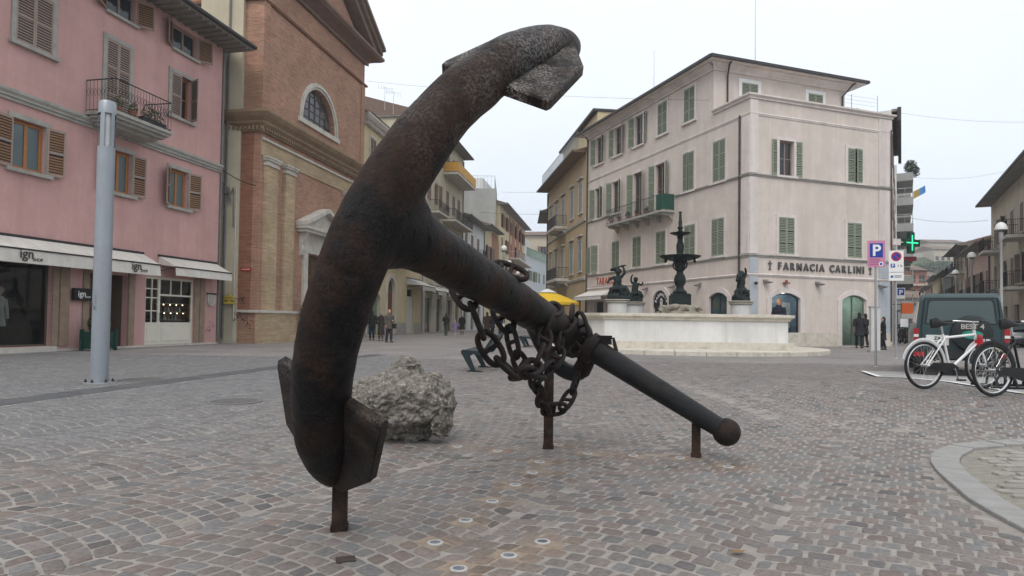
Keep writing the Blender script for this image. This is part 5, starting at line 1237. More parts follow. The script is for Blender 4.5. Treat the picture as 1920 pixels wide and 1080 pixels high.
# --- right side of the central street: ochre palazzo, then a lower house
yo = Vector((5.91, 53.74)); yd = Vector((.128, -1)).normalized()
bY = place('ochre_palazzo', 'ochre palazzo with stone balconies left of the corner building', 'building', yo, yd)
opsY = [(-s_ - .55, -s_ + .55, z, z + h) for s_ in (2.0, 5.3, 9.2, 12.4, 15.4) for z, h in ((5.4, 2.6), (10.3, 2.5))]
arY = [(-3.2, -1.6, .05, 3.0), (-10.4, -8.0, .05, 3.6), (-15.5, -13.5, .05, 3.0), (-6.6, -5.2, .05, 3.0)]
flatblock(bY, -17.4, -.05, 15.0, 10, OCHRE, opsY + arY, .3); dress(bY, opsY, (mat('pale_blue_shutter', (.30, .33, .34), .6), mat('pale_blue_shutter', (.3, .33, .34))), STONEL, mode='closed', rails=2)
boxes('shop_glass', GLASS, bY, [(a, b, .2, .24, c, d) for a, b, c, d in arY])
for a, b, c, d in opsY:
    m = MB(); m.box(a - .3, b + .3, -.26, -.001, d + .3, d + .42); m.build('window_hood', STONEL, bY)
eave(bY, -17.4, -.05, 15.0, 1.1, 10, e0=.4, e1=-.1, soff=mat('brown_soffit', (.20, .135, .085), .9)); mb = MB(); cornice(mb, -17.4, 0, [(0, 9.4), (.1, 9.4), (.16, 9.6), (0, 9.68)]); mb.build('string_course', STONEL, bY); mb = MB(); cornice(mb, -17.4, 0, [(0, 4.6), (.1, 4.6), (.16, 4.8), (0, 4.88)]); mb.build('string_course', STONEL, bY)
balcony(bY, -11.6, -6.6, 5.1, 1.2, 1.0, STONEL, IRON, .25, 3); balcony(bY, -11.6, -7.6, 10.0, 1.1, 1.0, STONEL, IRON, .25, 3)
m = MB(); rail(m, [(-17, -.7, 15.45), (-.3, -.7, 15.45)], 1.2, .5, .03, .03); m.build('roof_railing', GALV, bY)
boxes('attic', YELLOW, bY, [(-14, -.2, .9, 9, 15.2, 18.4)]); boxes('attic_roof', DARKROOF, bY, [(-14.3, -.1, .5, 9.3, 18.42, 18.62)])
pipe(bY, -17.2, .1, 14.8, -.08, .06, PIPEB)
ye = yo - yd * 17.4 * 1.0; 
bZ = place('cream_far_house', 'cream house with deep eave beyond the ochre palazzo', 'house', (ye.x + .35, ye.y + .6), (-.01, -1))
opsZ = [(-s_ - .5, -s_ + .5, z, z + 2) for s_ in (2, 5.5) for z in (4.5, 8.2)]
flatblock(bZ, -8.5, -.05, 13.0, 8, CREAM, opsZ, .3); dress(bZ, opsZ, (SHT, SHT), None, mode='closed'); eave(bZ, -8.5, -.05, 13.0, 1.1, 8, e0=.2, e1=.3); pipe(bZ, -.3, .1, 12.8, -.1, .06, PIPEB)
# --- right street: block with balconies just behind the pharmacy (seen edge-on)
SD = Vector((.585, 1)).normalized(); re_ = A_ + RD * RW
bR0 = place('rendered_side_block', 'grey rendered block seen edge on right behind the pharmacy', 'building', re_ + SD * .6, SD)
ops0 = [(s_, s_ + 1.3, z, z + 2.0) for s_ in (3, 8, 13, 18, 23) for z in (4.6, 8.0, 11.4)]
flatblock(bR0, 0, 26, 14.0, 8, WHITEW, ops0, .3); dress(bR0, ops0, (SHT, SHT), None, mode='closed'); boxes('roof_edge', DARKROOF, bR0, [(-.1, 12, -.5, -.3, 13.3, 14.1)]); boxes('eave', SOFFIT, bR0, [(0, 12, -.3, -.001, 13.9, 14.05)])
bR = place('balcony_block', 'edge on apartment block with stacked white balconies behind the pharmacy', 'building', re_ + SD * 46, SD)
opsR = [(s_, s_ + 1.4, z, z + 2.2) for s_ in (2, 7, 12, 18, 24) for z in (4.4, 7.6, 10.8, 14, 17.2)]
flatblock(bR, 0, 30, 20.3, 10, WHITEW, opsR, .3); dress(bR, opsR, None, None)
for z in (4.0, 7.1, 10.2, 13.3, 16.4, 19.3):
    balcony(bR, .3, 9, z, 1.7, 1.1, GREYW, WHITE, .9, 0, pitch=.6); balcony(bR, 14, 27, z, 1.6, 1.0, GREYW, WHITE, .4, 0, pitch=.6)
bpy.context.view_layer.update()
t = thing('balcony_plant', 'bushy plant spilling over the top balcony behind the pharmacy', 'plant', bR.matrix_basis @ Vector((1.0, -1.5, 19.35)))
m = MB(); m.lathe([(.001, 0), (.2, 0), (.28, .4), (.001, .38)], 10); m.build('pot', TERRA, t); m = MB(); leaves(m, (-.2, -.2, .7), .75, .7, .8, 500, .15, rn); leaves(m, (.3, -.3, .1), .5, .5, .7, 260, .13, rn); m.build('foliage', LEAF, t)
t = thing('flag', 'small blue and yellow flag hanging from a balcony behind the pharmacy', 'flag', bR.matrix_basis @ Vector((.6, -1.6, 16.9)), 0)
m = MB(); m.tube([(0, 0, 0), (1.1, -.4, .7)], .02, 5); m.build('pole', GALV, t)
m = MB(); n = 8
for i in range(n):
    m.cur = 0 if i < 4 else 1
    f_ = lambda q: (.05 + q * 1.2, -.1 - .35 * q + .06 * sin(q * 9), .15 + .7 * q)
    a, b = f_(i / n), f_((i + 1) / n); m.poly([a, b, (b[0] + .05, b[1], b[2] - .8), (a[0] + .02, a[1], a[2] - .9)])
m.build('cloth', [mat('flag_gold', (.35, .25, .08), .8), mat('flag_blue', (.06, .22, .5), .8)], t)
# --- right row
ro = Vector((28.0, 33.2)); rd = Vector((-.54, -1)).normalized()      # s negative = further away
def rrow(dist): return ro - rd * dist
RR = [('tan_corner_house', 'tan house with balconies and deep eave at the right edge', 3.5, 22.5, 11.4, TANW, SHT, 2), ('rose_gabled_house', 'old rose house with small balconies in the right row', 26.2, 14, 8.4, ROSEW, SHT, 3), ('brown_eaved_house', 'brown grey house with dark curved eave in the right row', 41, 14, 9.8, TANW, SHB, 4),
      ('white_low_house', 'low pale house further along the right row', 56, 14, 8.2, WHITEW, SHG, 5), ('yellow_row_house', 'yellow house far along the right row', 71, 16, 8.6, YELLOW, SHT, 6), ('pink_row_house', 'last pinkish house of the right row', 88, 18, 8.0, ROSEW, SHT, 7)]
for nm, lb, d0, ln, h, wm, sh, sd_ in RR:
    b = place(nm, lb, 'house', rrow(d0), rd)
    ops = [(-s_ - .6, -s_ + .6, z, z + 2.0) for s_ in [2 + 3.6 * i for i in range(int((ln - 2) / 3.6) + 1)] for z in [4.2 + 3.4 * i for i in range(int((h - 5.4) / 3.4) + 1)]] + [(-s_ - 1, -s_ + 1, .05, 2.8) for s_ in [2.5 + 4.5 * i for i in range(int((ln - 3) / 4.5) + 1)]]
    flatblock(b, -ln, -.03, h, 10, wm, ops, .3)
    dress(b, [o for o in ops if o[2] > 1], (sh, sh), STONEL, mode='mix', seed=sd_); boxes('shop_glass', GLASS, b, [(o[0], o[1], .2, .24, o[2], o[3]) for o in ops if o[2] < 1])
    eave(b, -ln, -.03, h, 1.0, 10, e0=.1, e1=.1)
    for z in [3.9 + 3.4 * i for i in range(int((h - 5.2) / 3.4) + 1)]:
        balcony(b, -ln + 1.5, -ln + 4.5, z, 1.1, 1.0, STONEL, IRON, .2, 0); balcony(b, -ln / 2 + .5, -ln / 2 + 3.5, z, 1.1, 1.0, STONEL, IRON, .2, 0)
    pipe(b, -.4, .1, h - .2, -.08, .06, PIPEB)
# --- beyond: brick apartment block, hill with a fortress-like building and trees
def far_block(name, lab, px0, px1, ytop, Y, wm, wins, roof=True, seed=1, dep=12):
    a, b_ = at(px0, 600, Y), at(px1, 600, Y); z = at((px0 + px1) / 2, ytop, Y).z; wd = b_.x - a.x
    b = place(name, lab, 'building', (a.x, Y), (1, .0))
    n, f_ = wins; ops = [(wd * (i + .5) / n - .7, wd * (i + .5) / n + .7, z - (j + 1) * 3.3 + .6, z - (j + 1) * 3.3 + 2.4) for i in range(n) for j in range(f_)]
    flatblock(b, 0, wd, z, dep, wm, ops, .25); dress(b, ops, None, None)
    if roof: eave(b, 0, wd, z, .6, dep, e0=.3, e1=.3)
    return b, wd, z
b, wd, z = far_block('brick_apartment_block', 'red brick apartment block with tiled roof at the street end', 1702, 1738, 508, 150, REDBR, (2, 5))
for j in range(4): balcony(b, .3, wd - .3, z - (j + 1) * 3.3 + .2, 1.0, 1.0, STONEL, WHITE, .25, 0, pitch=.5)
b, wd, z = far_block('tile_roofed_house', 'cream house with red tiled roof beside the brick block', 1737, 1766, 520, 165, WHITEW, (2, 4))
far_block('small_grey_house', 'small grey house under the hill at the street end', 1764, 1800, 535, 185, TANW, (3, 3)); far_block('lower_street_house', 'dark low house closing the right street', 1690, 1765, 560, 140, GREYW, (6, 2))
HILL = mat('wooded_hill', (.055, .075, .035), .95, var=.5, vscale=.08, bump=.5, bscale=.3)
m = MB(); c0 = at(1770, 600, 330); n = 40; k = 14
for j in range(k + 1):
    for i in range(n + 1):
        u_ = i / n * 2 - 1; v_ = j / k
        h_ = 44 * math.exp(-u_ * u_ * 2.6) * sin(pi * min(1, v_ * 1.0)) ** .8 + 1.2 * sin(i * 1.7) * v_
        m.v.append((c0.x + u_ * 260, 250 + v_ * 240, -1 + max(0, h_)))
m.smooth = True
for j in range(k):
    for i in range(n): a = j * (n + 1) + i; m.face([a, a + 1, a + n + 2, a + n + 1])
tag(m.build('hill', HILL), kind='structure')
def hill_block(name, lab, px0, px1, y0, y1, Y, wm, wins, roof=True):
    a, b_ = at(px0, y0, Y), at(px1, y0, Y); zt, zb = a.z, at(px0, y1, Y).z; wd = b_.x - a.x
    b = thing(name, lab, 'building', (a.x, Y, 0), 0)
    ops = [(wd * (i + .5) / wins - .8, wd * (i + .5) / wins + .8, zt - 5, zt - 3) for i in range(wins)]
    flatblock(b, 0, wd, zt, 18, wm, ops, .3, z0=zb - 12); dress(b, ops, None, None)
    if roof: eave(b, 0, wd, zt, .5, 18, e0=.2, e1=.2)
hill_block('hilltop_fortress', 'long tan hilltop building on the skyline at right', 1745, 1812, 455, 480, 330, TANW, 6); hill_block('hilltop_annex', 'lower grey wing below the hilltop building', 1702, 1756, 475, 500, 318, mat('pale_hill_wall', (.42, .41, .38), .9), 4, False); hill_block('hilltop_wing', 'brownish block in front of the hilltop building', 1752, 1795, 468, 490, 310, TANW, 4)
BARK = mat('bark', (.06, .045, .03), .9, var=.3)
for i, (px, py, Y, r_, lab) in enumerate(((1738, 497, 300, 4.0, 'round green tree on the hillside, leftmost'), (1752, 500, 295, 3.6, 'green tree on the hillside, second from left'), (1766, 496, 300, 4.2, 'green tree below the hilltop wing'), (1782, 503, 290, 3.6, 'green tree at the right foot of the hill'), (1727, 505, 280, 3.2, 'small dark tree above the brick block'))):
    p_ = at(px, py, Y); t = thing('tree', lab, 'tree', (p_.x, Y, p_.z - 6), 0, 'trees on the far hillside')
    m = MB(); m.tube([(0, 0, -6), (0, 0, 3), (.3, 0, 5.5)], [.35, .25, .1], 6); m.build('trunk', BARK, t)
    m = MB(); q = random.Random(i); 
    for k_ in range(7): leaves(m, (q.uniform(-.6, .6) * r_, q.uniform(-.5, .5) * r_, 5 + q.uniform(-.4, .5) * r_), r_ * .55, r_ * .55, r_ * .45, 90, .5, q)
    m.build('crown', LEAF2 if i % 2 else LEAF, t)
# ================================================================== ANCHOR
from mathutils import noise as mnoise
K_ = Vector((.3425, .9233, -.1739)).normalized(); C_ = Vector((.4425, .0047, .8968)); C_ = (C_ - K_ * C_.dot(K_)).normalized(); N_ = K_.cross(C_)
CR = Vector((-.61, 2.935, 1.611)); AR = 1.536; HEAD = Vector((.565, 6.103, 1.014)); BALL = Vector((1.824, 5.65, .242))
def arm(p): return CR + C_ * (AR * sin(p)) + K_ * (AR * (1 - cos(p)))
def rust_mat(name, base, rust, pale, pale_amt=.0, rough=.62, scale=2.2, ztop=None, metal=.0):
    m = bpy.data.materials.new(name); m.use_nodes = True; t = m.node_tree; b = t.nodes['Principled BSDF']
    b.inputs['Roughness'].default_value = rough; b.inputs['Metallic'].default_value = metal; b.inputs['Specular IOR Level'].default_value = .16
    n = t.nodes.new; L = t.links.new
    g = n('ShaderNodeNewGeometry'); P = g.outputs['Position']
    def noise(sc, det=8, ro=.65, off=0):
        x = n('ShaderNodeTexNoise'); x.inputs['Scale'].default_value = sc; x.inputs['Detail'].default_value = det; x.inputs['Roughness'].default_value = ro
        mp = n('ShaderNodeMapping'); mp.inputs['Location'].default_value = (off, off * 2, -off); L(P, mp.inputs[0]); L(mp.outputs[0], x.inputs['Vector']); return x.outputs[0]
    def rng(src, a, b_, c=0, d=1):
        x = n('ShaderNodeMapRange'); x.inputs[1].default_value = a; x.inputs[2].default_value = b_; x.inputs[3].default_value = c; x.inputs[4].default_value = d; L(src, x.inputs[0]); return x.outputs[0]
    def mixc(f, a, b_):
        x = n('ShaderNodeMix'); x.data_type = 'RGBA'; L(f, x.inputs[0])
        for i, v in ((6, a), (7, b_)):
            if isinstance(v, tuple): x.inputs[i].default_value = (*v, 1)
            else: L(v, x.inputs[i])
        return x.outputs[2]
    big = noise(scale, 9, .68); fine = noise(scale * 18, 6, .7, 3)
    col = mixc(rng(big, .44, .57), base, rust)
    col = mixc(rng(noise(scale * .8, 10, .75, 11), .5, .58, 0, .85), col, tuple(v * .55 for v in base))
    col = mixc(rng(noise(scale * 4, 8, .7, 13), .58, .70, 0, .7), col, (rust[0] * 1.5, rust[1] * 1.35, rust[2] * 1.2))
    col = mixc(rng(fine, .45, .7, 0, .45), col, tuple(v * .45 for v in base))
    if pale_amt:
        sp = n('ShaderNodeSeparateXYZ'); L(P, sp.inputs[0])
        k1 = rng(noise(scale * 1.3, 8, .7, 7), .38, .62); k2 = rng(noise(scale * 34, 4, .6, 5), .42, .62)
        mu = n('ShaderNodeMath'); mu.operation = 'MULTIPLY'; L(k1, mu.inputs[0]); L(k2, mu.inputs[1])
        m2 = n('ShaderNodeMath'); m2.operation = 'MULTIPLY'; L(mu.outputs[0], m2.inputs[0])
        if ztop: L(rng(sp.outputs[2], ztop[0], ztop[1], .12, pale_amt), m2.inputs[1])
        else: m2.inputs[1].default_value = pale_amt
        col = mixc(m2.outputs[0], col, pale)
    L(col, b.inputs['Base Color'])
    L(rng(big, .3, .7, rough - .12, rough + .15), b.inputs['Roughness'])
    bp = n('ShaderNodeBump'); bp.inputs['Strength'].default_value = .7; bp.inputs['Distance'].default_value = .013; L(noise(scale * 22, 7, .7, 1), bp.inputs['Height']); L(bp.outputs[0], b.inputs['Normal'])
    return m
RUSTA = rust_mat('rusted_black_iron', (.0035, .0033, .0037), (.026, .0125, .0075), (.17, .155, .148), .95, .5, 2.2, (1.7, 2.6))
RUSTP = rust_mat('rusted_palm_iron', (.016, .013, .012), (.045, .03, .022), (.31, .285, .265), 1.0, .62, 3.0, (.4, 2.2))
RUSTC = rust_mat('rusted_chain_iron', (.010, .0085, .008), (.030, .018, .0135), (.09, .075, .07), .25, .55, 6)
STOCKM = rust_mat('blue_black_stock_paint', (.014, .015, .0175), (.022, .020, .020), (.08, .08, .08), .1, .38, 5)
POSTM = rust_mat('brown_post_iron', (.02, .013, .011), (.05, .028, .017), (.12, .10, .085), .35, .7, 7)
anchor = thing('ship_anchor', 'huge rusted ship anchor on iron posts, chain wound round its shank', 'anchor', (CR.x, CR.y, 0))
AO = Vector((CR.x, CR.y, 0))
mb = MB()
path = []; rad = []
n = 46; E0, E1 = 1.075, 1.168
for i in range(n + 1):
    p = -E0 + (E1 + E0) * i / n; path.append(arm(p) - AO)
    e = abs(p) / 1.15; r = .153 - (.030 * min(1, e) ** 1.3 if p < 0 else .052 * min(1, e) ** 1.1)
    end = (p + E0) * AR if p < 0 else (E1 - p) * AR
    if p < 0 and end < .5: r *= .42 + .58 * sin(pi / 2 * end / .5)
    if p > 0 and end < .16: r *= sqrt(max(0.03, 1 - (1 - end / .16) ** 2))
    if p < 0 and end < .06: r *= sqrt(max(0.05, 1 - (1 - end / .06) ** 2))
    rad.append(r)
mb.tube(path, rad, 28)
LS = (HEAD - CR).length + .28; n = 28; b0 = len(mb.v); K = 34
for i in range(K + 1):
    t_ = -.04 + (LS + .04) * i / K; f_ = max(0, 1 - t_ / .52)
    rc = .142 + .16 * f_ ** 2.0 - .012 * t_ / LS; rn_ = .142 + .012 * f_ - .012 * t_ / LS
    for q in range(n): th = 2 * pi * q / n; mb.v.append(tuple(CR + K_ * t_ + C_ * (rc * cos(th)) + N_ * (rn_ * sin(th)) - AO))
for i in range(K):
    for q in range(n): q2 = (q + 1) % n; mb.face([b0 + i * n + q, b0 + i * n + q2, b0 + (i + 1) * n + q2, b0 + (i + 1) * n + q])
mb.face([b0 + q for q in range(n)][::-1]); mb.face([b0 + K * n + q for q in range(n)])
hp = HEAD - AO
mb.ball(hp, .19, .19, .19, 18, 12)
def roughen(me, fn):
    k = len(me.vertices); co = [0.0] * (3 * k); no = [0.0] * (3 * k); me.vertices.foreach_get('co', co); me.vertices.foreach_get('normal', no)
    for i in range(k):
        d_ = fn(Vector(co[3 * i:3 * i + 3]))
        for j in range(3): co[3 * i + j] += no[3 * i + j] * d_
    me.vertices.foreach_set('co', co); me.update()
me = remeshed(mb, .017, 6)
roughen(me, lambda q: mnoise.fractal(q * 3.1, 1, 2, 3) * .009 + mnoise.noise(q * 11) * .0022 + (-.004 if mnoise.noise(q * 22) > .45 else 0))
me.materials.append(RUSTA); body = link('body', me, anchor)
# palms: spade plates on the inner side of both arm tips
PAL = [(-.56, .36), (-.53, .365), (-.12, .30), (.12, .10), (.12, -.08), (-.13, -.30), (-.52, -.33), (-.55, -.32)]
for e in (1, -1):
    Np = (C_ * (e * sin(.70)) - K_ * cos(.70)); Tp = (C_ * (e * cos(.70)) + K_ * sin(.70)); O = arm(e * .95) - AO
    mb = MB(); nn = len(PAL)
    sl_ = .84 if e > 0 else 1.0
    def PP(a, b, d): return tuple(O + Tp * a + N_ * (b * (sl_ if b < 0 else 1)) + Np * d)
    r0 = [PP(a, b, -.028) for a, b in PAL]; r1 = [PP(a, b, .018) for a, b in PAL]; r2 = [PP(a * .975 - .003, b * .975, .026) for a, b in PAL]; rm = [PP(a * .975 - .003, b * .975, -.035) for a, b in PAL]
    mb.v += rm + r0 + r1 + r2
    mb.face(list(range(nn))); mb.face([3 * nn + i for i in range(nn)][::-1])
    for k in range(3):
        for i in range(nn): j = (i + 1) % nn; mb.face([k * nn + i, (k + 1) * nn + i, (k + 1) * nn + j, k * nn + j])
    po = mb.build('palm', RUSTP, anchor)
    bm = bmesh.new(); bm.from_mesh(po.data); bmesh.ops.recalc_face_normals(bm, faces=bm.faces); bm.to_mesh(po.data); bm.free()
# stock with ball ends
sv = (BALL - HEAD).normalized(); sl = (BALL - HEAD).length
mb = MB(); mb.tube([HEAD - sv * 1.35 - AO, HEAD - sv * .2 - AO, HEAD + sv * .1 - AO, HEAD + sv * .25 - AO, BALL - AO], [.085, .1, .112, .108, .082], 24); stock = mb.build('stock', STOCKM, anchor)
for p_ in (BALL, HEAD - sv * 1.38):
    mb = MB(); mb.ball(p_ - AO, .117, n=24, k=16); mb.build('stock_ball', RUSTC, stock)
mb = MB(); mb.tube([HEAD + sv * .16 - AO, HEAD + sv * .24 - AO], .145, 20); mb.build('stock_collar', RUSTC, stock)
kp_ = HEAD + sv * .3 + Vector((0, -.02, .12)) - AO
mb = MB(); mb.box(kp_.x - .06, kp_.x + .09, kp_.y - .035, kp_.y + .035, kp_.z - .03, kp_.z + .05); mb.tube([kp_ + Vector((.1, 0, .03)), kp_ + Vector((.13, -.02, -.08)), kp_ + Vector((.1, -.02, -.12))], .018, 6); mb.build('stock_key', RUSTC, stock)
mb = MB(); mb.tube([kp_ + Vector((.085, -.04, .02)), kp_ + Vector((.09, -.045, -.03))], .008, 6); mb.build('split_pin', GALV, stock)
# shackle hanging from the shank end
def smooth_path(P, n=40):
    P = [Vector(p) for p in P]; out_ = []
    for i in range(len(P) - 1):
        p0, p1, p2, p3 = P[max(i - 1, 0)], P[i], P[i + 1], P[min(i + 2, len(P) - 1)]
        for k in range(n // (len(P) - 1)):
            t = k / (n // (len(P) - 1)); out_.append(.5 * ((2 * p1) + (p2 - p0) * t + (2 * p0 - 5 * p1 + 4 * p2 - p3) * t * t + (3 * p1 - p0 - 3 * p2 + p3) * t ** 3))
    out_.append(P[-1]); return out_
mb = MB(); sp = smooth_path([at(1000, 610, 6.42), at(1022, 655, 6.42), at(1052, 690, 6.4), at(1083, 699, 6.33), at(1100, 676, 6.26), at(1098, 640, 6.2), at(1085, 618, 6.2)], 42); mb.tube([q - AO for q in sp], .078, 18); mb.build('shackle', STOCKM, anchor)
mb = MB(); mb.tube([at(1094, 650, 6.2) - AO, at(1100, 675, 6.22) - AO, at(1090, 695, 6.3) - AO], .086, 16); mb.build('shackle_sleeve', RUSTC, anchor)
# support posts
def post(x, y, z1, wx, wy, rz, lean=0):
    mb = MB(); mb.box(-wx / 2, wx / 2, -wy / 2, wy / 2, -.02, z1); mb.box(-wx / 2 - .006, wx / 2 + .006, -wy / 2 - .006, wy / 2 + .006, 0, .035); o = mb.build('support_post', POSTM, anchor, (x - AO.x, y - AO.y, 0), (0, 0, rz)); return o
post(-.922, 3.66, .34, .078, .07, .15); post(.346, 6.07, .93, .085, .05, -.1); post(1.602, 5.77, .36, .075, .04, -.3)
# ------------------------------------------------------------------ chain: stud links
chain = thing('anchor_chain', 'heavy stud link chain looped round the anchor shank', 'chain', (0.3, 5.3, 0))
CO = Vector((.3, 5.3, 0))
LL, LWD, LB = .27, .15, .019
mb = MB(); pth = []
for i in range(28):
    th = 2 * pi * i / 28; a = LL / 2 - LB; b = LWD / 2 - LB
    cx = math.copysign(abs(cos(th)) ** .8, cos(th)) * a; cy = math.copysign(abs(sin(th)) ** .8, sin(th)) * b; pth.append((cx, cy, 0))
mb.tube(pth, LB, 10, closed=True); mb.tube([(0, -b, 0), (0, -b * .4, 0), (0, b * .4, 0), (0, b, 0)], [LB * 1.05, LB * .8, LB * .8, LB * 1.05], 8, caps=False); LINK = mb.mesh('chain_link', RUSTC)
def hang(path, start=0.0, roll0=0.0, seed=0, closed=False):
    q = random.Random(seed); P = smooth_path(path, 240); d = [0.0]
    for a, b in zip(P, P[1:]): d.append(d[-1] + (b - a).length)
    pit = LL - 2 * LB * 1.9; s_ = start + LL / 2; i = 0
    def pt(s):
        for k in range(len(P) - 1):
            if s <= d[k + 1]: return P[k].lerp(P[k + 1], (s - d[k]) / max(1e-9, d[k + 1] - d[k]))
        return P[-1]
    prev = None
    while s_ + LL * .35 < d[-1]:
        a, b = pt(s_ - pit / 2), pt(s_ + pit / 2); t = (b - a).normalized()
        x, y = frame_axes(t)
        if prev is not None:
            x = (prev - t * prev.dot(t)).normalized(); y = t.cross(x)
        prev = x
        an = roll0 + (pi / 2 if i % 2 else 0) + q.uniform(-.22, .22)
        yy = x * cos(an) + y * sin(an); zz = t.cross(yy)
        M = Matrix((t, yy, zz)).transposed().to_4x4(); M.translation = (a + b) / 2 - CO
        o = link('chain_link', LINK, chain); o.matrix_local = M; s_ += pit; i += 1
AXP = lambda t_: CR + K_ * t_
def ringpt(t_, ang, r): return AXP(t_) + (C_ * cos(ang) + N_ * sin(ang)) * r        # ang 0 = up side (C_), 90 deg = toward the ball
# over the top behind the shank, then hanging in the front loop
hang([ringpt(1.66, .5, .185), ringpt(1.62, -.3, .19), ringpt(1.5, -1.1, .2), ringpt(1.3, -1.95, .2), at(880, 566, 4.12), at(893, 600, 4.1), at(908, 635, 4.12), at(935, 677, 4.16), at(962, 700, 4.3), at(992, 697, 4.5), at(1012, 668, 4.75), at(1022, 625, 4.95), at(1030, 585, 5.1), ringpt(2.72, .2, .2)], 0, .9, 1)
hang([ringpt(2.0, -1.0, .2), ringpt(1.95, -1.9, .2), at(950, 592, 4.75), at(956, 622, 4.72), at(963, 655, 4.7), at(978, 690, 4.74), at(1003, 706, 4.9), at(1032, 690, 5.1), at(1050, 650, 5.3), at(1056, 612, 5.45), ringpt(2.98, .35, .2), ringpt(3.0, -.6, .2)], 0, .2, 2)
hang([at(990, 672, 5.0), at(998, 698, 5.15), at(1005, 715, 5.3), at(1012, 738, 5.5), at(1022, 768, 5.86), at(1040, 776, 5.9), at(1060, 760, 5.95), at(1074, 730, 6.05), at(1087, 695, 6.2), at(1090, 672, 6.25)], 0, .5, 3)
hang([ringpt(3.06 + .02 * i, .2 + i * .62, .2) for i in range(6)], 0, .75, 4)
# ------------------------------------------------------------------ boulder
boulder = thing('boulder', 'rough grey boulder studded with pale pebbles beside the anchor', 'boulder', (-1.0, 6.35, 0))
mb = MB(); q = random.Random(12)
for (x, y, z, rx, ry, rz) in ((-.12, 0, .40, .42, .36, .24), (.16, .02, .42, .34, .33, .23), (-.02, .05, .62, .18, .17, .12), (.0, .04, .72, .12, .12, .08), (.42, -.08, .30, .17, .2, .2), (.36, -.14, .16, .13, .15, .17), (-.38, .05, .34, .26, .28, .17), (-.34, .16, .13, .13, .12, .16), (.30, .1, .52, .16, .2, .13), (-.05, -.12, .28, .33, .2, .12), (-.08, .1, .13, .44, .2, .17), (-.25, .1, .5, .2, .22, .13)): mb.ball((x, y, z), rx, ry, rz, 16, 10)
me = remeshed(mb, .014, 2)
qk = random.Random(21); rc_ = Vector((-.02, 0, .33))
for i in range(26):
    nv = Vector((qk.gauss(0, 1), qk.gauss(0, 1), qk.gauss(.1, .8))).normalized(); 
    if nv.z > .55: continue
    D_ = max((v.co - rc_).dot(nv) for v in me.vertices) * qk.uniform(.70, .90)
    for v in me.vertices:
        e_ = (v.co - rc_).dot(nv) - D_
        if e_ > 0: v.co = v.co - nv * (e_ * .88)
me.update()
def rockd(p_):
    f_ = mnoise.hetero_terrain(p_ * 6, .9, 2.1, 5, .6)
    return mnoise.fractal(p_ * 5.5, .8, 2.2, 6) * .034 + (mnoise.ridged_multi_fractal(p_ * 9, .9, 2, 4, .9, 1.8) - 1.2) * .011 + mnoise.noise(p_ * 34) * .012 + (abs(mnoise.noise(p_ * 16)) - .2) * .03
roughen(me, rockd)
for v in me.vertices:
    if v.co.z < -.03: v.co.z = -.03
me.polygons.foreach_set('use_smooth', [False] * len(me.polygons))
def rock_mat():
    m = bpy.data.materials.new('conglomerate_rock'); m.use_nodes = True; t = m.node_tree; b = t.nodes['Principled BSDF']; b.inputs['Roughness'].default_value = .92; b.inputs['Specular IOR Level'].default_value = .15
    n = t.nodes.new; L = t.links.new; co = n('ShaderNodeTexCoord')
    n1 = n('ShaderNodeTexNoise'); n1.inputs['Scale'].default_value = 15; n1.inputs['Detail'].default_value = 10; n1.inputs['Roughness'].default_value = .8; L(co.outputs['Object'], n1.inputs['Vector'])
    cr = n('ShaderNodeValToRGB'); el = cr.color_ramp.elements; el[0].position = .32; el[0].color = (.03, .026, .022, 1); el[1].position = .72; el[1].color = (.44, .415, .375, 1); x = el.new(.5); x.color = (.20, .183, .158, 1); L(n1.outputs[0], cr.inputs[0])
    vo = n('ShaderNodeTexVoronoi'); vo.inputs['Scale'].default_value = 34; L(co.outputs['Object'], vo.inputs['Vector'])
    sx = n('ShaderNodeSeparateXYZ'); L(vo.outputs['Color'], sx.inputs[0])
    lt = n('ShaderNodeMath'); lt.operation = 'LESS_THAN'; lt.inputs[1].default_value = .26; L(vo.outputs['Distance'], lt.inputs[0]); g2 = n('ShaderNodeMath'); g2.operation = 'GREATER_THAN'; g2.inputs[1].default_value = .9; L(sx.outputs[0], g2.inputs[0]); mu = n('ShaderNodeMath'); mu.operation = 'MULTIPLY'; L(lt.outputs[0], mu.inputs[0]); L(g2.outputs[0], mu.inputs[1])
    mx = n('ShaderNodeMix'); mx.data_type = 'RGBA'; L(mu.outputs[0], mx.inputs[0]); L(cr.outputs[0], mx.inputs[6]); mx.inputs[7].default_value = (.52, .50, .46, 1); L(mx.outputs[2], b.inputs['Base Color'])
    bp = n('ShaderNodeBump'); bp.inputs['Strength'].default_value = .9; bp.inputs['Distance'].default_value = .02; L(n1.outputs[0], bp.inputs['Height']); L(bp.outputs[0], b.inputs['Normal']); return m
me.materials.append(rock_mat()); link('rock', me, boulder).scale = (1.1, 1.05, 1.0)
# ================================================================== FOUNTAIN
FC = Vector((7.55, 30.0)); BRZ = rust_mat('dark_bronze', (.011, .015, .0155), (.018, .026, .026), (.07, .10, .095), .2, .45, 5)
fo = thing('fountain', 'low octagonal marble fountain basin with a tiered bronze centrepiece', 'fountain', (FC.x, FC.y, 0), radians(-4))
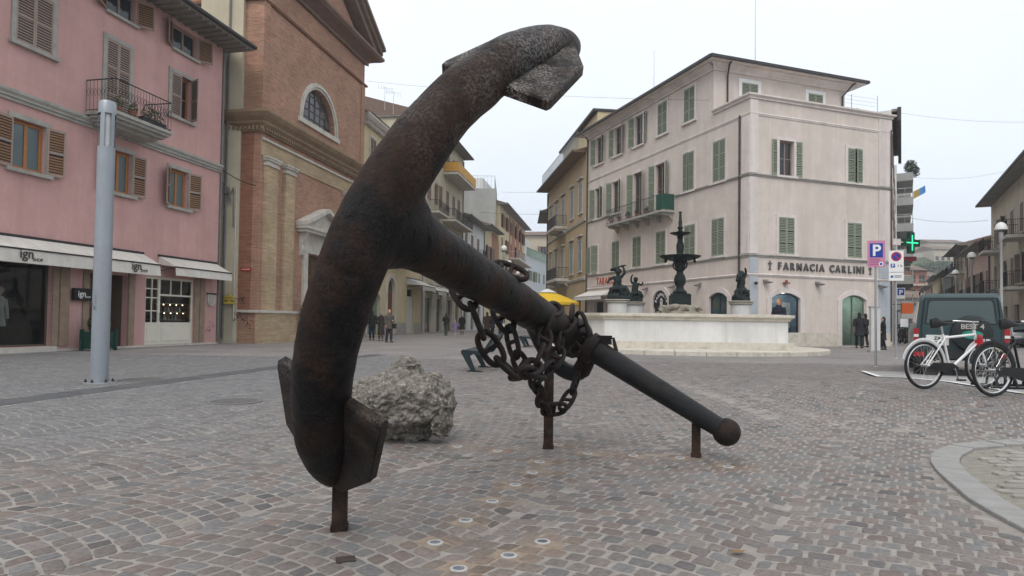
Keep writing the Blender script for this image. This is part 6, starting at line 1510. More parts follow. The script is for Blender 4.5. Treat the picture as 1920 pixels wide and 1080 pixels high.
# stretched octagon outline in local coordinates (x across, y away)
OCT = [(-3.55, -3.1), (3.72, -3.1), (4.1, -1.5), (4.1, 1.6), (3.0, 3.0), (-3.4, 3.0), (-4.8, 1.6), (-4.8, -1.5)]
def scl(k, d=0): return [(x * k + (d if x > 0 else -d), y * k + (d if y > 0 else -d)) for x, y in OCT]
def ring(mb, o, i, z0, z1):
    n = len(o)
    for k in range(n):
        j = (k + 1) % n
        mb.poly([(*o[k], z0), (*o[j], z0), (*o[j], z1), (*o[k], z1)]); mb.poly([(*o[k], z1), (*o[j], z1), (*i[j], z1), (*i[k], z1)]); mb.poly([(*i[j], z0), (*i[k], z0), (*i[k], z1), (*i[j], z1)])
# round step slabs
n = 36; ro_, ri = 1.0, .62
for k in range(n):
    a0, a1 = 2 * pi * k / n + .002, 2 * pi * (k + 1) / n - .002
    ex, ey, cx = 6.3, 6.2, -.15
    mb = MB(); q = [(cx + ex * cos(a0), ey * sin(a0)), (cx + ex * cos(a1), ey * sin(a1)), (cx + ex * .55 * cos(a1), ey * .5 * sin(a1)), (cx + ex * .55 * cos(a0), ey * .5 * sin(a0))]
    mb.prism(q, 'z', 0, .15 + .004 * sin(k * 5)); mb.build('step_slab', TRAV, fo)
mb = MB(); ring(mb, scl(1, .22), scl(1, -.3), .15, .42); mb.build('base_moulding', TRAV, fo)
# wall panels, one per slab
O = scl(1); I = scl(1, -.2)
for k in range(8):
    j = (k + 1) % 8; a, b = Vector(O[k]), Vector(O[j]); L_ = (b - a).length; m_ = max(1, round(L_ / 2.1)); nn = Vector(((b - a).y, -(b - a).x)).normalized()
    for q in range(m_):
        p0, p1 = a.lerp(b, q / m_ + .0009), a.lerp(b, (q + 1) / m_ - .0009); c0, c1 = p0 - nn * .2, p1 - nn * .2
        mb = MB(); mb.prism([tuple(p0), tuple(p1), tuple(c1), tuple(c0)], 'z', .42, 1.28); mb.build('wall_panel', MARBLE, fo)
RIMP = [(.02, 1.28), (.08, 1.30), (.08, 1.36), (.16, 1.42), (.2, 1.44), (.2, 1.54), (-.28, 1.56), (-.28, 1.3)]
mb = MB()
R_ = [scl(1, d) for d, z in RIMP]
for i in range(len(RIMP) - 1):
    for k in range(8):
        j = (k + 1) % 8; mb.poly([(*R_[i][k], RIMP[i][1]), (*R_[i][j], RIMP[i][1]), (*R_[i + 1][j], RIMP[i + 1][1]), (*R_[i + 1][k], RIMP[i + 1][1])])
mb.build('rim', TRAV, fo)
mb = MB(); ring(mb, scl(1, -.012), scl(1, -.19), .42, 1.27); mb.build('wall_core', MARBLE, fo)
mb = MB(); mb.poly([(x * .94, y * .94, 1.1) for x, y in OCT]); mb.build('water', glass_mat('basin_water', (.03, .045, .04), .05), fo)
# rockwork under the centrepiece: single boulders
RK = mat('rockwork_stone', (.30, .27, .22), .9, var=.3, vscale=5, bump=.5, bscale=12, stain=(.12, .10, .08), stain_amt=.7); q = random.Random(4)
def boulder_mesh(seed):
    bm = bmesh.new(); bmesh.ops.create_icosphere(bm, subdivisions=2, radius=1)
    for v in bm.verts: v.co *= 1 + .28 * mnoise.noise(v.co * 1.4 + Vector((seed * 7, 0, 0)))
    me = bpy.data.meshes.new('rock'); bm.to_mesh(me); bm.free(); me.materials.append(RK); return me
BM = [boulder_mesh(i) for i in range(5)]
for lay in range(3):
    m_ = 13 - lay * 2; rr = 1.0 - lay * .14
    for k in range(m_):
        th = 2 * pi * k / m_ + lay * .3 + q.uniform(-.1, .1); o = link('rock', BM[q.randrange(5)], fo, (rr * cos(th), rr * sin(th), 1.2 + lay * .3 + q.uniform(-.04, .04)), (q.uniform(-.3, .3), q.uniform(-.3, .3), q.uniform(0, 6))); o.scale = (q.uniform(.24, .36), q.uniform(.2, .28), q.uniform(.14, .21))
mb = MB(); mb.lathe([(.95, 1.0), (.9, 1.9), (.5, 2.0), (.001, 2.0)], 16); mb.build('rock_core', RK, fo)
mb = MB(); mb.box(-.42, .42, -.42, .42, 1.95, 2.42); mb.box(-.36, .36, -.36, .36, 2.42, 2.5); mb.build('pedestal_block', BRZ, fo)
col = mb = MB(); mb.lathe([(.3, 2.5), (.32, 2.58), (.2, 2.68), (.16, 2.8), (.24, 2.95), (.27, 3.15), (.22, 3.32), (.15, 3.4), (.15, 3.55), (.2, 3.62), (.19, 3.9), (.22, 3.98), (.30, 4.02)], 20); mb.build('lower_column', BRZ, fo)
for k in range(4):
    th = pi / 4 + pi / 2 * k; mb = MB(); mb.tube([(.18 * cos(th), .18 * sin(th), 3.55), (.34 * cos(th), .34 * sin(th), 3.68), (.38 * cos(th), .38 * sin(th), 3.84), (.3 * cos(th), .3 * sin(th), 3.95), (.25 * cos(th), .25 * sin(th), 3.86)], .035, 8); mb.build('scroll', BRZ, fo)
mb = MB(); mb.lathe([(.2, 3.95), (.5, 4.0), (.8, 4.1), (.9, 4.16), (.92, 4.2), (.86, 4.2), (.5, 4.12), (.15, 4.1)], 32); bo = mb.build('large_bowl', BRZ, fo)
for k in range(8):
    th = pi / 4 * k + .2; mb = MB(); mb.ball((.68 * cos(th), .68 * sin(th), 4.0), .06, .06, .08, 10, 8); mb.tube([(.68 * cos(th), .68 * sin(th), 3.98), (.74 * cos(th), .74 * sin(th), 3.92)], [.035, .02], 6); mb.build('mask', BRZ, bo)
mb = MB(); mb.lathe([(.24, 4.1), (.22, 4.25), (.15, 4.32), (.17, 4.5), (.18, 4.7), (.12, 4.85), (.12, 5.0), (.16, 5.04), (.12, 5.1), (.1, 5.14)], 18); mb.build('upper_column', BRZ, fo)
mb = MB(); mb.lathe([(.1, 5.1), (.3, 5.16), (.45, 5.22), (.46, 5.25), (.4, 5.25), (.08, 5.2)], 28); mb.build('small_bowl', BRZ, fo)
mb = MB(); mb.lathe([(.09, 5.2), (.09, 5.3), (.13, 5.33), (.08, 5.38), (.12, 5.45), (.13, 5.5), (.08, 5.55), (.09, 5.75), (.07, 5.8), (.06, 6.05), (.05, 6.15), (.09, 6.18), (.09, 6.2), (.001, 6.2)], 16); mb.build('finial', BRZ, fo)
# statues on pedestals: each its own thing
def statue(px, Y, ztop, h, face, lab, variant):
    p = at(px, 600, Y); t = thing('statue', lab, 'statue', (p.x, Y, 1.1), face, 'bronze figures in the fountain basin')
    zt = ztop - 1.1
    mb = MB(); mb.lathe([(.46, 0), (.46, .1), (.42, .12), (.42, zt - .16)], 18); mb.build('pedestal', MARBLE, t)
    mb = MB(); mb.lathe([(.42, zt - .17), (.5, zt - .12), (.5, zt - .08), (.44, zt - .05), (.56, zt - .03), (.56, zt), (.001, zt)], 20); mb.build('pedestal_cap', TRAV, t)
    mb = MB(); k = h / 1.4
    def B(x, y, z, rx, ry=None, rz=None): mb.ball((x * k, y * k, zt + z * k), rx * k, (ry or rx) * k, (rz or rx) * k, 14, 10)
    def T(pts, r): mb.tube([(a * k, b * k, zt + c * k) for a, b, c in pts], [v * k for v in r] if isinstance(r, list) else r * k, 12)
    B(0, 0, .06, .42, .36, .10); B(-.12, 0, .16, .30, .28, .14); B(.14, .05, .2, .24, .24, .16)
    # kneeling / seated child riding a dolphin
    T([(.36, 0, .1), (.42, .06, .3), (.30, .1, .46), (.08, .06, .46), (-.2, 0, .34), (-.36, -.04, .22)], [.04, .10, .14, .17, .15, .06])
    T([(-.02, 0, .42), (-.02, 0, .6), (.02, 0, .78), (.03, 0, .93), (.03, 0, 1.0)], [.17, .165, .17, .13, .06])
    B(.02, -.02, 1.12, .115, .12, .135); B(-.02, -.12, 1.10, .03); B(.05, .03, 1.16, .125, .12, .11)
    T([(.02, -.06, .45), (-.22, -.2, .42), (-.26, -.2, .16), (-.34, -.26, .1)], [.11, .09, .065, .05])
    T([(.04, .08, .45), (.2, -.2, .38), (.24, -.18, .14), (.16, -.28, .09)], [.11, .09, .065, .05])
    if variant == 0:
        T([(.16, 0, .92), (.3, -.02, 1.06), (.26, -.04, 1.26), (.2, -.06, 1.36)], [.07, .055, .045, .035]); T([(-.12, 0, .92), (-.3, -.08, .82), (-.38, -.16, .64)], [.07, .055, .04])
        T([(.0, .02, 1.32), (.2, -.05, 1.36), (.38, -.04, 1.38)], [.02, .05, .02]); T([(-.3, 0, 1.2), (-.08, -.02, 1.24), (.1, .04, 1.22)], [.05, .09, .04])
    elif variant == 1:
        T([(-.12, 0, .92), (-.24, -.02, 1.08), (-.2, -.04, 1.3), (-.12, -.05, 1.38)], [.07, .055, .045, .03]); T([(.16, 0, .92), (.34, -.06, .86), (.36, -.16, 1.0)], [.07, .055, .045])
        T([(-.4, 0, .1), (-.5, 0, .3), (-.36, .04, .55)], [.03, .07, .05])
    else:
        T([(.16, 0, .92), (.28, 0, 1.08), (.24, -.04, 1.28), (.2, -.02, 1.4)], [.07, .055, .05, .03]); T([(-.12, 0, .92), (-.26, -.14, .86), (-.3, -.2, .98)], [.07, .06, .05])
        B(-.33, -.2, .98, .13, .12, .16); B(-.4, -.16, .84, .08)
    me = remeshed(mb, .026 * k, 2); roughen(me, lambda q_: mnoise.noise(q_ * 9) * .012); me.materials.append(BRZ); link('figure', me, t)
statue(1157, 28.6, 2.15, 1.48, radians(-20), 'bronze figure with raised winged arm, leftmost in the fountain', 0); statue(1190, 31.6, 2.15, 1.32, radians(15), 'smaller bronze figure with arm bent overhead, second from left', 1); statue(1389, 28.4, 2.15, 1.45, radians(30), 'bronze kneeling figure with arm straight up at the fountain right', 2)
# ================================================================== STREET FURNITURE
def lamp_column():
    p = ground_px(186, 718); t = thing('lamp_column', 'tall grey tubular steel lamp column in front of the pink house', 'lamp post', (p.x, p.y, 0), radians(-30))
    M_ = mat('blue_grey_steel', (.30, .325, .355), .4, metal=.35, var=.1, vscale=3, stain=(.2, .22, .24), stain_amt=.4, streak=True)
    m = MB(); m.lathe([(.138, .02), (.138, 2.3), (.140, 2.3), (.140, 2.33), (.138, 2.33), (.136, 4.05)], 32); m.build('column', M_, t)
    m = MB()
    for k in range(5): th = 2 * pi * k / 5; m.lathe([(.136, 4.05), (.136, 4.62)], 3, (0, 0, 0), th, th + .5)
    m.build('louvre_ribs', M_, t)['kind'] = 'stuff'
    m = MB(); m.lathe([(.10, 4.05), (.10, 4.62)], 20); m.build('diffuser', mat('frosted_tube', (.45, .47, .49), .3), t)
    m = MB(); m.lathe([(.137, 4.62), (.137, 4.80), (.12, 4.84), (.001, 4.85)], 32); m.build('cap', M_, t)
    m = MB(); m.lathe([(.001, .02), (.25, .02), (.25, .0), (.25, -.02)][::-1], 28); m.build('base_plate', GALV, t)
    for k in range(6):
        th = 2 * pi * k / 6; m = MB(); m.lathe([(.022, .02), (.022, .05), (.012, .05), (.012, .075), (.001, .075)], 6, (.2 * cos(th), .2 * sin(th), 0)); m.build('bolt', IRON, t)
    m = MB(); scribble(t, -.06, .06, 1.25, 1.5, 2, 3, mat('grey_marker', (.12, .13, .15), .7), -.1405, .003)
lamp_column()
BLUE = mat('traffic_blue', (.012, .045, .30), .45, var=.08); PINKS = mat('sign_pink', (.50, .21, .33), .5, var=.08); REDS = mat('traffic_red', (.42, .02, .03), .45); SIGNB = mat('sign_back_grey', (.3, .3, .3), .5, metal=.3)
def signpost(name, lab, px, py, ptop, rz=0.0, r=.03, cat='sign', zg=0):
    p = ground_px(px, py); t = thing(name, lab, cat, (p.x, p.y, gh(p.x, p.y)), rz); h = at(px, ptop, p.y).z
    m = MB(); m.tube([(0, 0, -.02), (0, 0, h)], r, 10); m.build('post', GALV, t); m = MB(); m.lathe([(.07, -.01), (.06, .02), (r, .03)], 12); m.build('foot', GALV, t)
    return t, h, p.y
def plate(t, x0, x1, z0, z1, m_, y=-.045, th=.012, name='plate'): m = MB(); m.box(x0, x1, y - th, y, z0, z1); return m.build(name, m_, t)
def disc(t, x, z, r, m_, y, name='disc', n=24): m = MB(); m.prism([(x + r * cos(2 * pi * k / n), z + r * sin(2 * pi * k / n)) for k in range(n)], 'y', y - .004, y); return m.build(name, m_, t)
t, h, Y = signpost('parking_sign', 'tall post with pink and blue parking sign before the pharmacy', 1642, 688, 452, radians(-12))
plate(t, -.23, .23, h - .75, h + .01, PINKS); plate(t, -.17, .17, h - .47, h - .07, BLUE, -.058, .004); link('lettering', text_mesh('P', .44, .003, .012, 'CENTER', WHITE), t, (0, -.066, h - .42))
for k in range(4): plate(t, -.18, .10 + .03 * (k % 2), h - .53 - k * .05, h - .515 - k * .05, mat('pink_text', (.30, .08, .17), .6), -.0585, .003, 'text_line')
disc(t, .12, h - .66, .06, WHITE, -.0585); disc(t, .12, h - .66, .035, BLUE, -.063)
t, h, Y = signpost('no_parking_sign', 'post with white no parking panel right of the pharmacy corner', 1680, 672, 470, radians(-18))
plate(t, -.24, .24, h - .78, h, WHITE); plate(t, -.24, .24, h - 1.1, h - .80, WHITE)
disc(t, 0, h - .22, .17, REDS, -.058); disc(t, 0, h - .22, .125, BLUE, -.063)
m = MB(); m.prism([(-.1, h - .14), (-.08, h - .12), (.1, h - .3), (.08, h - .32)], 'y', -.07, -.066); m.build('slash', REDS, t)
plate(t, -.18, -.04, h - .62, h - .48, BLUE, -.058, .004); link('lettering', text_mesh('P', .14, .002, .004, 'CENTER', WHITE), t, (-.11, -.064, h - .6)); link('lettering', text_mesh('1 h', .13, .002, .002, 'LEFT', BLACK), t, (.03, -.06, h - .6)); plate(t, -.18, -.1, h - .99, h - .91, BLUE, -.058, .004)
for k in range(2): plate(t, -.06, .17, h - .93 - k * .05, h - .91 - k * .05, BLACK, -.058, .003, 'text_line')
t, h, Y = signpost('blue_parking_sign', 'small square blue parking sign further along the right street', 1689, 640, 540, radians(-20))
plate(t, -.28, .28, h - .85, h, WHITE); plate(t, -.24, .24, h - .58, h - .04, BLUE, -.058, .004); link('lettering', text_mesh('P', .5, .003, .014, 'CENTER', WHITE), t, (0, -.066, h - .52))
t, h, Y = signpost('pedestrian_sign', 'post with white and blue pedestrian sign by the church corner', 478, 643, 512, radians(12), .035)
plate(t, -.16, .16, h - .46, h, WHITE); disc(t, 0, h - .26, .125, BLUE, -.058)
m = MB(); m.prism([(-.02, h - .35), (.02, h - .35), (.015, h - .25), (-.015, h - .25)], 'y', -.067, -.063); m.ball((0, -.065, h - .2), .02, .004, .025, 8, 6); m.build('pedestrian_symbol', WHITE, t)
plate(t, -.12, .12, h - .08, h - .04, BLACK, -.058, .003, 'text_line')
# pale service pillar and orange post box
p = ground_px(1640, 660); t = thing('service_pillar', 'slim pale service pillar standing before the pharmacy door', 'pillar', (p.x, p.y, 0), radians(-10)); m = MB(); m.box(-.19, .19, -.14, .14, .08, 2.0); m.build('cabinet', mat('pale_grey_cabinet', (.5, .5, .48), .6, var=.1), t); m = MB(); m.box(-.25, .25, -.2, .2, 0, .08); m.build('base', STONE, t); m = MB(); m.box(-.22, .22, -.17, .17, 2.0, 2.05); m.build('lid', GALV, t); m = MB(); m.box(.02, .03, -.146, -.141, .2, 1.9); m.build('door_seam', IRON, t)
p = at(1692, 600, 44); t = thing('orange_sign_box', 'orange projecting shop sign box along the right street', 'sign', (p.x + .3, 44, at(1692, 588, 44).z), radians(-10)); m = MB(); m.box(-.33, .33, -.1, .1, 0, .7); m.build('box', mat('orange_plastic', (.55, .11, .02), .5), t); m = MB(); m.tube([(-.3, 0, .6), (-1.0, 0, .6)], .03, 6); m.build('bracket', IRON, t)
p = at(1706, 486, 42); t = thing('led_panel', 'narrow dark red display panel beside the parking signs', 'sign', (p.x, 42, p.z - .12), radians(-15)); m = MB(); m.box(-.36, .36, -.06, .06, 0, .28); m.build('case', mat('dark_red_panel', (.10, .005, .012), .4), t); m = MB(); m.tube([(-.3, 0, .2), (-.9, .1, .2)], .02, 6); m.build('bracket', IRON, t)
# benches
def bench(x, y, rz, lab):
    t = thing('bench', lab, 'bench', (x, y, 0), rz, 'dark metal benches on the square'); GR = mat('dark_bench_paint', (.012, .022, .026), .35, var=.2)
    prof = [(.0, .47), (.03, .5), (.44, .47), (.50, .49), (.74, .87), (.79, .85), (.56, .42), (.5, .38), (.27, .40), (.20, .36), (.34, .04), (.5, .02), (.5, 0), (.14, 0), (.16, .03), (.22, .05), (.0, .42)]
    for yy in (0, 1.55): m = MB(); m.prism(prof, 'y', yy, yy + .04); m.build('side_frame', GR, t)
    for k in range(9): m = MB(); a = .03 + k * .047; m.box(a, a + .034, .04, 1.55, .468 + .015 - k * .003, .49 - k * .003); m.build('seat_slat', GR, t)
    for k in range(7): m = MB(); a = k / 7; xx, zz = .53 + .22 * a, .52 + .34 * a; m.prism([(xx, zz), (xx + .02, zz - .012), (xx + .045, zz + .03), (xx + .025, zz + .042)], 'y', .04, 1.55); m.build('back_slat', GR, t)
bench(-1.13, 15.0, radians(-6), 'dark metal bench seen end on just behind the hanging chain'); p = ground_px(973, 651); bench(p.x, p.y, radians(-6), 'farther dark metal bench half hidden by the chain')
# cafe umbrella
p = at(1026, 600, 46); t = thing('cafe_umbrella', 'large yellow market umbrella with white vent top beside the fountain', 'umbrella', (p.x, 46, 0), radians(20)); YC = mat('yellow_canvas', (.62, .40, .02), .85, var=.08)
m = MB(); n = 8
m.lathe([(2.3, 2.3), (2.3, 2.48), (1.2, 2.92), (.4, 3.2)], 8); m.build('canopy', YC, t); m = MB(); m.lathe([(.7, 3.16), (.1, 3.42), (.001, 3.44)], 8); m.build('vent_top', mat('white_canvas', (.6, .6, .57), .9), t); m = MB(); m.tube([(0, 0, 0), (0, 0, 3.46)], .035, 8); m.build('pole', GALV, t); m = MB(); m.box(-.45, .45, -.45, .45, 0, .1); m.build('base', STONE, t)
for k in range(8): th = 2 * pi * k / 8; m = MB(); m.tube([(0, 0, 3.1), (2.2 * cos(th), 2.2 * sin(th), 2.44)], .015, 5); m.build('rib', GALV, t)
# globe street lamps
GLOBE = mat('white_globe', (.72, .72, .70), .25, var=.03)
def globe_lamp(px, py, Y, lab, r=.24, dome=False):
    q = at(px, py, Y); t = thing('street_lamp', lab, 'street lamp', (q.x, Y, 0), 0, 'globe lamps along the streets'); m = MB(); m.lathe([(.16, 0), (.16, .5), (.09, .6), (.07, q.z - r - .5), (.12, q.z - r - .45), (.12, q.z - r)], 12); m.build('pole', mat('pale_lamp_pole', (.42, .42, .41), .5), t)
    m = MB()
    if dome: m.lathe([(r * 1.5, q.z - .12), (r * 1.45, q.z + .02), (r * 1.1, q.z + .2), (r * .5, q.z + .31), (.001, q.z + .34)], 18)
    else: m.ball((0, 0, q.z), r, n=18, k=12)
    m.build('globe', GLOBE, t); m = MB(); m.lathe([(r * .6, q.z - r * 1.0 - .02), (r * .75, q.z - r * .8)], 14); m.build('collar', IRON, t)
globe_lamp(945, 466, 50, 'white globe lamp nearest along the left street'); globe_lamp(955, 493, 60, 'white globe lamp partly hidden behind the chain top'); globe_lamp(971, 513, 72, 'white globe lamp farthest along the left street'); globe_lamp(1877, 427, 39, 'white dome lamp nearest along the right street', .22, True); globe_lamp(1822, 480, 55, 'white dome lamp second along the right street', .23, True); globe_lamp(1792, 511, 72, 'white dome lamp third along the right street', .24, True)
# overhead wires
def wire(a, b, lab, sag=.3, r=.007):
    A, B = Vector(a), Vector(b); t = thing('overhead_wire', lab, 'wire', (A.x, A.y, 0)); pts = []
    for i in range(15): q = i / 14; P = A.lerp(B, q); P.z -= sag * 4 * q * (1 - q); pts.append(P - Vector((A.x, A.y, 0)))
    m = MB(); m.tube(pts, r, 4); m.build('cable', IRON, t)
wire(at(688, 152, 44), at(1330, 188, 37), 'long thin wire from the church to the corner building', .25); wire(at(1690, 212, 42), at(1990, 226, 45), 'upper wire across the right street', .3); wire(at(1706, 331, 60), at(1890, 320, 50), 'middle wire across the right street', .4); wire(at(1704, 408, 70), at(1852, 413, 58), 'lower wire across the right street', .3, .014); wire(at(940, 360, 90), at(1032, 359, 70), 'upper wire across the central street', .1, .012); wire(at(900, 398, 70), at(1040, 401, 62), 'lower wire across the central street', .1, .013); wire(at(417, 318, 29), at(480, 348, 29.5), 'slack cable from the pink house to the church', .1, .02)
for (px, py, Y, z0, lab) in ((722, 163, 50, 17.0, 'rooftop aerial beyond the church, left one'), (738, 172, 51, 17.0, 'rooftop aerial beyond the church, right one')):
    q = at(px, py, Y); mast(q.x, Y, z0, q.z, lab, 6)
# paved pad with painted edge and cycle rack
PADM = mat('pale_concrete_pad', (.30, .295, .285), .9, var=.12, vscale=2, stain=(.22, .215, .205), stain_amt=.5)
PADX = [(6.95, 8.3), (7.05, 9.3), (7.22, 11), (7.3, 12.4), (7.9, 14.4), (8.9, 17.0)]
m = MB()
for (x0, y0), (x1, y1) in zip(PADX, PADX[1:]):
    for k in range(8):
        a0, a1 = k / 8 * 9, (k + 1) / 8 * 9; m.poly([(x0 + a0, y0, gh(x0 + a0, y0) + .012), (x0 + a1, y0, gh(x0 + a1, y0) + .012), (x1 + a1, y1, gh(x1 + a1, y1) + .012), (x1 + a0, y1, gh(x1 + a0, y1) + .012)])
pad = tag(m.build('pavement_pad', PADM), kind='structure')
m = MB()
for (x0, y0), (x1, y1) in zip(PADX[1:], PADX[2:]): m.poly([(x0 - .02, y0, gh(x0, y0) + .017), (x0 + .1, y0, gh(x0, y0) + .017), (x1 + .1, y1, gh(x1, y1) + .017), (x1 - .02, y1, gh(x1, y1) + .017)])
m.build('edge_line', WHITE, pad); m = MB(); m.poly([(6.96, 8.35, .017 + gh(6.96, 8.35)), (7.2, 8.35, .017 + gh(7.2, 8.35)), (7.28, 9.28, .017 + gh(7.2, 9.2)), (7.05, 9.28, .017 + gh(7.05, 9.2))]); m.build('yellow_mark', mat('worn_yellow_paint', (.48, .42, .16), .7), pad)
t = thing('cycle_rack', 'low black cycle rack of curved bars behind the bicycles', 'cycle rack', (7.15, 10.15, .25), radians(-8)); RK_ = mat('black_rack_steel', (.018, .018, .02), .35, metal=.3)
for k in range(14): m = MB(); x = .1 + k * .13; m.tube(smooth_path([(x, -.25, .03), (x - .02, -.18, .2), (x + .06, .05, .26), (x + .12, .25, .2), (x + .12, .3, .03)], 20), .018, 8); m.build('bar', RK_, t)
for y_ in (-.25, .3): m = MB(); m.tube([(0, y_, .02), (2.1, y_, .02)], .02, 8); m.build('ground_rail', RK_, t)
# bicycles
TYRE = mat('tyre_rubber', (.015, .015, .016), .7); CHROME = mat('chrome', (.6, .6, .6), .2, metal=.9); SADDLE = mat('black_saddle', (.015, .014, .014), .5)
def bicycle(px, py, Y, rz, lab, fm_, guard, extras):
    q = at(px, py, Y); t = thing('bicycle', lab, 'bicycle', (q.x, Y, gh(q.x, Y) + .01), rz, 'bicycles at the cycle rack'); R = .345; WB = 1.08
    for nm, x in (('rear_wheel', 0), ('front_wheel', WB)):
        m = MB(); m.tube([(x + (R - .02) * cos(a), 0, R + (R - .02) * sin(a)) for a in [2 * pi * k / 40 for k in range(40)]], .02, 8, closed=True); wh = m.build(nm, TYRE, t)
        m = MB(); m.tube([(x + (R - .048) * cos(a), 0, R + (R - .048) * sin(a)) for a in [2 * pi * k / 40 for k in range(40)]], .013, 6, closed=True); m.build('rim', CHROME, wh)
        m = MB()
        for k in range(28): a = 2 * pi * k / 28; s_ = .03 if k % 2 else -.03; b_ = a + (.5 if k % 4 < 2 else -.5); m.tube([(x + .02 * cos(b_), s_, R + .02 * sin(b_)), (x + (R - .05) * cos(a), 0, R + (R - .05) * sin(a))], .0016, 3, caps=False)
        m.build('spokes', CHROME, wh)['kind'] = 'stuff'
        m = MB(); m.tube([(x, -.05, R), (x, .05, R)], .022, 10); m.build('hub', CHROME, wh)
        m = MB(); a0, a1 = ((.1, 2.9) if nm == 'rear_wheel' else (.6, 2.7)); m.tube([(x + (R + .025) * cos(a0 + (a1 - a0) * k / 20), 0, R + (R + .025) * sin(a0 + (a1 - a0) * k / 20)) for k in range(21)], [(.006, .028)] * 21, 8); m.build('mudguard', guard, t)
    BBp = (.46, 0, .29); ST = (.33, 0, .80); HT = (.90, 0, .86); HB = (.95, 0, .66)
    m = MB(); m.tube([BBp, ST], .017, 10); m.tube([BBp, HB], .021, 10); m.tube([(.345, 0, .745), (.91, 0, .80)], .019, 10); m.tube([HT, HB], .021, 10)
    for s_ in (-1, 1): m.tube([(0, s_ * .06, R), (.45, s_ * .03, .29)], .011, 8); m.tube([(0, s_ * .06, R), (.345, s_ * .03, .74)], .010, 8)
    m.build('frame', fm_, t)
    m = MB(); 
    for s_ in (-1, 1): m.tube([HB, (.975, s_ * .05, .60), (WB, s_ * .05, R)], [.016, .014, .011], 8)
    m.build('fork', fm_, t); m = MB(); m.tube([ST, (.30, 0, .93)], .014, 8); m.build('seat_post', CHROME, t)
    m = MB(); m.tube([(.12, 0, .955), (.2, 0, .965), (.32, 0, .96), (.42, 0, .95)], [(.02, .07), (.035, .085), (.028, .045), (.018, .018)], 10); m.build('saddle', SADDLE, t)
    m = MB(); m.tube([HT, (.89, 0, .98)], .014, 8); m.tube(smooth_path([(.70, -.29, .99), (.82, -.25, 1.0), (.93, -.1, .99), (.94, 0, .985), (.93, .1, .99), (.82, .25, 1.0), (.70, .29, .99)], 24), .012, 8); hb = m.build('handlebar', CHROME, t)
    for s_ in (-1, 1): m = MB(); m.tube([(.68, s_ * .295, .99), (.79, s_ * .265, 1.0)], .018, 8); m.build('grip', SADDLE, hb)
    m = MB(); m.prism([(-.03, .30), (.1, .39), (.44, .38), (.54, .32), (.54, .25), (.44, .20), (.1, .29)], 'y', -.075, -.06); m.build('chain_guard', BLACK, t)
    m = MB(); m.tube([(.46, -.09, .29), (.50, -.1, .14)], .01, 6); m.tube([(.46, .09, .29), (.42, .1, .44)], .01, 6); m.tube([(.46, -.09, .29), (.46, .09, .29)], .012, 6); m.build('crank', CHROME, t)
    for x, y_, z in ((.51, -.14, .14), (.41, .14, .44)): m = MB(); m.box(x - .05, x + .05, y_ - .04, y_ + .04, z - .012, z + .012); m.build('pedal', BLACK, t)
    if 'rack' in extras:
        m = MB(); [m.tube([(-.2, s_ * .06, .76), (.28, s_ * .06, .76)], .006, 5) for s_ in (-1, 1)]; [m.tube([(x, -.06, .76), (x, .06, .76)], .005, 5) for x in (-.2, -.05, .1, .25)]; [m.tube([(-.02, s_ * .06, R), (-.05, s_ * .06, .76)], .006, 5) for s_ in (-1, 1)]; m.build('carrier', IRON, t); m = MB(); m.box(-.24, -.21, -.05, .05, .70, .75); m.build('reflector', REDS, t)
    if 'bottle' in extras: m = MB(); m.lathe([(.001, 0), (.035, 0), (.035, .15), (.02, .18), (.001, .18)], 12, (.955, -.05, .62)); m.build('bottle', REDS, t)
bicycle(1733, 727, 9.7, radians(14), 'white bicycle leaning beside the dark green off road car', mat('white_bike_paint', (.68, .68, .67), .3, var=.05), mat('silver_guard', (.6, .6, .6), .3, metal=.4), ('bottle',)); bicycle(1862, 745, 8.8, radians(14), 'black bicycle cut off by the right edge of the picture', mat('black_bike_paint', (.012, .012, .014), .3), mat('black_guard', (.015, .015, .017), .35), ('rack',))
# ================================================================== VEHICLES  (local Y = forward, rear at y=0)
CARG = mat('dark_green_car_paint', (.022, .048, .052), .28, var=.06, spec=.5); CGLASS = glass_mat('car_glass', (.06, .085, .085), .03); RUB = TYRE; PLAST = mat('black_bumper_plastic', (.02, .02, .021), .6)
TAILR = mat('tail_light_red', (.28, .01, .015), .25, spec=.5); AMBER = mat('amber_lens', (.45, .14, .01), .3); STEELW = mat('alloy_wheel', (.4, .4, .41), .35, metal=.6); PLATEW = mat('number_plate_white', (.6, .6, .58), .5)
def wheel(t, x, y, r=.37, w=.24):
    m = MB(); s_ = 1 if x > 0 else -1
    prof = [(r * .62, -w / 2), (r * .93, -w / 2), (r, -w * .3), (r, w * .3), (r * .93, w / 2), (r * .62, w / 2)]
    n = 24; b = len(m.v)
    for rr, ww in prof:
        for q in range(n): a = 2 * pi * q / n; m.v.append((x + ww, y + rr * cos(a), r + rr * sin(a)))
    m.smooth = True
    for i in range(len(prof) - 1):
        for q in range(n): q2 = (q + 1) % n; m.face([b + i * n + q, b + i * n + q2, b + (i + 1) * n + q2, b + (i + 1) * n + q])
    o = m.build('wheel', RUB, t)
    m = MB(); m.tube([(x - w * .4, y, r), (x + w * .4, y, r)], r * .62, 20); m.tube([(x - w * .44, y, r), (x + w * .44, y, r)], r * .2, 12); m.build('rim', STEELW, o)
def loft(m, secs):
    """secs: list of (y, [(x,z)...]) with equal counts; closes ends"""
    n = len(secs[0][1]); b = len(m.v)
    for y, pr in secs: m.v += [(x, y, z) for x, z in pr]
    m.smooth = True
    for i in range(len(secs) - 1):
        for q in range(n): q2 = (q + 1) % n; m.face([b + i * n + q, b + i * n + q2, b + (i + 1) * n + q2, b + (i + 1) * n + q])
    m.smooth = False
    m.face([b + q for q in range(n)]); m.face([b + (len(secs) - 1) * n + q for q in range(n)][::-1])
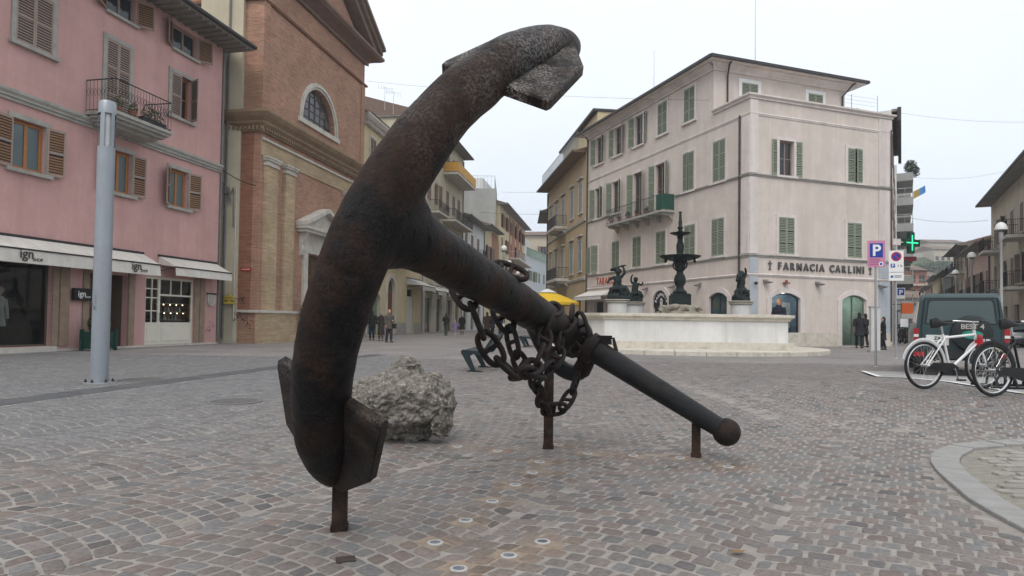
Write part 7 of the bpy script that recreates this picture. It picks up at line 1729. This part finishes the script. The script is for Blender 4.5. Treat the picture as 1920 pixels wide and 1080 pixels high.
def mirror(half): return half + [(-x, z) for x, z in half[::-1]]
def offroad(x, y, rz):
    t = thing('off_road_car', 'dark green boxy off road car seen from behind with spare wheel', 'car', (x, y, gh(x, y)), rz)
    low = lambda w: mirror([(w * .86, .42), (w * .97, .5), (w, .72), (w * .995, 1.02), (w * .955, 1.12)])
    m = MB(); loft(m, [(.0, low(.87)), (.06, low(.895)), (2.8, low(.90)), (3.3, low(.89)), (4.3, low(.87)), (4.4, low(.80))]); bd = m.build('body', CARG, t)
    cab = lambda w, k, zt: mirror([(w * .955, 1.11), (w * .90, 1.36), (w * .84, zt - .10), (w * .80, zt - .03), (w * .70, zt)])
    m = MB(); loft(m, [(.02, cab(.88, 1, 1.80)), (.12, cab(.90, 1, 1.90)), (1.7, cab(.905, 1, 1.93)), (1.9, cab(.905, 1, 1.86)), (2.55, cab(.90, 1, 1.82)), (3.25, mirror([(.85, 1.11), (.8, 1.13), (.78, 1.14), (.75, 1.15), (.6, 1.16)]))]); m.build('cabin', CARG, t)
    # rear window, slightly proud of the sloping back
    def back(z): return .012 + max(0, (z - 1.11)) * .02 - .02
    RW_ = [(-.66, 1.22), (.66, 1.22), (.64, 1.30), (.60, 1.68), (.56, 1.73), (-.56, 1.73), (-.60, 1.68), (-.64, 1.3)]
    m = MB(); m.prism([(x_ * 1.055, 1.47 + (z - 1.47) * 1.1) for x_, z in RW_], 'y', -.004, .06); rw = m.build('rear_window', PLAST, t); m = MB(); m.prism(RW_, 'y', -.014, -.005); m.build('pane', CGLASS, rw)
    m = MB(); m.prism([(-.70, .62), (.70, .62), (.73, 1.1), (.66, 1.77), (-.66, 1.77), (-.73, 1.1)], 'y', -.002, .05); dr_ = m.build('tail_door', CARG, t)
    for s_ in (-1, 1): m = MB(); m.tube([(s_ * .735, -.003, .6), (s_ * .755, -.003, 1.1), (s_ * .685, -.003, 1.79)], .008, 5); m.build('door_seam', BLACK, dr_)
    m = MB(); m.tube([(-.68, -.003, 1.79), (.68, -.003, 1.79)], .008, 5); m.build('door_seam', BLACK, dr_)
    # side quarter windows
    for s_ in (-1, 1):
        for y0, y1 in ((.22, 1.0), (1.12, 1.85), (1.95, 2.6)):
            m = MB(); x0, x1 = s_ * .845, s_ * .775; m.poly([(x0, y0, 1.18), (x0, y1, 1.18), (x1, y1, 1.66 if y1 > 1.9 else 1.72), (x1, y0, 1.72)]); m.build('side_window', CGLASS, t)
        m = MB(); m.box(s_ * .80, s_ * .905, -.03, .05, .80, 1.10); tl = m.build('tail_light', TAILR, t); m = MB(); m.box(s_ * .805, s_ * .90, -.036, -.0305, .90, .96); m.build('reverse_lens', PLATEW, tl)
        m = MB(); m.box(s_ * .70, s_ * .90, -.16, -.12, .46, .56); m.build('bumper_light', TAILR, t)
        m = MB(); m.box(s_ * .92, s_ * 1.10, 2.62, 2.72, 1.12, 1.34); m.build('mirror', WHITE if s_ < 0 else PLAST, t)
        m = MB(); m.tube([(s_ * .70, .3, 1.93), (s_ * .70, .35, 1.985), (s_ * .70, 1.7, 2.0), (s_ * .70, 1.75, 1.93)], .018, 6); m.build('roof_rail', PLAST, t)
    m = MB(); loft(m, [(-.14, mirror([(.82, .42), (.86, .46), (.88, .54), (.87, .6), (.84, .63)])), (.02, mirror([(.88, .42), (.90, .46), (.915, .54), (.91, .6), (.89, .63)]))]); m.build('bumper', PLAST, t)
    m = MB(); m.lathe([(.36, .0), (.39, .03), (.395, .10), (.38, .19), (.30, .215), (.001, .22)], 32); sp_ = m.build('spare_wheel_cover', mat('dark_spare_cover', (.016, .02, .021), .45), t, (.20, -.02, 1.0), (pi / 2, 0, 0))
    CT = mat('worn_cream_print', (.42, .40, .36), .7); 
    link('lettering', text_mesh('BEST 4', .15, .002, .003, 'CENTER', CT), t, (.20, -.246, 1.10))
    m = MB(); n = 20; m.prism([(.2 + .20 * cos(2 * pi * k / n), .97 + .09 * sin(2 * pi * k / n)) for k in range(n)], 'y', -.246, -.242); m.build('oval_print', mat('teal_print', (.02, .22, .17), .6), t)
    m = MB(); m.box(-.66, -.22, -.035, -.004, .72, .95); pl_ = m.build('number_plate', PLATEW, t); link('lettering', text_mesh('ZA', .1, .001, .003, 'CENTER', BLACK), t, (-.44, -.038, .845)); link('lettering', text_mesh('362 AH', .095, .001, .003, 'CENTER', BLACK), t, (-.44, -.038, .745))
    for x_ in (-.76, .76):
        for y_ in (.72, 3.3): wheel(t, x_, y_)
    m = MB(); m.tube([(-.5, .05, .40), (-.5, -.12, .38)], .03, 8); m.build('exhaust', IRON, t); m = MB(); m.box(-.8, .8, .1, 4.2, .38, .46); m.build('underbody', BLACK, t)
    m = MB(); m.box(-.12, .12, 1.0, 1.1, 1.1, 1.5); m.box(-.55, -.2, 1.0, 1.12, 1.1, 1.55); m.box(.2, .55, 1.0, 1.12, 1.1, 1.55); m.build('seats', BLACK, t)['kind'] = 'stuff'
q = at(1801, 690, 15.0); offroad(q.x, 15.0, -atan2(.55, 1))
def hatch(x, y, rz, paint, lab, k=1.0):
    t = thing('parked_car', lab, 'car', (x, y, 0), rz, 'cars parked along the right street')
    lw = lambda w, z0, z1: mirror([(w * .85, z0), (w * .98, z0 + .12), (w, .6), (w * .97, z1 - .1), (w * .9, z1)])
    m = MB(); loft(m, [(.0, lw(.74, .35, .80)), (.12, lw(.82, .25, .95)), (2.6, lw(.85, .22, .95)), (3.3, lw(.83, .22, .86)), (3.9, lw(.76, .28, .66)), (4.0, lw(.66, .35, .55))]); m.build('body', paint, t)
    cb = lambda w, z: mirror([(w, .94), (w * .93, 1.15), (w * .84, z - .1), (w * .78, z - .02), (w * .6, z)])
    m = MB(); loft(m, [(.08, cb(.78, .97)), (.35, cb(.79, 1.36)), (.7, cb(.80, 1.45)), (1.9, cb(.80, 1.46)), (2.2, cb(.79, 1.38)), (2.95, cb(.76, .96))]); m.build('cabin', CGLASS, t)
    m = MB(); m.prism([(-.52, 1.452), (.52, 1.452), (.5, 1.475), (-.5, 1.475)], 'y', .65, 1.95); m.build('roof', paint, t)
    for s_ in (-1, 1):
        m = MB(); m.box(s_ * .62, s_ * .80, -.02, .1, .70, .88); m.build('tail_light', TAILR, t)
        m = MB(); m.box(s_ * .84, s_ * .97, 2.3, 2.4, .98, 1.1); m.build('mirror', paint, t)
        for y_ in (.65, 3.15): wheel(t, s_ * .74, y_, .30, .2)
        m = MB(); m.box(s_ * .5, s_ * .72, 3.86, 3.97, .55, .68); m.build('headlight', PLATEW, t)
    m = MB(); m.box(-.26, .26, -.03, .01, .6, .72); m.build('number_plate', PLATEW, t); m = MB(); m.box(-.74, .74, -.06, .2, .3, .5); m.build('bumper', PLAST, t)
q = ground_px(1925, 648); hatch(q.x + .3, q.y, -atan2(.55, 1), mat('red_car_paint', (.30, .012, .015), .3, spec=.5), 'red car cut off at the right edge of the street'); q = at(1905, 640, 40); hatch(q.x, 40, -atan2(.55, 1), mat('silver_car_paint', (.3, .31, .31), .35, metal=.3), 'silver car parked beyond the red car'); q = at(1707, 620, 52); hatch(q.x, 52, -atan2(.585, 1), mat('dark_blue_car_paint', (.02, .03, .04), .3), 'dark car parked along the left kerb beyond the signs'); q = at(1712, 620, 62); hatch(q.x, 62, -atan2(.585, 1), mat('grey_car_paint', (.12, .13, .13), .3), 'grey car behind the dark car in the right street')
def scooter(px, Y, lab):
    q = at(px, 620, Y); t = thing('scooter', lab, 'scooter', (q.x, Y, 0), -atan2(.585, 1) + .25); D = mat('black_scooter_paint', (.015, .015, .018), .35)
    for y_ in (0, 1.25):
        m = MB(); m.tube([(0, y_ + .21 * cos(a), .25 + .21 * sin(a)) for a in [2 * pi * k / 20 for k in range(20)]], .05, 8, closed=True); w_ = m.build('wheel', TYRE, t); m = MB(); m.tube([(-.04, y_, .25), (.04, y_, .25)], .13, 14); m.build('rim', STEELW, w_)
    m = MB(); m.tube([(0, -.25, .62), (0, .0, .66), (0, .3, .60), (0, .52, .42), (0, .8, .34), (0, 1.05, .42)], [(.12, .06), (.2, .17), (.2, .19), (.1, .17), (.06, .16), (.08, .12)], 12); m.tube([(0, 1.0, .4), (0, 1.1, .7), (0, 1.02, 1.0)], [(.05, .2), (.05, .2), (.08, .12)], 10); m.build('body', D, t)
    m = MB(); m.tube([(0, -.2, .80), (0, .1, .82), (0, .45, .78)], [(.05, .11), (.06, .15), (.04, .12)], 10); m.build('seat', SADDLE, t); m = MB(); m.tube([(-.34, .92, 1.02), (-.1, 1.0, 1.05), (.1, 1.0, 1.05), (.34, .92, 1.02)], .016, 8); m.build('handlebar', SADDLE, t); m = MB(); m.ball((0, -.3, .62), .05, .03, .04); m.build('tail_light', TAILR, t); m = MB(); m.tube([(0, 1.06, 1.05), (0, 1.0, 1.35)], [(.01, .2), (.01, .14)], 8); m.build('windscreen', CGLASS, t)
    for s_ in (-1, 1): m = MB(); m.tube([(s_ * .3, .95, 1.03), (s_ * .34, .95, 1.2)], .008, 5); m.ball((s_ * .34, .94, 1.22), .06, .015, .04); m.build('mirror', D, t)
scooter(1697, 45, 'black scooter parked by the pharmacy side street'); scooter(1701, 48, 'second dark scooter behind the first in the side street')
# ================================================================== PEOPLE (face -Y at rotation 0)
SKIN = mat('skin', (.46, .27, .19), .6, var=.06); EYE = mat('eye_dark', (.02, .015, .012), .3)
def person(px, py, ptop, rz, lab, coat, legs, hair, hem=.62, walk=0.0, arms=(0, 0), hat=None, bag=None, skirt=False, depth=None, zg=0.0, shoes=(.02, .018, .017), hairlen=0):
    p = ground_px(px, py); Y = p.y if depth is None else depth
    if depth is not None: q = at(px, 600, Y); p = Vector((q.x, Y, 0))
    H = at(px, ptop, Y).z - zg if ptop else 1.70
    t = thing('person', lab, 'person', (p.x, p.y, zg), rz, 'people in the square'); k = H / 1.72
    V = lambda *a: Vector(a)
    hip, knee, ank = [], [], []
    st = walk * .24
    for s_ in (-1, 1):
        f = s_ * st; hip.append(V(s_ * .085, 0, .90)); knee.append(V(s_ * .09, -f * .55 - .03, .49)); ank.append(V(s_ * .09, -f + .02, .085))
    arm_ = []
    for s_, a in zip((-1, 1), arms):
        sh = V(s_ * .185, .01, 1.41)
        if a == 0: el = V(s_ * .245, .04 + s_ * st * .35, 1.13); wr = V(s_ * .235, -.04 + s_ * st * .6, .89)
        elif a == 1: el = V(s_ * .26, .02, 1.14); wr = V(s_ * .10, -.20, 1.14)          # forearm across the front
        elif a == 2: el = V(s_ * .26, .06, 1.14); wr = V(s_ * .20, -.10, .95)          # in pocket
        else: el = V(s_ * .27, -.06, 1.15); wr = V(s_ * .16, -.16, 1.42)               # raised to face
        arm_.append((sh, el, wr))
    m = MB()
    m.tube([V(0, 0, .86), V(0, 0, .98), V(0, .0, 1.12), V(0, .0, 1.28), V(0, 0, 1.40), V(0, .005, 1.46)], [(.10, .15), (.105, .155), (.09, .13), (.105, .16), (.085, .15), (.055, .07)], 16)
    m.tube([V(0, .01, 1.43), V(0, .0, 1.52)], [.055, .05], 12); m.ball((0, -.005, 1.60), .072, .092, .115, 16, 12); m.ball((0, -.035, 1.545), .05, .055, .05); m.ball((0, -.10, 1.585), .014, .022, .022, 8, 6)
    for s_ in (-1, 1): m.ball((s_ * .074, .01, 1.595), .012, .02, .03, 8, 6)
    for i in (0, 1):
        m.tube([hip[i], hip[i].lerp(knee[i], .5), knee[i], knee[i].lerp(ank[i], .35) + V(0, .012, 0), ank[i]], [.088, .075, .055, .055, .038], 12); m.tube([ank[i] + V(0, .05, -.045), ank[i] + V(0, -.04, -.04), ank[i] + V(0, -.15, -.055)], [.035, .042, .03], 10)
        sh, el, wr = arm_[i]; m.tube([sh, sh.lerp(el, .5), el, wr], [.052, .046, .038, .027], 10)
        d = (wr - el).normalized(); s_ = -1 if i == 0 else 1; side = V(0, -1, 0) - d * d.dot(V(0, -1, 0)); side = side.normalized() if side.length > .1 else V(1, 0, 0)
        hnd = wr + d * .05; m.ball(hnd, .026, .026, .045, 10, 8, rot=d.to_track_quat('Z', 'Y').to_matrix())
        nrm = d.cross(side)
        for f in range(4): a0 = wr + d * .085 + side * (.026 - .017 * f); L_ = (.062, .07, .066, .05)[f]; m.tube([a0 - d * .02, a0 + d * L_ * .5, a0 + d * L_ * .8 + nrm * (-s_ * .02), a0 + d * L_ + nrm * (-s_ * .04)], [.0105, .010, .0095, .008], 7)
        m.tube([wr + d * .03 + side * .02, wr + d * .06 + side * .045, wr + d * .095 + side * .055], [.013, .011, .009], 7)
    me = remeshed(m, .0125, 1); me.materials.append(SKIN); b = link('body', me, t); b.scale = (k, k, k)
    def part(mb, name, m_, vox=None, sm=1):
        if vox: me = remeshed(mb, vox, sm); me.materials.append(m_)
        else: me = mb.mesh(name, m_)
        o = link(name, me, t); o.scale = (k, k, k); return o
    CM = lambda nm, c: mat('cloth_%s_%.3f_%.3f_%.3f' % (nm, *c), c, .9, var=.18, vscale=14, bump=.25, bscale=40)
    # trousers or skirt/stockings
    m = MB()
    for i in (0, 1): m.tube([hip[i] + V(0, 0, .04), hip[i].lerp(knee[i], .5), knee[i], ank[i].lerp(knee[i], .3), ank[i] + V(0, .0, .02)], [.105, .09, .072, .068, .066] if not skirt else [.1, .085, .062, .058, .045], 12)
    m.tube([V(0, 0, .84), V(0, 0, .96), V(0, 0, 1.02)], [(.115, .165), (.12, .17), (.11, .155)], 14); part(m, 'trousers' if not skirt else 'stockings', CM('legs', legs), .02)
    # coat with sleeves
    m = MB(); fl_ = .02 if hem < .7 else 0
    zs = [hem, (hem + .95) / 2, .98, 1.12, 1.28, 1.40, 1.475]; rs = [(.15 + fl_, .20 + fl_ + abs(walk) * .02), (.145, .195), (.135, .18), (.125, .165), (.135, .185), (.11, .175), (.07, .085)]
    m.tube([V(0, .0, z) for z in zs], rs, 18)
    for sh, el, wr in arm_: m.tube([sh + V(0, 0, .0), sh.lerp(el, .5), el, el.lerp(wr, .5), wr.lerp(el, .06)], [.075, .068, .06, .054, .048], 12)
    m.tube([V(0, .01, 1.44), V(0, .0, 1.505)], [(.075, .085), (.068, .072)], 14)
    me = remeshed(m, .02, 2); roughen(me, lambda q_: mnoise.noise(Vector((q_.x * 6, q_.y * 6, q_.z * 14))) * .009); me.materials.append(CM('coat', coat)); o = link('coat', me, t); o.scale = (k, k, k)
    for i in (0, 1):
        m = MB(); m.tube([ank[i] + V(0, .065, -.05), ank[i] + V(0, .0, -.035), ank[i] + V(0, -.1, -.05), ank[i] + V(0, -.175, -.06)], [(.03, .035), (.05, .045), (.034, .047), (.02, .035)], 12); part(m, 'shoe', CM('shoe', shoes))
    m = MB(); m.ball((0, .018, 1.625), .083, .098, .105, 16, 12); m.ball((0, .05, 1.58), .08, .07, .10, 14, 10)
    if hairlen: m.ball((0, .055, 1.50), .085, .06, .13, 14, 10)
    me = remeshed(m, .016, 1)
    co = [v for v in me.vertices]
    for v in co:
        if v.co.y < -.05 and v.co.z < 1.665: v.co.y = -.05 + (v.co.y + .05) * .05 + .03
    roughen(me, lambda q_: mnoise.noise(q_ * 40) * .006); me.materials.append(CM('hair', hair)); o = link('hair', me, t); o.scale = (k, k, k)
    m = MB()
    for s_ in (-1, 1): m.ball((s_ * .03, -.085, 1.61), .009, .008, .008, 8, 6)
    part(m, 'eyes', EYE)['kind'] = 'stuff'; m = MB(); m.tube([(-.022, -.083, 1.545), (0, -.092, 1.543), (.022, -.083, 1.545)], .005, 6); part(m, 'mouth', mat('lip', (.35, .13, .11), .5))
    if hat: m = MB(); m.lathe([(.10, 1.64), (.098, 1.70), (.07, 1.735), (.001, 1.745)], 16, (0, .01, 0), sy=1.15); part(m, 'hat', CM('hat', hat))
    if bag:
        side, col, z = bag; bt = thing('handbag', 'bag carried by ' + lab[:70].split(' ', 1)[1] if False else bag_label(lab), 'bag', (p.x, p.y, zg), rz); s_ = side; x = s_ * .27
        m = MB(); m.box(x - .07, x + .07, -.16, .14, z, z + .26); m.build('pouch', CM('bag', col), bt).scale = (k, k, k); m = MB(); m.tube(smooth_path([(x, -.12, z + .26), (x - s_ * .03, -.05, z + .5), (x - s_ * .04, 0, z + .56), (x - s_ * .03, .06, z + .5), (x, .1, z + .26)], 16), .012, 6); m.build('strap', CM('bag', col), bt).scale = (k, k, k)
    return t
def bag_label(lab): return 'dark bag carried by the ' + ' '.join(lab.split()[1:9])
BK = (.014, .014, .017); NV = (.016, .018, .032)
person(697, 638, 582, radians(200), 'person in black jacket and trousers, left of the trio by the yellow house', BK, NV, (.02, .015, .012), .78, .1, (2, 2), hairlen=1)
person(714, 639, 584, radians(190), 'person in long dark coat and skirt, middle of the trio', (.03, .026, .022), (.05, .04, .035), (.22, .2, .18), .34, .05, (2, 2), skirt=True)
person(729, 642, 580, radians(40), 'person in grey brown coat with light hair, right of the trio', (.085, .075, .065), (.03, .03, .045), (.35, .16, .06), .70, .4, (0, 1), bag=(1, (.03, .025, .022), .72))
person(836, 629, 587, radians(170), 'person in dark jacket and green grey trousers walking down the street', (.025, .022, .022), (.06, .075, .07), (.03, .02, .015), .80, .5, (1, 1))
person(853, 630, 600, radians(180), 'child in a lilac coat walking beside an adult', (.20, .16, .30), (.5, .48, .46), (.4, .33, .24), .50, .3, (0, 0), skirt=True, shoes=(.5, .48, .46))
person(866, 628, 589, radians(185), 'person in long black coat with a bag beside the child', (.012, .012, .014), (.04, .035, .035), (.3, .28, .26), .48, .2, (0, 0), skirt=True, bag=(1, BK, .45))
person(913, 634, 585, radians(185), 'person in dark brown coat half hidden by the front chain loop', (.035, .02, .016), BK, (.03, .02, .015), .55, .3, (2, 2)); person(923, 631, 584, radians(150), 'person in black coat right behind the front chain loop', BK, BK, (.03, .02, .015), .6, .3, (0, 0)); person(938, 634, 584, radians(160), 'person in dark jacket with a pale bag near the second chain loop', (.02, .02, .024), NV, (.05, .035, .025), .75, .4, (0, 0), bag=(-1, (.5, .48, .45), .7))
person(1460, 640, 560, radians(-60), 'person with reddish hair and dark blue jacket behind the fountain', NV, NV, (.30, .10, .05), .72, .4, (1, 1), depth=33.4, hairlen=1)
person(1611, 653, 586, radians(165), 'person in dark quilted coat with a bag entering the pharmacy', (.022, .022, .026), BK, (.02, .016, .014), .60, .55, (2, 2), bag=(1, (.10, .085, .08), .78), hairlen=1); person(1622, 651, 588, radians(200), 'person in black jacket beside the pharmacy door frame', BK, BK, (.02, .018, .016), .66, .3, (1, 0)); person(1656, 656, 594, radians(250), 'person in dark coat right of the pale service pillar', (.016, .015, .02), BK, (.02, .016, .014), .5, .4, (2, 2), hairlen=1)
# ================================================================== AIR
hz_ = MB(); hz_.box(-350, 420, -40, 620, -2, 62)
hm = bpy.data.materials.new('air'); hm.use_nodes = True; hm.node_tree.nodes.clear()
ho = hm.node_tree.nodes.new('ShaderNodeOutputMaterial'); hv = hm.node_tree.nodes.new('ShaderNodeVolumePrincipled')
hv.inputs['Color'].default_value = (.86, .90, .96, 1); hv.inputs['Density'].default_value = .0008; hv.inputs['Anisotropy'].default_value = .2
hm.node_tree.links.new(hv.outputs[0], ho.inputs['Volume'])
tag(hz_.build('haze', hm), kind='stuff')
